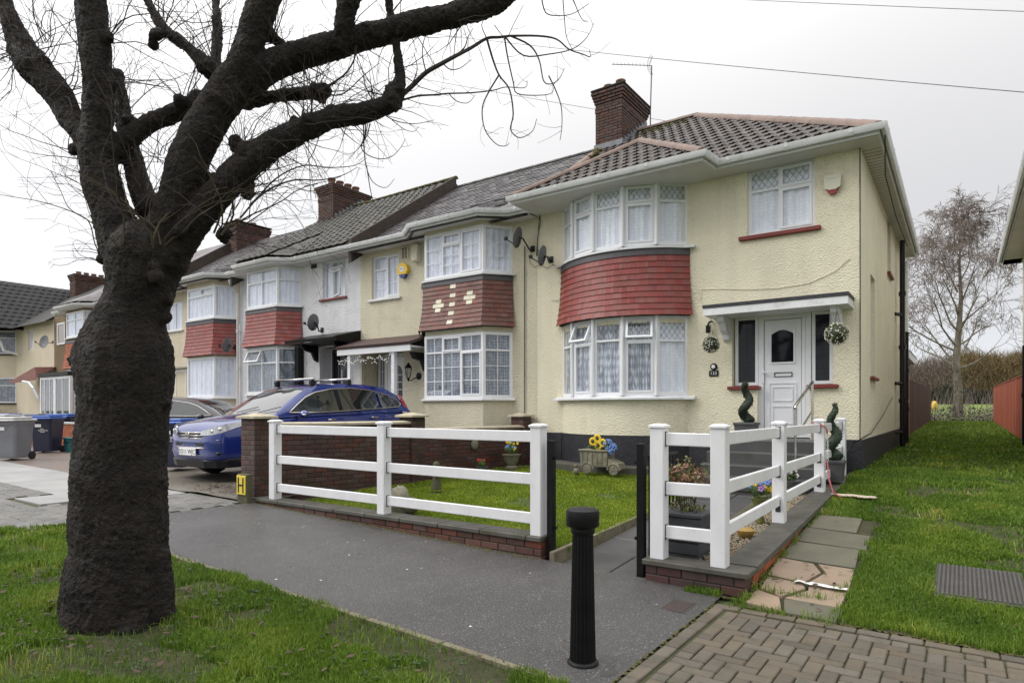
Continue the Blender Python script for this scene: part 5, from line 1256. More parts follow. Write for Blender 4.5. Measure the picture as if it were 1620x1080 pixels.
def cop(P,Q,z,n):
    for k in range(n):
        a=P.lerp(Q,k/n);b_=P.lerp(Q,(k+1)/n-.003); d=(b_-a).normalized(); s=Vector((d.y,-d.x,0)); m_=MB(); j=random.uniform(-.004,.004)
        m_.prism([a+s*.135+Vector((0,0,z+j)),a-s*.135+Vector((0,0,z+j)),a-s*.135+Vector((0,0,z+.035+j)),a+Vector((0,0,z+.055+j)),a+s*.135+Vector((0,0,z+.035+j))],b_-a); build(m_,'coping_stone',m_capst,PWl)
cop(A,B,1.302,4); cop(C2,D_,1.162,5)
pillar(-8.28,-7.94,8.12,8.46,.15,1.42); pillar(-8.05,-7.72,11.28,11.6,.2,1.40)
# hydrant marker
m_hy=M('hydrant_yellow',(.75,.60,.06),(.65,.5,.06),nscale=20,rough=.5); m_post=M('mossy_concrete_post',(.10,.09,.05),(.06,.065,.03),nscale=12,rough=.9,bump=.5,bscale=60)
hx,hy=at(383,790,Y=5.2).x,5.2; r=E('hydrant_marker',(hx,hy,.2),'yellow hydrant marker plate with a black H on a stub post','hydrant marker')
m_=MB(); m_.cbox(hx-.13,hx+.13,hy,hy+.09,.15,.62,.01); build(m_,'post',m_post,r)
m_=MB(); m_.cbox(hx-.112,hx+.105,hy-.02,hy-.002,.325,.60,.004); build(m_,'plate',m_hy,r)
m_=MB(); m_.box(hx-.072,hx-.05,hy-.026,hy-.0205,.35,.57); m_.box(hx+.045,hx+.067,hy-.026,hy-.0205,.35,.57); m_.box(hx-.0495,hx+.0445,hy-.026,hy-.0205,.45,.472); build(m_,'letter',m_blackmetal,r)
# bollard
bp=at(922,1050,Z=0); bp=Vector((bp.x,bp.y,0)); r=E('bollard',bp,'black fluted iron bollard in the pavement in front of the gate','bollard')
m_=MB(); n=40; rows_=[(.080,.03),(.079,.06),(.078,.12),(.064,.78),(.063,.80)]
vs=[]; 
for rr,z in rows_:
    for k in range(n*2):
        a=PI*k/n; q=rr-(.0065 if (k%4 in (2,3)) else 0); vs.append((bp.x+q*math.cos(a),bp.y+q*math.sin(a),z))
fs=[(i*2*n+k,i*2*n+(k+1)%(2*n),(i+1)*2*n+(k+1)%(2*n),(i+1)*2*n+k) for i in range(len(rows_)-1) for k in range(2*n)]
m_.add(vs,fs); build(m_,'fluted_shaft',m_blackmetal,r,smooth=35)
m_=MB(); m_.lathe([(.062,.79),(.070,.80),(.075,.815),(.072,.83),(.098,.845),(.102,.852),(.102,.930),(.098,.942),(.085,.948),(.03,.953)],bp,32); build(m_,'cap',m_blackmetal,r,smooth=35)
m_=MB(); m_.lathe([(.096,.0),(.096,.016),(.09,.026),(.080,.032)],bp,32); build(m_,'base_ring',m_blackmetal,r,smooth=35)
m_=MB(); pts=[(bp.x+.23*math.cos(k*PI/8)*random.uniform(.75,1.1),bp.y+.2*math.sin(k*PI/8)*random.uniform(.8,1.1),.004) for k in range(16)]; m_.poly(pts); m_asph2=M('asphalt_patch',(.04,.038,.04),(.06,.058,.05),nscale=6,rough=.6,bump=.8,bscale=120,bdist=.01); build(m_,'pavement_patch',m_asph2,None,kind='structure')
# stopcock cover in the pavement
m_=MB(); sc_=at(1067,958,Z=.004); m_.T=Matrix.Translation((sc_.x,sc_.y,.001))@Matrix.Rotation(.02,4,'Z'); m_.cbox(-.135,.135,-.16,.16,0,.006,.002)
r=E('stopcock_cover',(sc_.x,sc_.y,0),'small rusty square cover set in the wet pavement','utility cover'); 
m_rust=M('rusty_iron',(.06,.035,.028),(.035,.03,.03),nscale=20,rough=.6,bump=.4,bscale=80); build(m_,'rim',m_asph2,r)
m_=MB(); m_.T=Matrix.Translation((sc_.x,sc_.y,.0072)); m_.box(-.115,.115,-.14,.14,0,.003); build(m_,'lid',m_rust,r)
# inspection cover in the grass
mc=[at(1498,902,Z=.15),at(1603,914,Z=.15),at(1612,942,Z=.12),at(1487,935,Z=.12)]
mcx=sum(p.x for p in mc)/4; mcy=sum(p.y for p in mc)/4; zc=hf(mcx,mcy)+.03
r=E('inspection_cover',(mcx,mcy,zc-.03),'grey ribbed inspection cover sunk in the side grass','inspection cover')
sl=math.atan2(hf(mcx,mcy+.3)-hf(mcx,mcy-.3),.6); T=Matrix.Translation((mcx,mcy,zc))@Matrix.Rotation(sl,4,'X')
m_=MB(); m_.T=T; m_.cbox(-.30,.30,-.44,.44,-.05,0,.006); build(m_,'cover',m_asph2,r)
m_iron=M('worn_cast_iron',(.10,.09,.085),(.07,.065,.06),nscale=10,rough=.5,metal=.4)
for k in range(19):
    m_=MB(); m_.T=T; x=-.27+k*.03; m_.box(x-.008,x+.008,-.41,.41,.0005,.010); build(m_,'rib',m_iron,r)
# slabs laid along the side wall
sr=bpy.data.objects.new('slab_path',None); COL.objects.link(sr); sr['kind']='structure'; ORG['slab_path']=Vector((0,0,0))
def slab(pts,mat,th=.04,lift=.012,nm='slab',tilt=0):
    m_=MB(); cx_=sum(p[0] for p in pts)/len(pts); n=len(pts)
    top=[(x,y,hf(-1,y)+lift+tilt*(x-cx_)) for x,y in pts]; ins=[]
    cy_=sum(p[1] for p in pts)/n
    top2=[(x+(cx_-x)*.02,y+(cy_-y)*.02,z+.004) for x,y,z in top]
    m_.add(top2+top+[(x,y,z-th) for x,y,z in top],[tuple(range(n))]+[(n+i,n+(i+1)%n,(i+1)%n,i) for i in range(n)]+[(2*n+i,2*n+(i+1)%n,n+(i+1)%n,n+i) for i in range(n)])
    build(m_,nm,mat,sr)
xa,xb=-1.40,-.76
slab([(xa,5.20),(-1.12,5.14),(-1.20,5.42),(xa,5.52)],m_slabp); slab([(-1.10,5.13),(-.74,5.08),(-.74,5.36),(-1.06,5.42),(-1.16,5.40)],m_slab,tilt=.03); slab([(-1.38,5.55),(-1.19,5.45),(-1.06,5.72),(-1.10,5.82),(xa,5.88)],m_slabp)
slab([(-1.16,5.44),(-.75,5.39),(-.76,5.78),(-1.05,5.80),(-1.03,5.68)],m_slabp,tilt=.02)
slab([(-1.41,5.93),(-1.1,5.87),(-1.02,6.2),(-1.12,6.42),(-1.43,6.46)],m_slabp,tilt=-.02); slab([(-1.07,5.85),(-.75,5.82),(-.78,6.40),(-1.08,6.42),(-.98,6.2)],m_slabp)
slab([(-1.43,6.50),(-.78,6.45),(-.82,7.05),(-1.44,7.10)],m_slab); slab([(-1.43,7.14),(-.76,7.09),(-.78,7.62),(-1.42,7.70)],m_slab,tilt=-.015); slab([(-1.42,7.75),(-.92,7.70),(-.94,8.35),(-1.40,8.42)],m_slab)
m_=MB(); 
wz_=hf(-1,5.8)+.032
_top=[(-1.16+.045*k,5.845+random.uniform(-.012,.012)-.006*k,wz_+random.uniform(0,.012)) for k in range(10)]; _bot=[(-1.16+.045*k,5.78+random.uniform(-.02,.012)-.006*k,wz_+random.uniform(0,.012)) for k in range(10)]
m_.add(_top+_bot,[(k+1,k,10+k,11+k) for k in range(9)])
build(m_,'torn_wrapper',m_whitep,None,label='torn strip of white plastic lying across the broken slabs',cat='litter')
# ================================================================== cars
def car(name,label,paint,loc,rz=0,H=1.0,bars=True,plate=None,glassm=None,detail=True,sc=1.0):
    root=E(name,loc,label,'car','cars parked on the driveways'); root.rotation_euler=(0,0,rz); root.scale=(sc,sc,sc)
    gl=glassm or m_carglass
    st=[(.0,.50,.46,.70),(.05,.70,.34,.84),(.16,.80,.28,.96),(.42,.870,.25,1.03),(.85,.900,.24,1.08),(1.2,.905,.24,1.12),(2.0,.91,.24,1.12),(3.0,.91,.24,1.13),(3.8,.905,.24,1.14),(4.25,.88,.28,1.14),(4.48,.82,.34,1.06),(4.57,.68,.44,.92)]
    m_=MB(); n=0
    for y,w,b,t in st:
        b*=H; t*=H
        half=[(0,b),(w*.55,b),(w*.90,b+.03),(w*.985,b+.14),(w,b+.34*(t-b)),(w*1.0,b+.62*(t-b)),(w*.975,b+.86*(t-b)),(w*.88,t-.012),(w*.62,t+.012),(w*.3,t+.024),(0,t+.03)]
        ring=half+[(-x,z) for x,z in half[-2:0:-1]]; n=len(ring)
        m_.v.extend([(x,y,z) for x,z in ring])
    for i in range(len(st)-1):
        for k in range(n): a=i*n+k;b_=i*n+(k+1)%n; m_.f.append((a,b_,b_+n,a+n)); m_.m.append(0)
    m_.f.append(tuple(range(n))[::-1]); m_.f.append(tuple(range((len(st)-1)*n,len(st)*n))); m_.m+= [0,0]
    bo=sub('body',m_,paint,root,smooth=True); md=bo.modifiers.new('s','SUBSURF'); md.levels=md.render_levels=2
    wz=lambda z: .875-max(0,(z/H-1.08))*.40
    gs=[(1.12,1.11),(1.5,1.36),(1.93,1.575),(2.25,1.64),(2.8,1.675),(3.4,1.66),(3.95,1.59),(4.25,1.44),(4.42,1.24),(4.5,1.10)]
    m_=MB()
    for y,z in gs:
        z*=H; zr=max(z,1.1*H); w0=wz(1.05*H)-.01; wr=wz(zr)-.03; rnd=min(.06,(zr-1.05*H)*.3)
        half=[(w0,1.05*H),(w0*.6+wr*.4+.012,1.05*H+(zr-rnd-1.05*H)*.4),(wr+.015,zr-rnd-.01),(wr-.03,zr-.012),(wr*.6,zr+.008),(0,zr+.02)]
        ring=half+[(-x,z2) for x,z2 in half[-2::-1]]; n=len(ring); m_.v.extend([(x,y,z2) for x,z2 in ring])
    for i in range(len(gs)-1):
        for k in range(n-1):
            a=i*n+k; m_.f.append((a,a+1,a+1+n,a+n)); m_.m.append(1 if (i<2 and 3<=k<=n-5) or (i>=7 and 3<=k<=n-5) else 0)
    co=sub('cabin',m_,[paint,gl],root,smooth=45); 
    # side glass with bright surround
    ol=[(1.42,1.135),(1.62,1.27),(1.85,1.41),(2.1,1.50),(2.5,1.56),(3.0,1.575),(3.5,1.53),(3.95,1.42),(4.2,1.30),(4.26,1.22),(4.18,1.165),(3.6,1.145),(2.8,1.125),(2.0,1.115)]
    for sx in (1,-1):
        P=[(sx*(wz(z*H)+.004),y,z*H) for y,z in ol]; c=(sx*(wz(1.33*H)+.004),2.8,1.33*H)
        for (ya,yb) in ((0,2.56),(2.64,3.62),(3.68,9)):
            q=MB(); sel=[]
            import itertools
            def clipy(pts,lim,keep):
                o=[]
                for i in range(len(pts)):
                    A,B=pts[i],pts[(i+1)%len(pts)]; ia=(A[0]-lim)*keep>=0; ib=(B[0]-lim)*keep>=0
                    if ia: o.append(A)
                    if ia!=ib: t=(lim-A[0])/(B[0]-A[0]); o.append((lim,A[1]+(B[1]-A[1])*t))
                return o
            pts=clipy(clipy(ol,ya,1),yb,-1)
            q.poly([(sx*(wz(z*H)+.004),y,z*H) for y,z in (pts if sx<0 else pts[::-1])]); sub('side_window',q,gl,root)
        q=MB(); q.tube([*P,P[0]],.011,6); sub('window_trim',q,m_chrome,root,smooth=True)
        q=MB(); q.box(sx*(wz(1.3*H)-.05),sx*(wz(1.3*H)+.012),2.56,2.64,1.13*H,1.56*H) if False else q.add([(sx*(wz(1.12*H)+.007),2.55,1.12*H),(sx*(wz(1.12*H)+.007),2.65,1.12*H),(sx*(wz(1.57*H)+.007),2.65,1.57*H),(sx*(wz(1.57*H)+.007),2.55,1.57*H)],[(0,1,2,3)]); sub('door_pillar',q,m_blackplastic,root)
        for y in (1.5,2.6,3.7):                           # door shut lines
            q=MB(); q.add([(sx*.913,y,.36*H),(sx*.913,y+.012,.36*H),(sx*.905,y+.012,1.04*H),(sx*.905,y,1.04*H)],[(0,1,2,3)]); sub('door_seam',q,m_room,root)
        for y in (2.32,3.42):
            q=MB(); q.tube([(sx*.905,y-.10,.965*H),(sx*.94,y-.07,.968*H),(sx*.94,y+.07,.968*H),(sx*.905,y+.10,.965*H)],.016,6); sub('door_handle',q,m_chrome,root,smooth=True)
        q=MB(); q.sphere((sx*1.01,1.62,1.10*H),.10,12,8,(1.15,.8,.72)); mo_=sub('door_mirror',q,paint,root,smooth=True)
        q=MB(); q.sphere((sx*1.05,1.585,1.09*H),.06,8,6,(1.1,.7,.5)); q.tube([(sx*.88,1.6,1.05*H),(sx*.97,1.62,1.07*H)],.03,6); sub('mirror_shell',q,m_chrome if detail else m_blackplastic,mo_,smooth=True)
        # headlight wraps the corner
        bt=[(.38,.015,.80,.865),(.54,.045,.80,.905),(.68,.105,.82,.945),(.79,.22,.86,.985),(.865,.42,.93,1.01),(.885,.62,.99,1.015)]
        q=MB(); vs=[]
        for x,y,za,zb in bt: vs+= [(sx*(x+.012),y-.012,za*H),(sx*(x+.002),y-.002,zb*H)]
        q.add(vs,[(2*i,2*i+2,2*i+3,2*i+1) if sx>0 else (2*i,2*i+1,2*i+3,2*i+2) for i in range(len(bt)-1)]); hl=sub('headlight',q,m_lens,root,smooth=True)
        for (x,y,z,r_) in ((.62,.095,.865,.04),(.72,.17,.90,.042)):
            q=MB(); q.sphere((sx*x,y,z*H),r_,10,8); sub('bulb_housing',q,m_chrome,hl,smooth=True)
        q=MB(); q.sphere((sx*.72,.12,.50*H),.045,10,8,(1.5,1,.7)); sub('fog_light',q,m_blackplastic,root,smooth=True)
        q=MB(); q.sphere((sx*.75,.10,.72*H),.055,10,6,(1.3,.5,.25)); sub('washer_cap',q,paint,root,smooth=True)
        # tail light up the rear pillar
        q=MB(); q.add([(sx*.86,4.38,1.05*H),(sx*.86,4.52,1.02*H),(sx*.70,4.40,1.40*H),(sx*.72,4.28,1.42*H),(sx*.78,4.56,1.05*H),(sx*.64,4.46,1.38*H)],[(0,1,2,3),(1,4,5,2)]); sub('tail_light',q,m_tail,root)
        for y in (.88,3.62):
            q=MB(); ax_=Matrix.Rotation(PI/2*sx,3,'Y'); q.lathe([(.20,-.0),(.33,.0),(.345,.03),(.345,.17),(.32,.2),(.22,.19)],(sx*.70,y,.345),24,ax_); wh=sub('wheel',q,m_tyre,root,smooth=40)
            q=MB(); q.lathe([(.22,.185),(.20,.17),(.06,.19),(.05,.2)],(sx*.70,y,.345),20,ax_)
            for k in range(5): a=k*2*PI/5; q.tube([(sx*.89,y,.345),(sx*.885,y+.2*math.cos(a),.345+.2*math.sin(a))],.025,5)
            sub('rim',q,m_chrome,wh,smooth=40)
            q=MB(); pts=[(sx*.915,y+.40*math.cos(PI*k/10),.33+.40*math.sin(PI*k/10)) for k in range(11)]; q.poly(pts if sx<0 else pts[::-1]); sub('wheel_arch',q,m_room,root)
    q=MB(); bs=[(.0,-.012),(.45,-.005),(.70,.075),(.82,.22),(.885,.48)]
    pl=[(x,y) for x,y in bs]; pts=[(-x,y) for x,y in pl[:0:-1]]+pl
    for (x,y),(x2,y2) in zip(pts,pts[1:]): q.add([(x,y+.03,.25*H),(x2,y2+.03,.25*H),(x2,y2,.37*H),(x,y,.37*H),(x,y+.06,.40*H),(x2,y2+.06,.40*H)],[(0,1,2,3),(3,2,5,4)])
    sub('lower_bumper',q,m_blackplastic,root,smooth=50)
    q=MB(); q.cbox(-.46,.46,.005,.1,.60*H,.69*H,.02); q.cbox(-.40,.40,.02,.1,.74*H,.845*H,.02); sub('grille',q,m_blackplastic,root)
    for z in (.745,.795,.845): 
        q=MB(); q.tube([(-.40,.028,z*H),(-.2,.004,z*H),(.2,.004,z*H),(.40,.028,z*H)],.011,6); sub('grille_bar',q,m_chrome,root,smooth=True)
    q=MB(); q.tube([(-.48,.03,.585*H),(-.3,-.01,.585*H),(.3,-.01,.585*H),(.48,.03,.585*H)],.014,6); sub('bumper_trim',q,m_chrome,root,smooth=True)
    if detail:
        q=MB(); 
        for k in range(12): pass
        q.tube([(.06*math.cos(a)*(1.0),-.012,.80*H+.05*math.sin(a)) for a in [k*PI/8 for k in range(17)]],.007,5)
        for sx in (-1,1): q.tube([(sx*.042,-.014,.835*H),(sx*.026,-.014,.80*H),(sx*.034,-.014,.765*H)],.009,5)
        q.tube([(-.026,-.014,.80*H),(.026,-.014,.80*H)],.008,5); sub('badge',q,m_chrome,root,smooth=True)
    q=MB(); q.cbox(-.27,.27,-.035,-.015,.455*H,.575*H,.004); po=sub('number_plate',q,m_whitep,root)
    if plate:
        cu=bpy.data.curves.new('registration','FONT'); cu.body=plate; cu.size=.115; cu.extrude=.0006; cu.align_x='CENTER'; cu.align_y='CENTER'; cu.materials.append(m_room); cu.resolution_u=2
        o=text_mesh(cu,'registration'); o.parent=po; o.location=(0,-.0365,.515*H); o.rotation_euler=(PI/2,0,0)
    if bars:
        for y in (2.15,3.05):
            q=MB(); q.tube([(-.62,y,1.76),(.62,y,1.76)],.022,8); sub('roof_bar',q,m_chrome,root,smooth=True)
            for sx in (-1,1): q=MB(); q.cbox(sx*.56-.05,sx*.56+.05,y-.05,y+.05,1.62,1.75,.02); sub('bar_foot',q,m_blackplastic,root)
        q=MB(); q.tube([(-.1,4.0,1.6),(-.12,4.1,1.74)],.006,4); sub('radio_aerial',q,m_blackplastic,root)
    for sx in (-.35,.35):
        q=MB(); q.tube([(sx,1.12,1.145*H),(sx+.5,1.25,1.245*H)],.008,4); sub('wiper',q,m_blackplastic,root)
    return root
m_bluepaint=M('metallic_blue_paint',(.005,.024,.20),(.005,.02,.17),nscale=2,rough=.2,metal=.15,coat=1.0,spec=.6)
m_greypaint=M('dark_grey_paint',(.035,.036,.042),(.03,.03,.036),nscale=2,rough=.25,metal=.4,coat=.8)
m_carglass=M('dark_car_glass',(.012,.016,.018),(.02,.024,.024),nscale=3,rough=.03,spec=1.0,coat=1.0)
m_lens=M('headlight_lens',(.65,.66,.68),(.4,.41,.43),nscale=18,rough=.06,metal=.3,coat=1)
m_tail=M('red_tail_lens',(.35,.008,.01),rough=.15,coat=1); m_tyre=M('tyre_rubber',(.015,.015,.016),rough=.8)
_car=car('estate_car','blue off road style car with roof bars parked behind the brick boundary wall',m_bluepaint,(-11.33,5.92,.262),0,1.0,True,'SO11 WJC',sc=1.045); _car.rotation_euler=(math.radians(1.9),0,0)
car('hatchback_car','dark grey car parked behind the blue lidded bin, mostly hidden by the tree trunk',m_greypaint,(-14.6,10.05,.42),math.radians(120),.87,False,None,detail=False)
# ================================================================== wheelie bins
m_bingrey=M('grey_bin_plastic',(.20,.205,.225),(.17,.175,.19),nscale=4,rough=.5); m_binnavy=M('navy_bin_plastic',(.014,.018,.045),(.02,.024,.05),nscale=4,rough=.45)
m_lidblue=M('blue_lid_plastic',(.035,.11,.42),(.03,.09,.34),nscale=4,rough=.4); m_lidgrey=M('grey_lid_plastic',(.50,.50,.48),(.42,.42,.41),nscale=4,rough=.5); m_teal=M('teal_caddy_plastic',(.03,.17,.18),(.03,.13,.14),nscale=4,rough=.5)
def bin_(px,py,z,rz,body,lid,label,s=1.0,sticker=True,D=None):
    p=at(px,py,Z=z) if D is None else at(px,py,D=D); z0=z if D is None else .38
    r=E('wheelie_bin',(p.x,p.y,z0),label,'bin','wheelie bins outside the houses'); r.rotation_euler=(0,0,rz); r.scale=(s,s,1)
    m_=MB(); 
    ws=[(.23,.25,.05),(.235,.26,.12),(.27,.31,.80),(.285,.335,.90),(.285,.335,.93)]; n=4; vs=[]
    for w_,d_,zz in ws:
        c=.04; vs+=[(-w_+c,-d_,zz),(w_-c,-d_,zz),(w_,-d_+c,zz),(w_,d_-c,zz),(w_-c,d_,zz),(-w_+c,d_,zz),(-w_,d_-c,zz),(-w_,-d_+c,zz)]
    m_.add(vs,[(i*8+k,i*8+(k+1)%8,(i+1)*8+(k+1)%8,(i+1)*8+k) for i in range(4) for k in range(8)]+[tuple(range(8))[::-1],tuple(range(32,40))])
    m_.box(-.2,.2,-.345,-.335,.86,.90); sub('bin_body',m_,body,r)
    m_=MB(); m_.cbox(-.30,.30,-.38,.34,.935,.985,.02); m_.cbox(-.26,.26,-.33,.30,.9851,1.04,.03); m_.cbox(-.28,.28,.34,.40,.93,.99,.015); m_.box(-.16,.16,-.40,-.38,.94,.965); sub('lid',m_,lid,r)
    for sx in (-1,1):
        m_=MB(); m_.lathe([(.03,0),(.1,.0),(.1,.05),(.03,.05)],(sx*.25-.025,.25,.1),14,Matrix.Rotation(PI/2,3,'Y')); sub('wheel',m_,m_tyre,r,smooth=40)
    m_=MB(); m_.tube([(-.24,.40,.96),(.24,.40,.96)],.016,6); sub('handle',m_,body,r)
    if sticker:
        m_=MB(); m_.T=Matrix.Translation((0,0,0)); m_.add([(-.13,-.323,.72),(.03,-.323,.72),(.03,-.333,.80),(-.13,-.333,.80)],[(0,1,2,3)]); sub('sticker',m_,m_whitep,r)
        if body is m_binnavy:
            m_=MB()
            for k,(a,b_) in enumerate(((.0,.1),(-.05,.2),(.0,.12))): m_.add([(a,-.319+.004*k-.004,.655-.04*k),(b_,-.319+.004*k-.004,.655-.04*k),(b_,-.3225+.004*k-.004,.68-.04*k),(a,-.3225+.004*k-.004,.68-.04*k)],[(0,1,2,3)])
            sub('printed_lines',m_,m_lidgrey,r)
    return r
fa=.62
bin_(22,727,.34,fa,m_bingrey,m_lidgrey,'grey wheelie bin with a pale lid standing furthest forward at far left')
bin_(75,716,.36,fa+.1,m_binnavy,m_lidblue,'navy wheelie bin with a blue lid and white printing left of the tree trunk')
bin_(284,741,.33,.5,m_binnavy,m_lidblue,'navy wheelie bin with a blue lid between the tree trunk and the blue car')
bin_(8,700,.36,fa,m_bingrey,m_lidgrey,'grey wheelie bin half hidden behind the foremost grey bin',sticker=False,D=18.0)
bin_(14,690,.4,fa,m_binnavy,m_lidblue,'navy bin with a blue lid behind the grey bins in front of the yellow wall',sticker=False,D=22.5)
bin_(60,690,.4,fa,m_bingrey,m_bingrey,'grey bin with a grey lid standing in front of the white porch',sticker=False,D=22.0)
bin_(105,690,.4,fa,m_binnavy,m_lidblue,'wide navy bin with a blue lid behind the orange wall left of the trunk',s=1.5,sticker=False,D=21.0)
p=at(113,714,Z=.38); r=E('food_caddy',(p.x,p.y,.38),'small teal caddy on the ground beside the navy wheelie bin','caddy')
m_=MB(); m_.lathe([(.17,0),(.2,.34),(.21,.35)],(0,0,0),4,Matrix.Rotation(PI/4,3,'Z')); sub('bucket',m_,m_teal,r)
m_=MB(); m_.cbox(-.17,.17,-.17,.17,.35,.40,.02); sub('lid',m_,m_teal,r)
m_=MB(); m_.tube([(-.17,0,.33),(-.18,-.12,.28),(0,-.2,.24),(.18,-.12,.28),(.17,0,.33)],.01,5); sub('handle',m_,m_blackplastic,r)
LW=E('garden_wall',(-21.5,7.6,.4),'low orange brick garden wall with pale coping behind the wheelie bins','garden wall')
a=at(36,690,Y=7.75); b_=at(135,690,Y=7.75)
brick_face(LW,(a.x,7.75,0),(1,0,0),b_.x-a.x,.30,1.12,.2,m_brick_or,m_mortar)
m_=MB(); m_.cbox(a.x-.05,b_.x+.05,7.62,7.88,1.122,1.18,.01); build(m_,'coping_stone',m_lidgrey,LW)
m_=MB(); m_.box(-43,-39.0,10.55,10.75,.3,1.75); build(m_,'garden_wall',m_brick_yel,None,label='yellow brick garden wall under the ground floor bay at the far left',cat='garden wall')

# ================================================================== plants and ornaments
m_leafd=M('dark_topiary_leaf',(.014,.028,.013),(.025,.045,.02),nscale=30,rough=.6,rnd=.4)
m_leafg=M('fresh_leaf',(.07,.14,.025),(.05,.10,.02),nscale=20,rough=.6,rnd=.4)
m_leafr=M('reddish_leaf',(.26,.10,.07),(.13,.11,.04),nscale=8,rough=.6,rnd=.4)
m_leafy=M('olive_yellow_leaf',(.15,.15,.04),(.09,.09,.03),nscale=12,rough=.6,rnd=.4)
m_petw=M('white_petal',(.75,.74,.66),rough=.6); m_pety=M('yellow_petal',(.80,.50,.02),(.75,.6,.03),nscale=20,rough=.6); m_petb=M('blue_petal',(.16,.28,.60),(.22,.36,.68),nscale=20,rough=.6); m_petp=M('purple_petal',(.30,.15,.45),(.5,.3,.55),nscale=15,rough=.6); m_petr=M('red_petal',(.45,.03,.03),rough=.6)
m_slatepot=M('slate_grey_pot',(.06,.06,.065),(.09,.09,.095),nscale=5,rough=.6,bump=.2); m_greywood=M('grey_planter_wood',(.075,.08,.085),(.05,.053,.06),nscale=4,rough=.7,bump=.3,bscale=30,stretch=(1,1,8))
m_stonew=M('weathered_stone',(.26,.24,.18),(.15,.14,.10),nscale=10,rough=.85,bump=.5,bscale=50,dirt=((.08,.09,.04),9,.5,.75))
def leaves(mb,n,fn,s,norm=None):
    for _ in range(n):
        c,nr=fn(); c=Vector(c); d=Vector((random.gauss(0,1),random.gauss(0,1),random.gauss(0,1))); 
        if nr is not None: d=Vector(nr)*1.4+d*.7
        d.normalize(); t=d.orthogonal().normalized(); t.rotate(Matrix.Rotation(random.uniform(0,6.28),3,d)); q=d.cross(t); l=s*random.uniform(.6,1.3); 
        mb.add([c-t*l*.5,c+q*l*.3,c+t*l*.5,c-q*l*.3],[(0,1,2,3)])
def sphfn(c,r,fill=.25,sc=(1,1,1)):
    def f():
        d=Vector((random.gauss(0,1),random.gauss(0,1),random.gauss(0,1))).normalized(); rr=r*(1-fill*random.random()**2)
        return (c[0]+d.x*rr*sc[0],c[1]+d.y*rr*sc[1],c[2]+d.z*rr*sc[2]),d
    return f
def ball(c,r,label):
    c=Vector(c); root=E('flower_ball',(c.x,c.y,c.z-r),label,'hanging ball','hanging flower balls')
    m_=MB(); m_.sphere(c,r*.86,14,10,jit=.04); build(m_,'core',m_leafd,root,smooth=True)
    m_=MB(); leaves(m_,900,sphfn(c,r,.15),.022); build(m_,'leaves',m_leafg if False else m_leafy,root,kind='stuff')
    m_=MB()
    for _ in range(150):
        p,d=sphfn(c,r*1.02,.05)(); m_.sphere(p,.009,5,4)
    build(m_,'blossoms',m_petw,root,kind='stuff')
    m_=MB(); 
    for a in (0,2.1,4.2): m_.tube([c+Vector((.05*math.cos(a),.05*math.sin(a),r*.9)),c+Vector((0,0,r+.2))],.003,3)
    m_.tube([c+Vector((0,0,r+.2)),c+Vector((0,0,3.2-c.z if c.z+r+.2<3.2 else r+.25))],.004,4); build(m_,'chain',m_cable,root)
b1=at(1124.5,545,Y=11.35); ball(b1,.155,'smaller flowering ball hanging at the left end of the door canopy')
b2=at(1324,528,Y=11.0); ball(b2,.175,'larger flowering ball hanging at the right end of the door canopy')
def spiral(base,h,label,pot,potw,poth,turns=2.2,r0=.09,rt=.035,amp=.085):
    base=Vector(base); root=E('spiral_topiary',base,label,'topiary')
    m_=MB(); w_=potw/2; m_.add([(base.x-w_*.82,base.y-w_*.82,base.z),(base.x+w_*.82,base.y-w_*.82,base.z),(base.x+w_*.82,base.y+w_*.82,base.z),(base.x-w_*.82,base.y+w_*.82,base.z),(base.x-w_,base.y-w_,base.z+poth),(base.x+w_,base.y-w_,base.z+poth),(base.x+w_,base.y+w_,base.z+poth),(base.x-w_,base.y+w_,base.z+poth)],[(0,3,2,1),(4,5,6,7),(0,1,5,4),(1,2,6,5),(2,3,7,6),(3,0,4,7)]); 
    m_.cbox(base.x-w_-.012,base.x+w_+.012,base.y-w_-.012,base.y+w_+.012,base.z+poth-.035,base.z+poth+.004,.006); build(m_,'pot',pot,root)
    pts=[];rad=[]
    for k in range(33):
        t=k/32; a=t*turns*2*PI+.8; am=amp*(1-.6*t); pts.append((base.x+am*math.cos(a),base.y+am*math.sin(a),base.z+poth+.02+t*h)); rad.append(r0*(1-t)+rt*t)
    m_=MB(); m_.tube(pts,rad,10); build(m_,'spiral_core',m_leafd,root,smooth=True)
    m_=MB()
    def fn():
        k=random.randrange(33); d=Vector((random.gauss(0,1),random.gauss(0,1),random.gauss(0,1))).normalized(); return Vector(pts[k])+d*rad[k]*random.uniform(.9,1.15)+Vector((0,0,random.uniform(-.02,.02))),d
    leaves(m_,1500,fn,.03); build(m_,'foliage',m_leafd,root,kind='stuff')
t1=at(1181,672,Y=11.15); spiral((t1.x,11.15,1.06),.66,'dark spiral topiary in a square slate pot left of the front door',m_slatepot,.34,.27,1.6,.085,.05,.075)
t2=at(1318,740,Y=10.4); spiral((t2.x,10.4,.50),.80,'bushy spiral topiary in a dark pot behind the side fence',m_slatepot,.30,.30,2.0,.105,.03,.07)
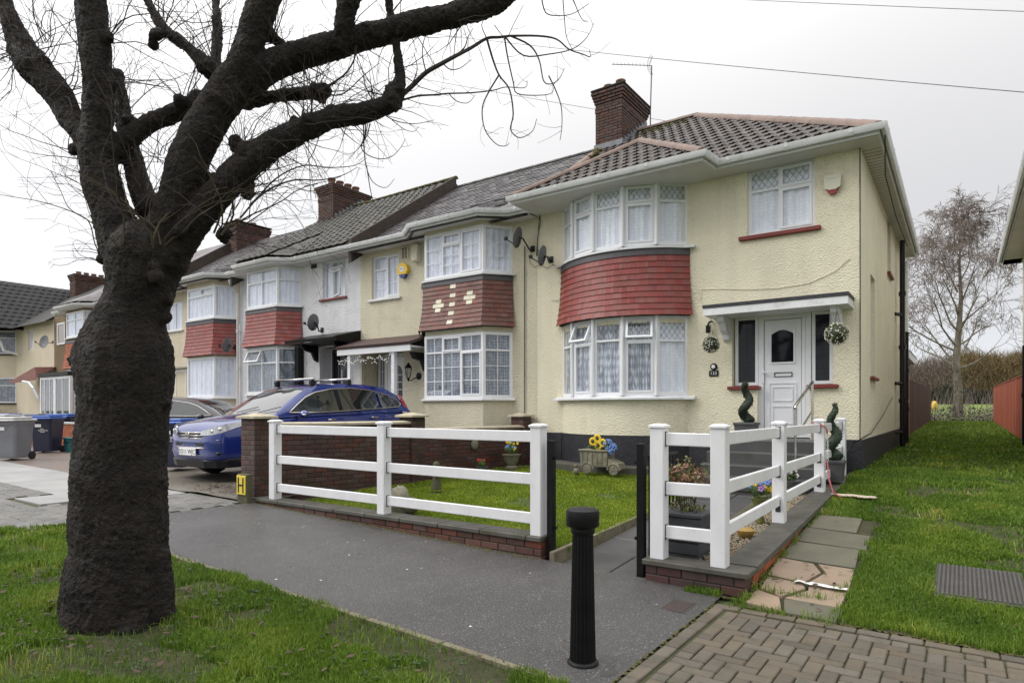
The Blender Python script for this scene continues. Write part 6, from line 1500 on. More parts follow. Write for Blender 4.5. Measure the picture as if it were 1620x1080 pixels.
# wooden planter with reddish shrub behind the corner fence
pl_=at(1087,860,Y=5.85); P0=Vector((pl_.x,5.85,.08)); r=E('wooden_planter',P0,'grey wooden planter with a reddish shrub behind the corner of the white fence','planter')
m_=MB(); 
for k in range(4):
    z=P0.z+.02+k*.115; e=.155+.012*k; q=MB(); q.cbox(P0.x-e,P0.x+e,P0.y-e,P0.y+e,z,z+.108,.006); build(q,'plank',m_greywood,r)
q=MB(); q.cbox(P0.x-.215,P0.x+.215,P0.y-.215,P0.y+.215,P0.z+.48,P0.z+.515,.006); build(q,'rim',m_greywood,r)
q=MB(); 
for _ in range(26):
    a=random.uniform(0,6.28); l=random.uniform(.2,.5); q.tube([(P0.x+.05*math.cos(a),P0.y+.05*math.sin(a),P0.z+.5),(P0.x+.1*math.cos(a),P0.y+.1*math.sin(a),P0.z+.5+l*.6),(P0.x+.2*math.cos(a)*l*2,P0.y+.2*math.sin(a)*l*2,P0.z+.5+l)],.004,4)
build(q,'stems',m_leafy,r,kind='stuff')
q=MB(); leaves(q,420,sphfn((P0.x,P0.y,P0.z+.80),.20,.7,(1,1,.8)),.045); build(q,'red_leaves',m_leafr,r,kind='stuff')
q=MB(); leaves(q,260,sphfn((P0.x+.02,P0.y,P0.z+.82),.22,.8,(1,1,.95)),.05); leaves(q,120,sphfn((P0.x,P0.y,P0.z+.55),.17,.8,(1,1,.4)),.04); build(q,'green_leaves',m_leafy,r,kind='stuff')
# gravel bed
q=MB()
for _ in range(2600):
    y=random.uniform(5.6,9.6); x=random.uniform(-2.04,-1.70); z=ct(y)-.06+random.uniform(-.01,.01); s_=random.uniform(.006,.014)
    q.add([(x-s_,y-s_,z),(x+s_,y-s_*.8,z),(x+s_*.7,y+s_,z),(x-s_*.8,y+s_,z),(x,y,z+s_*1.3)],[(0,1,4),(1,2,4),(2,3,4),(3,0,4)])
m_grav=M('pale_gravel',(.42,.36,.26),(.22,.17,.12),nscale=45,rough=.8,rnd=.2); o=build(q,'gravel',m_grav,None,label='pale gravel in the narrow bed behind the side fence',kind='stuff'); o['category']='gravel'
q=MB(); q.prism([(-2.08,5.55,ct(5.5)-.3),(-1.68,5.55,ct(5.5)-.3),(-1.68,5.55,ct(5.5)-.075),(-2.08,5.55,ct(5.5)-.075)],(0,4.1,.20)); build(q,'bed_soil',m_soil,None,kind='structure')
q=MB(); q.tube([(-2.12,5.7,.17),(-2.11,7,.25),(-2.13,8.4,.34),(-2.12,9.5,.42)],.055,8); build(q,'bed_edging_log',m_post,None,smooth=40,label='dark mossy log edging the gravel bed beside the path',cat='log edging')
def flowerpot(c,label,potprof,potmat,cols,n,h,s=.035,cat='flower pot'):
    c=Vector(c); r=E('flower_pot',c,label,cat); q=MB(); q.lathe(potprof,c,16); build(q,'pot',potmat,r,smooth=40); zt=c.z+potprof[-1][1]
    q=MB(); leaves(q,160,sphfn((c.x,c.y,zt+h*.35),h*.5,.8),.05); build(q,'foliage',m_leafg,r,kind='stuff')
    for mt in cols:
        q=MB()
        for _ in range(n):
            a=random.uniform(0,6.28); rr=h*.55*random.random()**.5; p=Vector((c.x+rr*math.cos(a),c.y+rr*math.sin(a),zt+h*random.uniform(.4,.95)))
            for k in range(5):
                b=2*PI*k/5; q.sphere(p+Vector((s*.55*math.cos(b),-s*.1,s*.55*math.sin(b))),s*.42,6,4,(1,.5,1))
        build(q,'petals',mt,r,smooth=True,kind='stuff')
    return r
f1=at(1203,850,X=-1.86); flowerpot((-1.86,f1.y,ct(f1.y)-.06),'wire basket of yellow and purple flowers in the gravel bed',[(.04,0),(.05,.03),(.03,.1),(.10,.28),(.105,.29)],m_leafy,[m_pety,m_petp,m_petb],9,.24)
f2=at(1250,800,X=-1.95); flowerpot((-1.95,f2.y,ct(f2.y)-.05),'dark pot of mauve and white pansies behind the side fence',[(.10,0),(.14,.16),(.15,.2)],m_slatepot,[m_petp,m_petw],8,.17)
# golden dog ornament
m_gold=M('ochre_ornament',(.42,.27,.06),(.30,.19,.05),nscale=8,rough=.6,bump=.2); g_=at(1268,775,X=-1.95); gz_=ct(g_.y)+.0
q=MB(); q.sphere((-1.95,g_.y,gz_+.10),.09,12,8,(.9,1.3,1.1)); q.sphere((-1.95,g_.y-.10,gz_+.24),.065,12,8); q.sphere((-1.95,g_.y-.165,gz_+.22),.035,8,6,(1,1.3,.8)); q.sphere((-2.01,g_.y-.09,gz_+.23),.03,8,6,(.6,.8,1.5)); q.sphere((-1.89,g_.y-.09,gz_+.23),.03,8,6,(.6,.8,1.5)); q.sphere((-1.99,g_.y-.12,gz_+.03),.035,8,6,(1,1.3,1.6)); q.sphere((-1.90,g_.y-.12,gz_+.03),.035,8,6,(1,1.3,1.6)); q.lathe([(.12,-.05),(.13,.02),(.11,.03)],(-1.95,g_.y,gz_-.02),14)
build(q,'dog_ornament',m_gold,None,smooth=True,label='ochre seated dog ornament behind the side fence beside the pansies',cat='ornament')
q=MB(); g2=at(1188,850,X=-1.84); q.lathe([(.05,0),(.09,.05),(.095,.08),(.06,.1),(.01,.1)],(-1.83,g2.y-.25,ct(g2.y)-.07),14); build(q,'round_stone_pot',m_gold,None,smooth=40,label='low ochre bowl in the gravel beside the side fence',cat='bowl')
# stone car planter on the ledge
sp_=at(950,737,Y=10.35); r=E('stone_planter',(sp_.x,10.35,.36),'old stone planter shaped like a cart with sunflowers and blue hydrangeas by the black plinth','planter')
X0=sp_.x; z0=.37
q=MB(); q.prism([(X0-.36,10.25,z0+.18),(X0+.17,10.25,z0+.16),(X0+.19,10.25,z0+.42),(X0-.38,10.25,z0+.44)],(0,.30,0)); q.prism([(X0+.19,10.26,z0+.14),(X0+.42,10.26,z0+.12),(X0+.40,10.26,z0+.22),(X0+.19,10.26,z0+.30)],(0,.26,0)); q.cbox(X0-.40,X0+.20,10.23,10.57,z0+.42,z0+.455,.01)
for k in range(5): q.box(X0-.33+k*.1,X0-.315+k*.1,10.238,10.25,z0+.2,z0+.41)
build(q,'trough',m_stonew,r)
for wx in (X0-.22,X0+.31):
    q=MB(); q.lathe([(.04,0),(.088,0),(.092,.02),(.088,.03),(.04,.035)],(wx,10.27,z0+.10),20,Matrix.Rotation(PI/2,3,'X')); 
    for k in range(5): a=k*2*PI/5; q.tube([(wx,10.235,z0+.10),(wx+.07*math.cos(a),10.235,z0+.10+.07*math.sin(a))],.008,4)
    build(q,'wheel',m_stonew,r,smooth=40)
    q=MB(); q.tube([(wx+.12*math.cos(a),10.25,z0+.10+.11*math.sin(a)) for a in [PI*k/8 for k in range(9)]],.018,6); build(q,'mudguard',m_stonew,r,smooth=40)
q=MB(); q.sphere((X0-.42,10.2,z0+.05),.06,8,6,(1,1,1.2)); q.sphere((X0-.42,10.19,z0+.15),.04,8,6); build(q,'base_figure',m_stonew,r,smooth=True)
q=MB(); leaves(q,150,sphfn((X0-.05,10.38,z0+.5),.16,.8,(1.4,.8,.7)),.06); build(q,'foliage',m_leafg,r,kind='stuff')
for dx,dz in ((-.02,.66),(.02+.07,.58),(-.11,.60),(0,.53)):
    q=MB(); c=Vector((X0+dx-.02,10.30,z0+dz))
    for k in range(14): a=2*PI*k/14; q.sphere(c+Vector((.055*math.cos(a),0,.055*math.sin(a))),.026,6,4,(1,.4,1))
    fo=build(q,'sunflower',m_pety,r,smooth=True); q=MB(); q.sphere(c+Vector((0,-.012,0)),.03,8,6,(1,.5,1)); build(q,'flower_centre',m_rust,fo,smooth=True)
for dx,dz,rr in ((.17,.56,.085),(.27,.50,.07),(.22,.43,.06)):
    q=MB(); c=Vector((X0+dx,10.32,z0+dz)); 
    for _ in range(60):
        p,d=sphfn(c,rr,.1)(); q.sphere(p,.014,5,4)
    build(q,'hydrangea',m_petb,r,smooth=True)
# urn, ornaments at the boundary wall
u=at(809,735,Y=10.3); flowerpot((u.x,10.3,.36),'stone urn with yellow and blue flowers at the back of the lawn',[(.12,0),(.13,.05),(.08,.08),(.14,.16),(.17,.28),(.19,.3)],m_stonew,[m_pety,m_petb],6,.26)
u=at(763,738,Y=9.3); flowerpot((u.x,9.3,.33),'small pot of red flowers against the brick boundary wall',[(.09,0),(.11,.14),(.12,.16)],m_slatepot,[m_petr],9,.16)
u=at(683,735,Y=7.6); q=MB(); q.lathe([(.09,0),(.08,.1),(.05,.22),(.06,.30),(.03,.34)],(u.x+.1,7.6,.27),12); q.sphere((u.x+.1,7.6,.66),.06,10,8); leaves(q,60,sphfn((u.x+.1,7.6,.5),.10,.4),.05); build(q,'garden_statue',m_post,None,smooth=40,label='small dark mossy statue against the brick boundary wall',cat='statue')
u=at(751,703,X=-7.84); q=MB(); q.sphere((u.x-.0,u.y,u.z),.11,12,8,(.4,1,1)); build(q,'wall_plaque',m_stonew,None,smooth=True,label='small pale round plaque fixed to the brick boundary wall',cat='plaque')
u=at(632,790,Y=6.0); q=MB(); q.sphere((u.x,6.0,.30),.18,14,10,(.9,.8,1.3),jit=.12); q.sphere((u.x+.15,6.05,.28),.12,12,8,(1,1,.9),jit=.12); build(q,'rockery_stone',m_stonew,None,smooth=True,label='rough pale rock on the lawn behind the middle fence post',cat='rock')
# rope on the fence post and the cable from the wall
x3,y3=FX3,FY3
m_rope=M('red_white_rope',(.42,.03,.04),(.5,.2,.2),nscale=60,rough=.7); m_chainw=M('white_plastic_chain',(.7,.7,.7),rough=.4)
q=MB(); q.tube([(x3-.07,y3-.07,1.36),(x3+.07,y3-.08,1.33),(x3+.09,y3-.02,1.28),(x3+.10,y3-.02,1.2)],.010,6); q.tube([(x3+.10,y3-.06,.85),(x3+.12,y3-.1,.72),(x3+.15,y3-.2,.6),(x3+.20,y3-.25,.45),(x3+.35,y3-.3,.36)],.010,6); r=E('rope',(x3+.1,y3-.1,.35),'red rope and white chain hanging from a side fence post','rope'); build(q,'red_rope',m_rope,r,smooth=True)
for k in range(14):
    q=MB(); z=1.2-k*.026; c=Vector((x3+.105,y3-.04,z)); 
    q.tube([c+Vector(((.012 if k%2 else 0)*math.cos(a),(0 if k%2 else .012)*math.cos(a),.020*math.sin(a))) for a in [j*PI/4 for j in range(9)]],.0035,4); build(q,'chain_link',m_chainw,r,smooth=True)
c0=at(1352,785,Z=.40); q=MB()
for k in range(0): q.tube([c0+Vector((-.25+.05*k+random.uniform(-.03,.03),random.uniform(-.08,.08),.02+random.uniform(0,.02))),c0+Vector((-.1+.05*k,random.uniform(-.08,.08),.03)),c0+Vector((.05+.03*k,random.uniform(-.1,.05),.015))],.016,5)
for k in range(9):
    for j in range(2): q.sphere(c0+Vector((-.24+.055*k,random.uniform(-.05,.05)-.012*k,.012)),random.uniform(.03,.055),7,5,(1.3,1,.35),.25)
m_cloth=M('pale_cloth',(.6,.52,.42),(.5,.4,.32),nscale=20,rough=.9); build(q,'discarded_cloth',m_cloth,None,smooth=True,label='pale twisted cloth lying on the grass below the rope',cat='cloth')
q=MB(); q.tube([at(1412,628,X=-1.2),at(1398,655,X=-1.25),at(1378,685,X=-1.28),at(1362,694,X=-1.28),at(1350,700,Y=11.62),at(1335,720,Y=11.3),at(1315,732,Y=11.0),at(1296,738,Y=10.7)],.010,5); build(q,'hose',m_cable,None,smooth=True,label='black cable sagging from the side pipe to the fence',cat='cable')
# ================================================================== alley, fences, neighbour, background
def board_fence(name,X,y0,y1,z0f,h,mat,label):
    r=E(name,(X,(y0+y1)/2,z0f(y0)),label,'fence','close boarded alley fences'); n=int((y1-y0)/.16); pcs=Pieces(r,'board',300)
    hs=MB().cbox(-.012,.012,-.073,.073,0,h,.004); me=mesh_of('board',hs,mat)
    for k in range(n):
        y=y0+(k+.5)*.16; st=int(k/11)*.0
        pcs.add(me,Matrix.Translation((X+random.uniform(-.004,.004)+(.012 if k%2 else 0),y,z0f(y)+random.uniform(-.01,.01))))
    pcs.done()
    for k in range(int((y1-y0)/1.8)+1):
        q=MB(); y=y0+k*1.8; q.cbox(X-.05+(-.05 if X<0 else .05),X+.05+(-.05 if X<0 else .05),y-.05,y+.05,z0f(y)-.1,z0f(y)+h+.03,.006); build(q,'post',mat,r)
    q=MB()
    n2=int((y1-y0)/1.8)
    for k in range(n2): ya=y0+k*1.8; yb=ya+1.8; q.prism([(X-.03,ya,z0f(ya)+h+.001),(X+.03,ya,z0f(ya)+h+.001),(X+.03,ya,z0f(ya)+h+.03),(X-.03,ya,z0f(ya)+h+.03)],(0,1.79,z0f(yb)-z0f(ya)))
    build(q,'capping_rail',mat,r)
board_fence('board_fence',-1.42,24.05,43,lambda y: hf(0,y)-.02,1.84,m_wood_fence,'dark brown close boarded fence on the left of the grass alley')
board_fence('board_fence',1.42,22.2,43,lambda y: hf(0,y)-.02,1.84,m_wood_fence2,'orange brown close boarded fence on the right of the grass alley')
nb=E('house',(3.5,17,.6),'neighbouring house at the right edge, only its eaves and side wall showing','house','houses of the terrace')
q=MB(); q.quad((1.36,22.0,.3),(1.36,13,.3),(1.36,13,5.7),(1.36,22.0,5.7)); q.quad((7,22.0,.3),(1.36,22.0,.3),(1.36,22.0,5.7),(7,22.0,5.7)); q.quad((1.36,13,.3),(7,13,.3),(7,13,5.7),(1.36,13,5.7)); build(q,'wall',m_cream2,nb)
q=MB(); q.quad((1.34,22.02,.3),(1.34,12.98,.3),(1.34,12.98,1.2),(1.34,22.02,1.2)); build(q,'plinth',m_black_plinth,nb)
q=MB(); q.quad((1.36,12.6,5.66),(.97,12.6,5.66),(.97,22.7,5.66),(1.36,22.7,5.66)); q.quad((7,22.7,5.66),(7,22,5.66),(.97,22,5.66),(.97,22.7,5.66)); build(q,'soffit',m_soffit,nb)
q=MB(); q.poly([(.97,12.6,5.84),(.97,22.7,5.84),(5,18,8.6),(5,17,8.6)]); q.poly([(.97,22.7,5.84),(9,22.7,5.84),(5,18,8.6)]); q.poly([(9,12.6,5.84),(.97,12.6,5.84),(5,17,8.6)]); build(q,'roof',m_roofdark,nb)
gutter(nb,[(7,22.7,5.82),(.97,22.7,5.82),(.97,12.6,5.82)])
pipe(nb,[(1.22,17.2,5.6),(1.22,17.2,.6)],.06,m_blackplastic,name='soil_pipe'); pipe(nb,[(1.25,19.6,3.1),(1.25,19.6,.7)],.05,m_blackplastic); pipe(nb,[(1.27,18.4,5.6),(1.27,18.4,.7)],.04,m_cable_g)
# birch
def tree_tubes(mb_t,mb_w,p,d,l,r,depth,maxd,spread,up,droop,seg=4,twn=3,kids=(3,4)):
    pts=[p];rad=[r]; q=Vector(p); dd=Vector(d).normalized()
    for k in range(seg):
        dd=(dd+Vector((random.gauss(0,.13),random.gauss(0,.13),random.gauss(0,.1)+up*.12-droop*(depth/maxd)*.16))).normalized()
        q=q+dd*l/seg; pts.append(q.copy()); rad.append(r*(1-.55*(k+1)/seg))
    (mb_t if depth<2 else mb_w).tube(pts,[max(.011,q_) for q_ in rad],6 if depth<2 else 3,cap=False)
    if depth>=maxd: return
    n=random.randint(*kids)
    for k in range(n):
        t=random.uniform(.3,1.0) if k else 1.0; i=min(seg,int(t*seg+.5)); 
        a=random.uniform(0,6.28); side=dd.orthogonal().normalized(); side.rotate(Matrix.Rotation(a,3,dd))
        nd=(dd+side*spread*random.uniform(.6,1.3)).normalized()
        tree_tubes(mb_t,mb_w,pts[i],nd,l*random.uniform(.55,.78),rad[i]*.62,depth+1,maxd,spread,up,droop,seg,twn,kids)
m_birch=M('birch_bark',(.26,.22,.18),(.09,.07,.06),nscale=3,rough=.8,stretch=(1,1,.6)); m_btwig=M('birch_twig',(.23,.18,.165),(.17,.135,.12),nscale=3,rough=.9)
bb=at(1515,668,D=45); bb=Vector((bb.x,bb.y,.9)); r=E('birch_tree',bb,'tall bare birch tree at the end of the grass alley','tree')
random.seed(21)
T_=MB();W_=MB(); T_.tube([bb+Vector((0,0,-.2)),bb+Vector((.05,0,2)),bb+Vector((-.1,0,4)),bb+Vector((.05,0,6)),bb+Vector((.2,0,8.5)),bb+Vector((.1,0,11)),bb+Vector((.2,0,13.5))],[.34,.27,.24,.19,.13,.08,.03],8)
for z,ax_,l,el in ((3.9,-1,3.6,.55),(4.4,1,4.2,.35),(5.0,-1,4.2,.9),(5.2,1,3.4,.8),(5.8,.3,3.2,1.0),(6.2,-1,3.8,1.0),(6.5,1,3.8,1.0),(7.4,-.6,3.2,1.2),(7.8,.8,3.2,1.2),(9.0,-.8,2.6,1.3),(9.4,.7,2.6,1.3),(10.4,-.5,2.2,1.5),(11,.6,2,1.5),(3.6,1,3.8,.25),(4.8,-.8,3.8,.3),(12,-.3,1.6,2),(12.4,.4,1.5,2),(3.7,-.3,3,.6)):
    tree_tubes(T_,W_,bb+Vector((0,0,z)),Vector((ax_*.9*RT[0]+random.gauss(0,.3),ax_*.9*RT[1]+random.gauss(0,.5),el)),l,.095-.004*z,0,5,.60,.7,1.5,4,3,(3,4))
build(T_,'trunk',m_birch,r,smooth=True); build(W_,'twigs',m_btwig,r,kind='stuff')
m_ivy=M('ivy_leaf',(.02,.035,.012),(.035,.045,.015),nscale=3,rough=.7,rnd=.4)
q=MB(); leaves(q,1500,lambda: ((bb.x+random.gauss(0,.28),bb.y+random.gauss(0,.28),bb.z+random.random()**1.5*3.6),None),.10); build(q,'ivy',m_ivy,r,kind='stuff')
# scrub along the end of the alley, field beyond, woodland and roofs on the skyline
def far(x,d): return at(x,648,D=d)
q=MB(); qf=MB()
random.seed(5)
for _ in range(520):
    x=random.uniform(-4.5,4.5); y=random.uniform(44.2,46.5); h_=random.uniform(.4,2.0)*(1.0 if abs(x)<4 else 1.3); z=hf(0,y); a=random.uniform(0,6.28); w_=random.uniform(.1,.6)
    q.tube([(x,y,z),(x+w_*.5*math.cos(a),y+w_*.5*math.sin(a),z+h_*.6),(x+w_*math.cos(a),y+w_*math.sin(a),z+h_)],[.012,.008,.004],3,cap=False)
o=build(q,'scrub',m_btwig,None,label='tangle of bare scrub at the end of the grass alley',kind='stuff'); o['category']='scrub'
q=MB(); leaves(q,2600,lambda: ((random.uniform(-5,5),random.uniform(44.4,46),hf(0,45)+random.random()**2*.8),None),.13); o=build(q,'bramble_leaves',m_ivy,None,label='low dark brambles at the end of the grass alley',kind='stuff'); o['category']='brambles'
m_field2=M('bright_far_grass',(.16,.24,.03),(.11,.17,.025),nscale=.35,rough=.95,bump=.6,bscale=5,bdist=.2)
patch('field',-45,45,46.5,125,m_field2,dz=0,step=4,zf=lambda x,y: .8+(y-46.5)*.027)
def thicket(name,label,x0,x1,y0,y1,zb,zt,n,mat,seed,wd=.05,ln=1.6,n2=0,mat2=None):
    random.seed(seed); q=MB()
    for _ in range(n):
        x=random.uniform(x0,x1); y=random.uniform(y0,y1); top=zt*(.78+.30*noise.noise(Vector((x*.13,y*.05,seed)))+.10*noise.noise(Vector((x*.5,y*.3,seed)))); z=zb+random.random()**.8*(top-zb)
        a=random.gauss(0,.9);b=random.gauss(0,.7); l=ln*random.uniform(.5,1.3); d=Vector((math.sin(a),math.sin(b),1)).normalized()*l; w_=Vector((wd,0,0))
        P_=Vector((x,y,z)); q.add([P_-w_,P_+w_,P_+d],[(0,1,2)])
    o=build(q,name,mat,None,label=label,kind='stuff'); o['category']='woodland'; return o
m_wood1=M('hazed_purple_brown_wood',(.15,.115,.105),(.19,.145,.12),nscale=.15,rough=.95); m_wood2=M('olive_brown_wood',(.20,.14,.065),(.15,.11,.06),nscale=.15,rough=.95); m_wood3=M('dark_hedge',(.035,.035,.025),(.05,.045,.03),nscale=.3,rough=.95)  # the purple brown is lightened: distance haze is put into the colour
thicket('woodland','purple brown bare wood on the skyline behind the birch',-30,30,118,126,2.6,11.0,45000,m_wood1,31,.035,2.0)
thicket('woodland','olive brown bare trees at the right of the alley view',-.5,22,106,112,2.4,11.5,26000,m_wood2,33,.035,1.7)
thicket('woodland','dark green brown hedge across the far side of the field',-35,35,100,104,2.2,4.9,15000,m_wood3,35,.10,1.0)
q=MB(); q.box(-22,-9.5,150,160,0,16.2); q.box(-14,-11,149,150,0,17); build(q,'far_building',m_brick_ex,None,label='distant brick building block rising above the wood beside the extension roof',cat='building')
for x_,c_,lb in ((1478,m_yel,'small yellow sack standing on the far grass left of the birch'),):
    p=at(x_,641,D=62); q=MB(); q.sphere((p.x,p.y,p.z-.1),.45,8,6,(.7,.7,1.2),jit=.1); build(q,'sack',c_,None,smooth=True,label=lb,cat='sack')
for x_,lb in ((1552,'small white parked van beyond the field right of the birch'),(1568,'small white parked car beyond the field at the orange fence')):
    p=at(x_,632,D=95); zf_=.8+(p.y-46.5)*.027; q=MB(); q.cbox(p.x-1.0,p.x+1.0,p.y-2,p.y+2,zf_+.3,zf_+1.1,.2); q.cbox(p.x-.85,p.x+.85,p.y-1.2,p.y+1.4,zf_+1.05,zf_+1.8,.25); r=E('parked_vehicle',(p.x,p.y,zf_),lb,'vehicle'); build(q,'body',m_whitep,r)
    q=MB(); q.box(p.x-.7,p.x+.7,p.y-1.22,p.y-1.19,zf_+1.2,zf_+1.65); build(q,'windscreen',m_carglass,r)

# ================================================================== the big street tree
random.seed(11)
TD=4.42
def P3(px,py,off=0): return at(px,py,D=TD+off)
TB=MB(); knots=[]
def limb(pts,n=14):
    # resample with a smooth spline and skin it as a closed tube
    P=[(P3(p[0],p[1],p[3] if len(p)>3 else 0),p[2]*(TD+(p[3] if len(p)>3 else 0))/1000) for p in pts]
    out=[];rad=[]
    for i in range(len(P)-1):
        p0=P[max(i-1,0)];p1=P[i];p2=P[i+1];p3=P[min(i+2,len(P)-1)]
        for k in range(4):
            t=k/4
            f=lambda a,b,c,d: .5*((2*b)+(-a+c)*t+(2*a-5*b+4*c-d)*t*t+(-a+3*b-3*c+d)*t*t*t)
            out.append(Vector([f(p0[0][j],p1[0][j],p2[0][j],p3[0][j]) for j in range(3)])); rad.append(f(p0[1],p1[1],p2[1],p3[1])*random.uniform(.985,1.015))
    out.append(P[-1][0]); rad.append(P[-1][1]); rad=[q_*(.88 if P[0][0].z<1.5 else .79) for q_ in rad]; TB.tube(out,rad,n)
    for p in (P[0],P[-1]): TB.sphere(p[0],p[1]*.89,12,8)
def knot(px,py,r,off=0,sc=(1,1,1)): 
    c=P3(px,py,off)
    for _ in range(3): TB.sphere(c+Vector((random.gauss(0,1),random.gauss(0,1),random.gauss(0,1)))*r*.0016,r*random.uniform(.52,.72)*(TD+off)/1000,9,7,(sc[0]*random.uniform(.8,1.2),sc[1],sc[2]*random.uniform(.8,1.2)),jit=.28); knots.append(c)
limb([(183,1010,88),(185,975,85),(188,930,82),(190,860,77),(190,770,75),(191,720,74),(197,655,72),(201,600,75),(202,560,74),(202,535,68),(207,505,58),(219,470,53),(226,435,57),(232,405,62)],26)
limb([(165,610,45,-.03),(152,572,42),(160,535,38),(185,500,36)],14)
limb([(128,990,30),(116,950,24),(124,890,22)],10); limb([(240,985,34),(252,940,26),(250,880,20)],10); limb([(170,1010,40,-.12),(180,960,36,-.10),(190,900,30,-.06)],10)
limb([(205,1000,30,-.2),(215,960,20,-.14)],8); limb([(95,1005,18,.0),(112,975,20)],8); limb([(275,1000,18),(258,965,20)],8)
limb([(213,425,48),(190,375,40),(173,325,35),(158,275,33),(153,220,30),(155,170,27),(153,110,26),(146,30,28),(141,-70,22),(150,-230,14,.1),(165,-330,8,.1)])
limb([(160,240,26),(115,190,24,.08),(85,140,28,.12),(52,105,30,.15),(30,65,21,.18),(15,25,15,.2),(-10,-40,12,.25),(-60,-150,9,.3),(-85,-240,5,.3)])
limb([(240,410,48),(265,360,38),(283,310,36),(300,250,37),(325,200,37),(355,150,34),(382,105,29,-.05),(398,60,27,-.08),(418,0,28,-.1),(445,-60,26,-.12),(500,-220,17,-.1),(530,-330,9,-.1)])
limb([(350,160,34),(405,118,30),(460,92,27),(520,75,25),(590,55,23),(660,38,22),(725,22,22),(775,6,23),(800,-8,20),(860,-80,13),(900,-150,7)])
limb([(262,410,38),(305,355,29),(340,312,28),(385,265,28),(430,232,26),(480,205,22),(530,186,20),(580,178,20),(618,163,16)])
limb([(605,168,13),(630,145,12),(632,110,9),(626,70,8),(618,30,8),(612,-30,7)],8)
limb([(180,240,22,.1),(235,195,17,.15),(275,180,18,.15),(315,160,18,.1)],10)
limb([(240,330,26,.1),(222,300,22,.15),(208,240,17,.25),(195,190,15,.35),(185,120,12,.4)],10)
limb([(335,112,16,.05),(300,78,12,.1),(262,48,11,.15),(240,15,9,.2),(225,-20,8,.25)],8)
limb([(338,112,12),(344,60,9,.1),(342,10,8,.15),(344,-30,7,.2)],8)
limb([(390,160,15,.2),(440,152,12,.3),(500,146,13,.3)],8)
limb([(540,70,14,-.05),(545,30,19,-.1),(562,-30,22,-.15),(600,-160,14,-.2),(620,-240,7,-.2)],10)
limb([(310,285,12,.1),(345,282,13,.15),(385,290,15,.2),(392,305,12,.2)],8)
for a in [(35,90,26,.15),(60,112,20,.1),(98,150,16,.1),(170,60,10),(176,130,9),(118,240,12),(250,58,14,.1),(385,238,20),(402,240,15,-.05),(336,112,15),(290,168,15,.1),(200,190,14,.2),(505,142,15,.3),(435,60,12),(540,62,14),(618,158,20),(470,200,14),(495,190,13),(520,175,10),(390,300,14,.15),(352,375,16),(278,372,16),(165,405,15),(262,470,13),(258,497,12),(126,552,13),(118,574,11),(245,440,16,-.16),(262,395,20,-.1),(300,360,14,-.08),(225,400,16,-.14),(730,20,12),(430,100,10),(130,215,10),(264,640,8),(124,720,9),(256,760,7),(440,152,10,.3),(186,995,60,.1,(1.1,1.1,.35)),(590,170,10),(555,60,8)]: knot(*a)
tme=mkmesh('trunk',TB,[m_btwig]); to=bpy.data.objects.new('tmp_trunk',tme); COL.objects.link(to)
md=to.modifiers.new('r','REMESH'); md.mode='VOXEL'; md.voxel_size=.0135; md2=to.modifiers.new('sm','SMOOTH'); md2.factor=.5; md2.iterations=3
dg=bpy.context.evaluated_depsgraph_get(); ev=to.evaluated_get(dg); me=bpy.data.meshes.new_from_object(ev); bpy.data.objects.remove(to)
nv=len(me.vertices); co=np.zeros(nv*3,np.float32); me.vertices.foreach_get('co',co); co=co.reshape(-1,3); no=np.zeros(nv*3,np.float32); me.vertices.foreach_get('normal',no); no=no.reshape(-1,3)
def tnoise(p): 
    return np.array([noise.noise(Vector(v)) for v in p],np.float32)
n1=tnoise(co*np.array([9,9,5])); n2=tnoise(co*np.array([26,26,20])+7); n3=tnoise(co*np.array([60,60,75])+3)
lump=np.clip(tnoise(co*4.2+11),0,1); low=np.clip((1.1-co[:,2])/1.0,0,1)
n4=tnoise(co*np.array([38,38,30])+21)
disp=.010*n1-(.012+.012*low)*np.abs(n2)-.013*np.abs(n4)+.006*n3+.020*lump*(.2+low)+.008
co=co+no*disp[:,None]; me.vertices.foreach_set('co',co.ravel()); me.update()
me.polygons.foreach_set('use_smooth',[True]*len(me.polygons))
m_bark=M('dark_wet_bark',(.030,.023,.019),(.012,.0098,.009),nscale=8,rough=.6,rough2=.9,bump=1,bscale=55,bdist=.035,detail=8,dirt=((.070,.057,.047),16,.57,.70),spec=.3)
tb=Vector((P3(186,985).x,P3(186,985).y,.08)); troot=E('street_tree',tb,'huge dark bare street tree with a burred trunk standing on the grass verge','tree')
me.materials.clear(); me.materials.append(m_bark); me.transform(Matrix.Translation(-tb)); o=bpy.data.objects.new('trunk',me); COL.objects.link(o); o.parent=troot
m_twig=M('dark_twig',(.030,.022,.020),(.05,.036,.03),nscale=4,rough=.8); m_twigg=M('green_brown_shoot',(.07,.055,.03),(.045,.035,.02),nscale=4,rough=.8)
TW=MB(); TG=MB()
VIEW=Vector((FW[0],FW[1],0)); RV=Vector((RT[0],RT[1],0)); UPV=Vector((0,0,1))
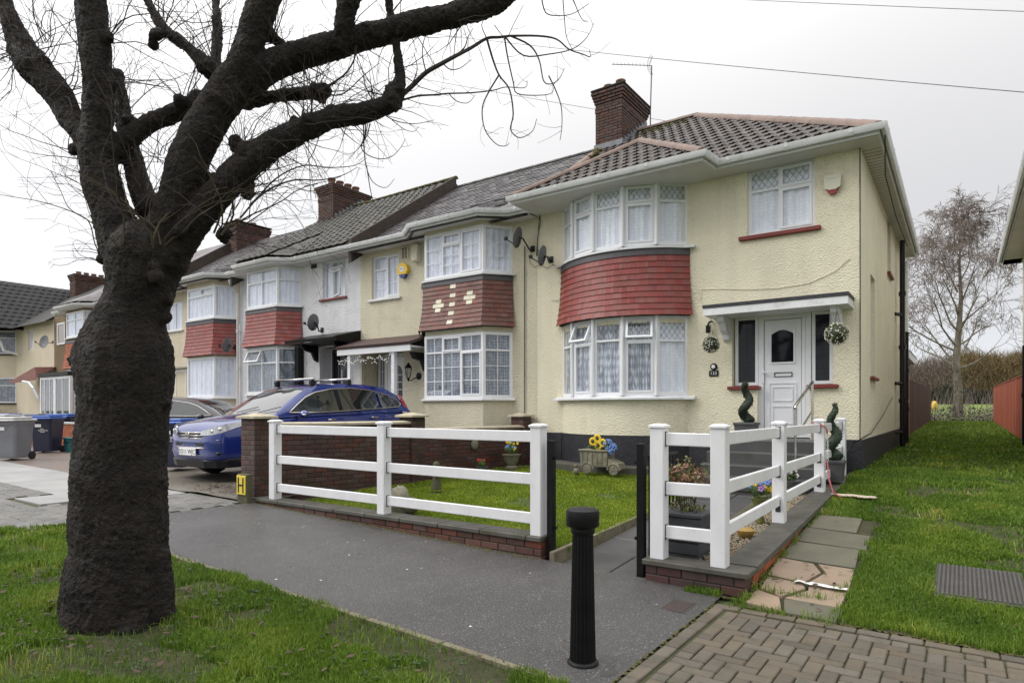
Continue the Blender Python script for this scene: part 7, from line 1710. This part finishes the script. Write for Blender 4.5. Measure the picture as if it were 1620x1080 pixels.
def twig(mb,p,d,l,r,lvl=0,curl=None,grav=0.0,wig=.16):
    seg=max(4,int(l/.085)); q=Vector(p); d=Vector(d).normalized(); pts=[q.copy()]; rad=[r]; cv=curl if curl is not None else Vector((random.gauss(0,1),random.gauss(0,1),random.gauss(0,.6)))*.10
    for k in range(seg):
        d=(d+cv+Vector((random.gauss(0,wig),random.gauss(0,wig),random.gauss(0,wig)-grav))).normalized(); q=q+d*l/seg; pts.append(q.copy()); rad.append(max(.0011,r*(1-.72*(k+1)/seg)))
        if lvl<2 and random.random()<(.42 if lvl==0 else .25) and k>0:
            sd=d.orthogonal().normalized(); sd.rotate(Matrix.Rotation(random.uniform(0,6.28),3,d)); twig(mb,q,(d+sd*random.uniform(.5,1.1)),l*random.uniform(.25,.5),max(.0012,rad[-1]*.7),lvl+1,None,grav,wig)
    mb.tube(pts,rad,4 if r>.003 else 3,cap=False)
def burst(px,py,n,ang,spr,l0,l1,off=0,grav=0.0,mb=None,r=.0042):
    for _ in range(n):
        a=math.radians(ang+random.gauss(0,spr)); d=RV*math.cos(a)+UPV*math.sin(a)+VIEW*random.gauss(0,.45)
        twig(mb or TW,P3(px+random.gauss(0,6),py+random.gauss(0,6),off+random.gauss(0,.03)),d,random.uniform(l0,l1),random.uniform(.5,1.15)*r,0,grav=grav)
for a in [(35,85,18,110,60,.3,.8,.15),(60,110,16,60,70,.3,.9,.1),(100,150,12,60,50,.3,.8,.1),(20,95,14,190,40,.2,.5,.15),(170,60,10,45,40,.3,.8),(178,130,9,60,40,.3,.8),(145,100,8,120,40,.3,.7),(118,240,8,140,50,.2,.6),
    (250,58,14,95,50,.3,.8,.1),(240,15,8,90,60,.2,.6,.1),(290,165,14,100,50,.3,.8,.1),(336,108,16,85,45,.3,.8),(200,185,16,90,50,.4,.9,.2),(260,250,9,100,40,.3,.8,.1),
    (385,235,20,60,60,.25,.75),(402,245,14,20,60,.25,.7),(470,198,14,70,55,.25,.7),(495,190,14,90,55,.25,.7),(505,145,18,60,80,.2,.6,.3),(445,150,8,60,80,.2,.6,.3),(540,60,12,80,50,.2,.6),(435,60,10,80,50,.2,.6),
    (520,180,10,100,60,.2,.6),(590,165,12,95,50,.25,.6),(618,158,12,60,60,.2,.6),(352,372,12,50,30,.4,1.0),(390,300,12,10,40,.3,.8,.15),(285,372,7,80,25,.4,.9,-.1),(240,380,9,105,20,.5,1.0,-.1),(225,300,8,95,25,.4,.8),(165,405,4,150,30,.25,.5),(150,410,3,165,25,.2,.45),
    (540,185,10,-80,50,.2,.5),(470,215,8,-80,50,.2,.5),(590,180,10,-70,50,.15,.45),(400,270,8,-30,50,.2,.5),(150,-230,14,90,60,.3,.8,.1),(160,-320,12,90,60,.3,.7,.1),(500,-220,14,80,60,.3,.8),(530,-320,12,80,60,.3,.7),(600,-160,12,70,60,.3,.7),(620,-235,10,70,60,.3,.6),(860,-80,10,50,60,.3,.7),(900,-150,10,50,60,.3,.6),(-60,-150,10,120,60,.3,.6,.3),(620,60,9,70,60,.2,.5),(632,110,6,0,60,.2,.5),(730,25,8,-60,40,.2,.45),(660,45,8,-80,40,.15,.4),(560,70,8,-80,50,.2,.5),(480,95,9,-70,40,.2,.5),(430,235,8,-60,50,.2,.4),(344,30,9,80,60,.2,.5,.1),(75,60,9,100,70,.3,.7,.1),(10,40,10,120,70,.2,.6,.2),(300,80,9,80,60,.2,.6,.1),(400,80,10,60,60,.25,.6)]:
    burst(*a[:7],off=a[7] if len(a)>7 else 0)
for a in [(215,420,5,100,18,.7,1.2,-.14),(250,400,5,70,18,.6,1.1,-.14),(200,380,3,120,10,.6,1.0,-.1),(352,375,5,38,8,.7,1.1,-.05)]: burst(*a[:7],off=a[7],mb=TG,r=.0075)
# the long drooping shoots on the right, as they hang
def drawn(pts,r0,r1,mb=TW,off=0,kids=.18):
    P=[P3(x,y,off+.05*math.sin(i*1.3)) for i,(x,y) in enumerate(pts)]; out=[]
    for i in range(len(P)-1):
        p0=P[max(i-1,0)];p1=P[i];p2=P[i+1];p3=P[min(i+2,len(P)-1)]
        for k in range(4):
            t=k/4; out.append(.5*((2*p1)+(-p0+p2)*t+(2*p0-5*p1+4*p2-p3)*t*t+(-p0+3*p1-3*p2+p3)*t*t*t))
    out.append(P[-1]); n=len(out); rad=[r0+(r1-r0)*k/(n-1) for k in range(n)]; mb.tube(out,rad,5,cap=False)
    for k in range(3,n-1):
        if random.random()<kids: d=(out[k+1]-out[k]).normalized(); s_=d.orthogonal(); s_.rotate(Matrix.Rotation(random.uniform(0,6.28),3,d)); twig(mb,out[k],d*.6+s_,random.uniform(.06,.2),.0018,2)
for pts,a,b_ in [([(625,160),(650,138),(674,115),(700,100),(722,88),(745,76),(770,61),(790,59),(807,57)],.019,.008),
  ([(770,61),(780,95),(790,120),(806,142),(812,180),(808,205),(822,218),(842,208),(849,188)],.008,.002),([(790,118),(772,148),(763,172),(767,205),(785,228),(800,231),(806,226)],.006,.0018),
  ([(798,58),(803,90),(812,130),(818,148),(850,151),(872,148),(876,138)],.006,.0018),([(807,57),(838,72),(853,95),(860,128),(872,133),(885,124),(893,108)],.007,.0018),([(868,120),(880,145),(888,170),(889,200),(886,222)],.005,.002),
  ([(807,57),(850,57),(880,62),(900,78),(922,86),(934,90),(932,78)],.008,.002),([(800,60),(828,88),(868,86),(905,78),(928,60),(940,36)],.006,.0018),([(856,-8),(863,20),(882,25),(906,22),(932,6)],.005,.002),([(890,-8),(893,30),(896,58),(905,78)],.004,.002),([(905,-5),(915,20),(922,32),(930,34)],.004,.002),
  ([(632,160),(660,152),(690,150),(710,148),(745,147),(780,143),(800,138),(830,139),(834,128)],.008,.0018),([(710,148),(722,160),(740,163),(752,150)],.004,.0016),([(577,175),(578,210),(572,235),(590,249),(615,250),(632,236),(641,220)],.005,.0016),
  ([(575,190),(576,235),(580,265),(590,288),(610,297),(624,283)],.005,.0016),([(580,262),(586,300),(592,322),(602,340)],.004,.0016),([(596,172),(622,190),(655,196),(687,190)],.005,.0016),([(620,190),(640,205),(655,208),(662,200)],.003,.0014),
  ([(722,88),(735,75),(740,60),(748,45)],.006,.002),([(674,115),(668,85),(672,60),(684,40)],.005,.002),([(700,100),(712,110),(728,108),(745,95)],.005,.002),([(650,138),(660,110),(655,85)],.005,.002),([(770,61),(762,40),(770,25)],.004,.002),([(782,40),(800,60),(812,40),(828,8)],.003,.002),
  ([(395,325),(425,300),(465,285),(505,285),(540,278),(565,265)],.008,.0018),([(380,345),(410,310),(440,280),(480,262),(520,265),(560,262),(580,250)],.007,.0018),([(360,370),(395,350),(430,325),(455,300)],.006,.002),([(455,290),(480,300),(500,302),(512,298)],.003,.0015),
  ([(395,160),(430,130),(455,120),(480,95)],.01,.004),([(500,145),(520,135),(545,118),(560,95),(565,70)],.009,.004),([(505,145),(540,150),(575,120),(600,100)],.006,.002),([(160,405),(150,385),(140,350),(110,330),(95,300),(80,270)],.005,.0016),([(160,412),(130,405),(118,392)],.003,.0015),([(620,20),(640,-5)],.006,.003)]:
    drawn(pts,a,b_)
build(TW,'twigs',m_twig,troot,kind='stuff'); build(TG,'young_shoots',m_twigg,troot,kind='stuff')

# ================================================================== grass
m_grass=bpy.data.materials.new('grass_blade'); m_grass.use_nodes=True
def grass_material(m,cols,sc=1.3):
    t=m.node_tree; n=t.nodes; l=t.links; b=n['Principled BSDF']; b.inputs['Roughness'].default_value=.5; b.inputs['Specular IOR Level'].default_value=.35
    a=n.new('ShaderNodeAttribute'); a.attribute_name='rnd'; r=n.new('ShaderNodeValToRGB'); l.new(a.outputs['Fac'],r.inputs[0])
    while len(r.color_ramp.elements)<len(cols): r.color_ramp.elements.new(.5)
    for i,(p,c) in enumerate(cols): r.color_ramp.elements[i].position=p; r.color_ramp.elements[i].color=(*c,1)
    g=n.new('ShaderNodeNewGeometry'); no_=n.new('ShaderNodeTexNoise'); no_.inputs['Scale'].default_value=sc; no_.inputs['Detail'].default_value=4; l.new(g.outputs['Position'],no_.inputs['Vector'])
    mr=n.new('ShaderNodeMapRange'); mr.inputs[1].default_value=.35; mr.inputs[2].default_value=.68; l.new(no_.outputs[0],mr.inputs[0])
    mx=n.new('ShaderNodeMix'); mx.data_type='RGBA'; mx.blend_type='MULTIPLY'; mx.inputs[7].default_value=(1.14,1.06,.85,1); l.new(mr.outputs[0],mx.inputs[0]); l.new(r.outputs[0],mx.inputs[6]); l.new(mx.outputs[2],b.inputs['Base Color'])
    tr=n.new('ShaderNodeBsdfTranslucent'); l.new(mx.outputs[2],tr.inputs[0]); ms=n.new('ShaderNodeMixShader'); ms.inputs[0].default_value=.3; l.new(b.outputs[0],ms.inputs[1]); l.new(tr.outputs[0],ms.inputs[2]); l.new(ms.outputs[0],n['Material Output'].inputs[0])
    return m
grass_material(m_grass,[(0,(.065,.13,.016)),(.4,(.12,.215,.025)),(.78,(.20,.30,.042)),(.92,(.33,.35,.08)),(1,(.44,.35,.16))])
m_grassl=bpy.data.materials.new('lawn_blade'); m_grassl.use_nodes=True
grass_material(m_grassl,[(0,(.13,.20,.016)),(.5,(.22,.31,.03)),(.9,(.30,.39,.05)),(1,(.40,.38,.11))],.9)
def grass(name,label,x0,x1,y0,y1,n,zf,h,wd,mat,inside=None,dens=None,lean=.5):
    rg=np.random.default_rng(len(name)+int(abs(x0)*10)+n); X=rg.uniform(x0,x1,n*3); Y=rg.uniform(y0,y1,n*3)
    D=FW[0]*X+FW[1]*Y; Lx=RT[0]*X+RT[1]*Y; ok=(D>1.5)&(np.abs(Lx/D)<.98)
    pr=np.clip((4.0/np.maximum(D,1))**1.5,0.06,1.0)
    if dens is not None: pr=pr*dens(X,Y)
    ok&=rg.random(len(X))<pr
    if inside is not None: ok&=inside(X,Y)
    X=X[ok][:n];Y=Y[ok][:n];D=D[ok][:n]; k=len(X)
    Z=np.array([zf(a,b) for a,b in zip(X,Y)],np.float32)
    pat=np.array([noise.noise(Vector((a*1.9,b*1.9,2))) for a,b in zip(X,Y)])
    H=h*rg.uniform(.45,1.25,k)*(1+.55*pat); W=wd*rg.uniform(.7,1.3,k)*np.clip(D/4,1,5); A=rg.uniform(0,2*PI,k); B=rg.uniform(0,2*PI,k); Ln=np.abs(rg.normal(0,lean,k))
    wx,wy=np.cos(A)*W/2,np.sin(A)*W/2; lx,ly=np.cos(B)*Ln*H,np.sin(B)*Ln*H
    V=np.zeros((k,5,3),np.float32)
    V[:,0]=np.stack([X-wx,Y-wy,Z-.01],1);V[:,1]=np.stack([X+wx,Y+wy,Z-.01],1)
    V[:,2]=np.stack([X+wx*.8+lx*.35,Y+wy*.8+ly*.35,Z+H*.6],1);V[:,3]=np.stack([X-wx*.8+lx*.35,Y-wy*.8+ly*.35,Z+H*.6],1);V[:,4]=np.stack([X+lx,Y+ly,Z+H*np.clip(1-.3*Ln,.4,1)],1)
    me=bpy.data.meshes.new(name); me.vertices.add(k*5); me.vertices.foreach_set('co',V.ravel())
    idx=np.arange(k)*5; loops=np.stack([idx,idx+1,idx+2,idx+3,idx+3,idx+2,idx+4],1).ravel(); me.loops.add(k*7); me.loops.foreach_set('vertex_index',loops.astype(np.int32))
    me.polygons.add(k*2); ls=np.stack([np.arange(k)*7,np.arange(k)*7+4],1).ravel(); me.polygons.foreach_set('loop_start',ls.astype(np.int32)); me.update(calc_edges=True); me.validate()
    at_=me.attributes.new('rnd','FLOAT','POINT'); rv=np.clip(rg.random(k)*.80-.02+.45*pat,0,1); at_.data.foreach_set('value',np.repeat(rv,5).astype(np.float32))
    me.materials.append(mat); o=bpy.data.objects.new(name,me); COL.objects.link(o); tag(o,label,'grass',kind='stuff'); return k
def bare(X,Y,sc=1.1,th=-.12,s=0): 
    v=np.array([noise.noise(Vector((a*sc,b*sc,9+s)))+.5*noise.noise(Vector((a*sc*3,b*sc*3,4+s))) for a,b in zip(X,Y)]); return np.clip((v-th*1.0)/.16+.15,.10,1)
trx,trY=tb.x,tb.y
def vin(X,Y):
    v=np.array([noise.noise(Vector((a*5,b*5,1))) for a,b in zip(X,Y)])
    return (Y<3.07+.05*v)&((X>-8.55-.35*(2.9-Y))|(Y<1.0))&(X<-1.78+.0*X)&(((X-trx)**2+(Y-trY)**2)>(.30+.10*v)**2)
patch('front_garden_ground',1.25,7,5.12,13,m_soil,dz=-.012,step=.5,rough=.02)
grass('side_grass','grass in front of the neighbouring house at the right edge',1.4,6.5,5.15,12.9,30000,lambda x,y: hf(x,y)-.012,.06,.012,m_grass,None,None)
kk=grass('verge_grass','rough green grass of the street verge around the big tree',-9.8,-1.76,.4,3.15,170000,lambda x,y: street(x)-.01,.062,.0055,m_grass,vin,lambda X,Y: bare(X,Y,1.5,-.10)*(1-.85*np.exp(-((X+2.35)**2/.25+(Y-2.85)**2/.03)))*(1-.6*np.exp(-((X-trx)**2+(Y-trY)**2)/.30)))
def sin_(X,Y):
    v=np.array([noise.noise(Vector((a*5,b*5,1))) for a,b in zip(X,Y)])
    slab_=(X<-.74+.06*v)&(Y>5.0)&(Y<8.35); mh=(np.abs(X-mcx)<.29)&(np.abs(Y-mcy)<.42)
    return (Y>5.13+.05*v)&(X>-1.42)&~slab_&~mh&(X>np.where(Y<11.7,-1.42,-1.30))
grass('side_grass','green grass strip running between the houses',-1.42,1.4,5.0,12.5,150000,lambda x,y: hf(x,y)-.012,.06,.006,m_grass,sin_,lambda X,Y: bare(X,Y,1.0,-.30,5))
grass('side_grass','green grass further along the alley between the fences',-1.42,1.4,12.5,44.5,70000,lambda x,y: hf(x,y)-.012,.06,.009,m_grass,None,None)
grass('lawn_grass','bright short lawn inside the white fence',-8.2,-3.28,5.58,11.0,150000,lambda x,y: lz(x,y)-.012,.038,.006,m_grassl,lambda X,Y: ((X-BC.x)**2+(Y-BC.y)**2>(BR+.34)**2)|(Y<9.5),lambda X,Y: bare(X,Y,1.0,-.5,7))
grass('edge_grass','tufts of grass at the foot of the low walls and slabs',-1.50,-.70,4.98,9.0,5000,lambda x,y: hf(-1,y)-.01,.08,.006,m_grass,lambda X,Y: ((X<-1.38)|((X>-.80)&(X<-.72))|(np.abs(Y-5.08)<.03)|(np.abs(Y-5.48-.1*(X+1.4))<.03)|(np.abs(Y-5.84+.1*(X+1.4))<.025)),lambda X,Y: bare(X,Y,3,-.05,7))
grass('edge_grass','weeds at the foot of the mossy corner wall',-2.0,-1.55,5.22,5.34,500,lambda x,y: 0,.07,.006,m_grass,lambda X,Y: np.abs(X+1.78)<.14,None,lean=.9)
# broad-leaved weeds and fallen leaves
random.seed(3); q=MB(); ql=MB()
def rosette(mb,x,y,z,s):
    for k in range(random.randint(5,8)):
        a=random.uniform(0,6.28); l=s*random.uniform(.7,1.2); d=Vector((math.cos(a),math.sin(a),0)); w_=Vector((-d.y,d.x,0))*l*.22; c=Vector((x,y,z)); mb.add([c,c+d*l*.5+w_+Vector((0,0,l*.35)),c+d*l+Vector((0,0,l*.3)),c+d*l*.5-w_+Vector((0,0,l*.35))],[(0,1,2,3)])
for _ in range(420):
    x=random.uniform(-6.6,-1.9);y=random.uniform(1.2,3.0)
    if (x-trx)**2+(y-trY)**2>.15: rosette(q,x,y,street(x)+.03,random.uniform(.015,.035))
for _ in range(200): x=random.uniform(-.7,1.2);y=random.uniform(5.3,9); rosette(q,x,y,hf(x,y)+.015,random.uniform(.015,.03))
o=build(q,'verge_weeds',m_leafg,None,label='broad leaved weeds growing through the grass',kind='stuff'); o['category']='weeds'
def litter(mb,x,y,z,s):
    a=random.uniform(0,6.28); d=Vector((math.cos(a),math.sin(a),random.uniform(-.2,.3)))*s; w_=Vector((-math.sin(a),math.cos(a),random.uniform(-.2,.4)))*s*.5; c=Vector((x,y,z+s*.3)); mb.add([c-d,c-w_,c+d,c+w_],[(0,1,2),(0,2,3)])
for _ in range(60): a=random.uniform(0,6.28); litter(ql,trx+.55*math.cos(a)*random.uniform(.7,1.3),trY+.55*math.sin(a)*random.uniform(.7,1.3),.13,random.uniform(.015,.04))
for _ in range(130): x=random.uniform(-6.6,-1.9);y=random.uniform(1.2,3.05); litter(ql,x,y,street(x)+.04,random.uniform(.015,.035))
for _ in range(320): x=random.gauss(-9.6,.6);y=random.gauss(5.95,.25); litter(ql,x,y,hf(x,y)+.01,random.uniform(.02,.05))
for _ in range(40): x=random.uniform(-1.4,1.2);y=random.uniform(5.2,9.5); litter(ql,x,y,hf(max(x,-1.3),y)+.02,random.uniform(.015,.03))
for _ in range(16): x=random.uniform(-1.35,-.8);y=random.uniform(5.2,6.4); litter(ql,x,y,hf(-1,y)+.03,random.uniform(.02,.045))
for _ in range(22): x=random.uniform(-7.5,-2.0);y=random.uniform(3.2,5.2); litter(ql,x,y,street(x),random.uniform(.008,.016))
o=build(ql,'fallen_leaves',m_leaf_litter,None,label='scattered brown leaves on the verge and by the driveway',kind='stuff'); o['category']='fallen leaves'

q=MB()
for _ in range(26):
    x=random.uniform(-7.8,-1.9);y=random.uniform(3.2,5.2); s_=random.uniform(.006,.016); z=street(x)+.002; a=random.uniform(0,6); q.add([(x+s_*math.cos(a+k*1.6)*random.uniform(.5,1.2),y+s_*math.sin(a+k*1.6)*random.uniform(.5,1.2),z+random.uniform(0,.003)) for k in range(4)],[(0,1,2,3)])
o=build(q,'pavement_litter',m_petw,None,label='tiny pale scraps scattered on the wet tarmac pavement',kind='stuff'); o['category']='litter'

q=MB()
def mossb(x,y,z,s_): q.sphere((x,y,z),s_,6,4,(1.6,1.2,.35),.3)
for _ in range(520):
    x=random.uniform(-8.3,-3.5); mossb(x,5.325-abs(random.gauss(0,.03)),street(x)+.0,random.uniform(.005,.016))
for _ in range(160): mossb(random.uniform(-2.3,-1.45),5.31-abs(random.gauss(0,.02)),.0,random.uniform(.005,.015))
for _ in range(170): y=random.uniform(5.3,8.8); mossb(-1.425+random.gauss(0,.012),y,hf(-1.3,y)+.01,random.uniform(.006,.02))
for _ in range(260): mossb(random.uniform(-1.5,1.0),5.105+random.gauss(0,.018),.0,random.uniform(.004,.012))
for _ in range(200): x=random.uniform(-7.5,-1.9); mossb(x,3.09+random.gauss(0,.012),street(x)+.006,random.uniform(.004,.011))
for _ in range(160): mossb(-1.615+random.gauss(0,.01),random.uniform(3,5.1),.0,random.uniform(.004,.010))
o=build(q,'moss_growth',m_moss,None,smooth=True,label='moss growing along the foot of the walls and the paving edges',kind='stuff'); o['category']='moss'
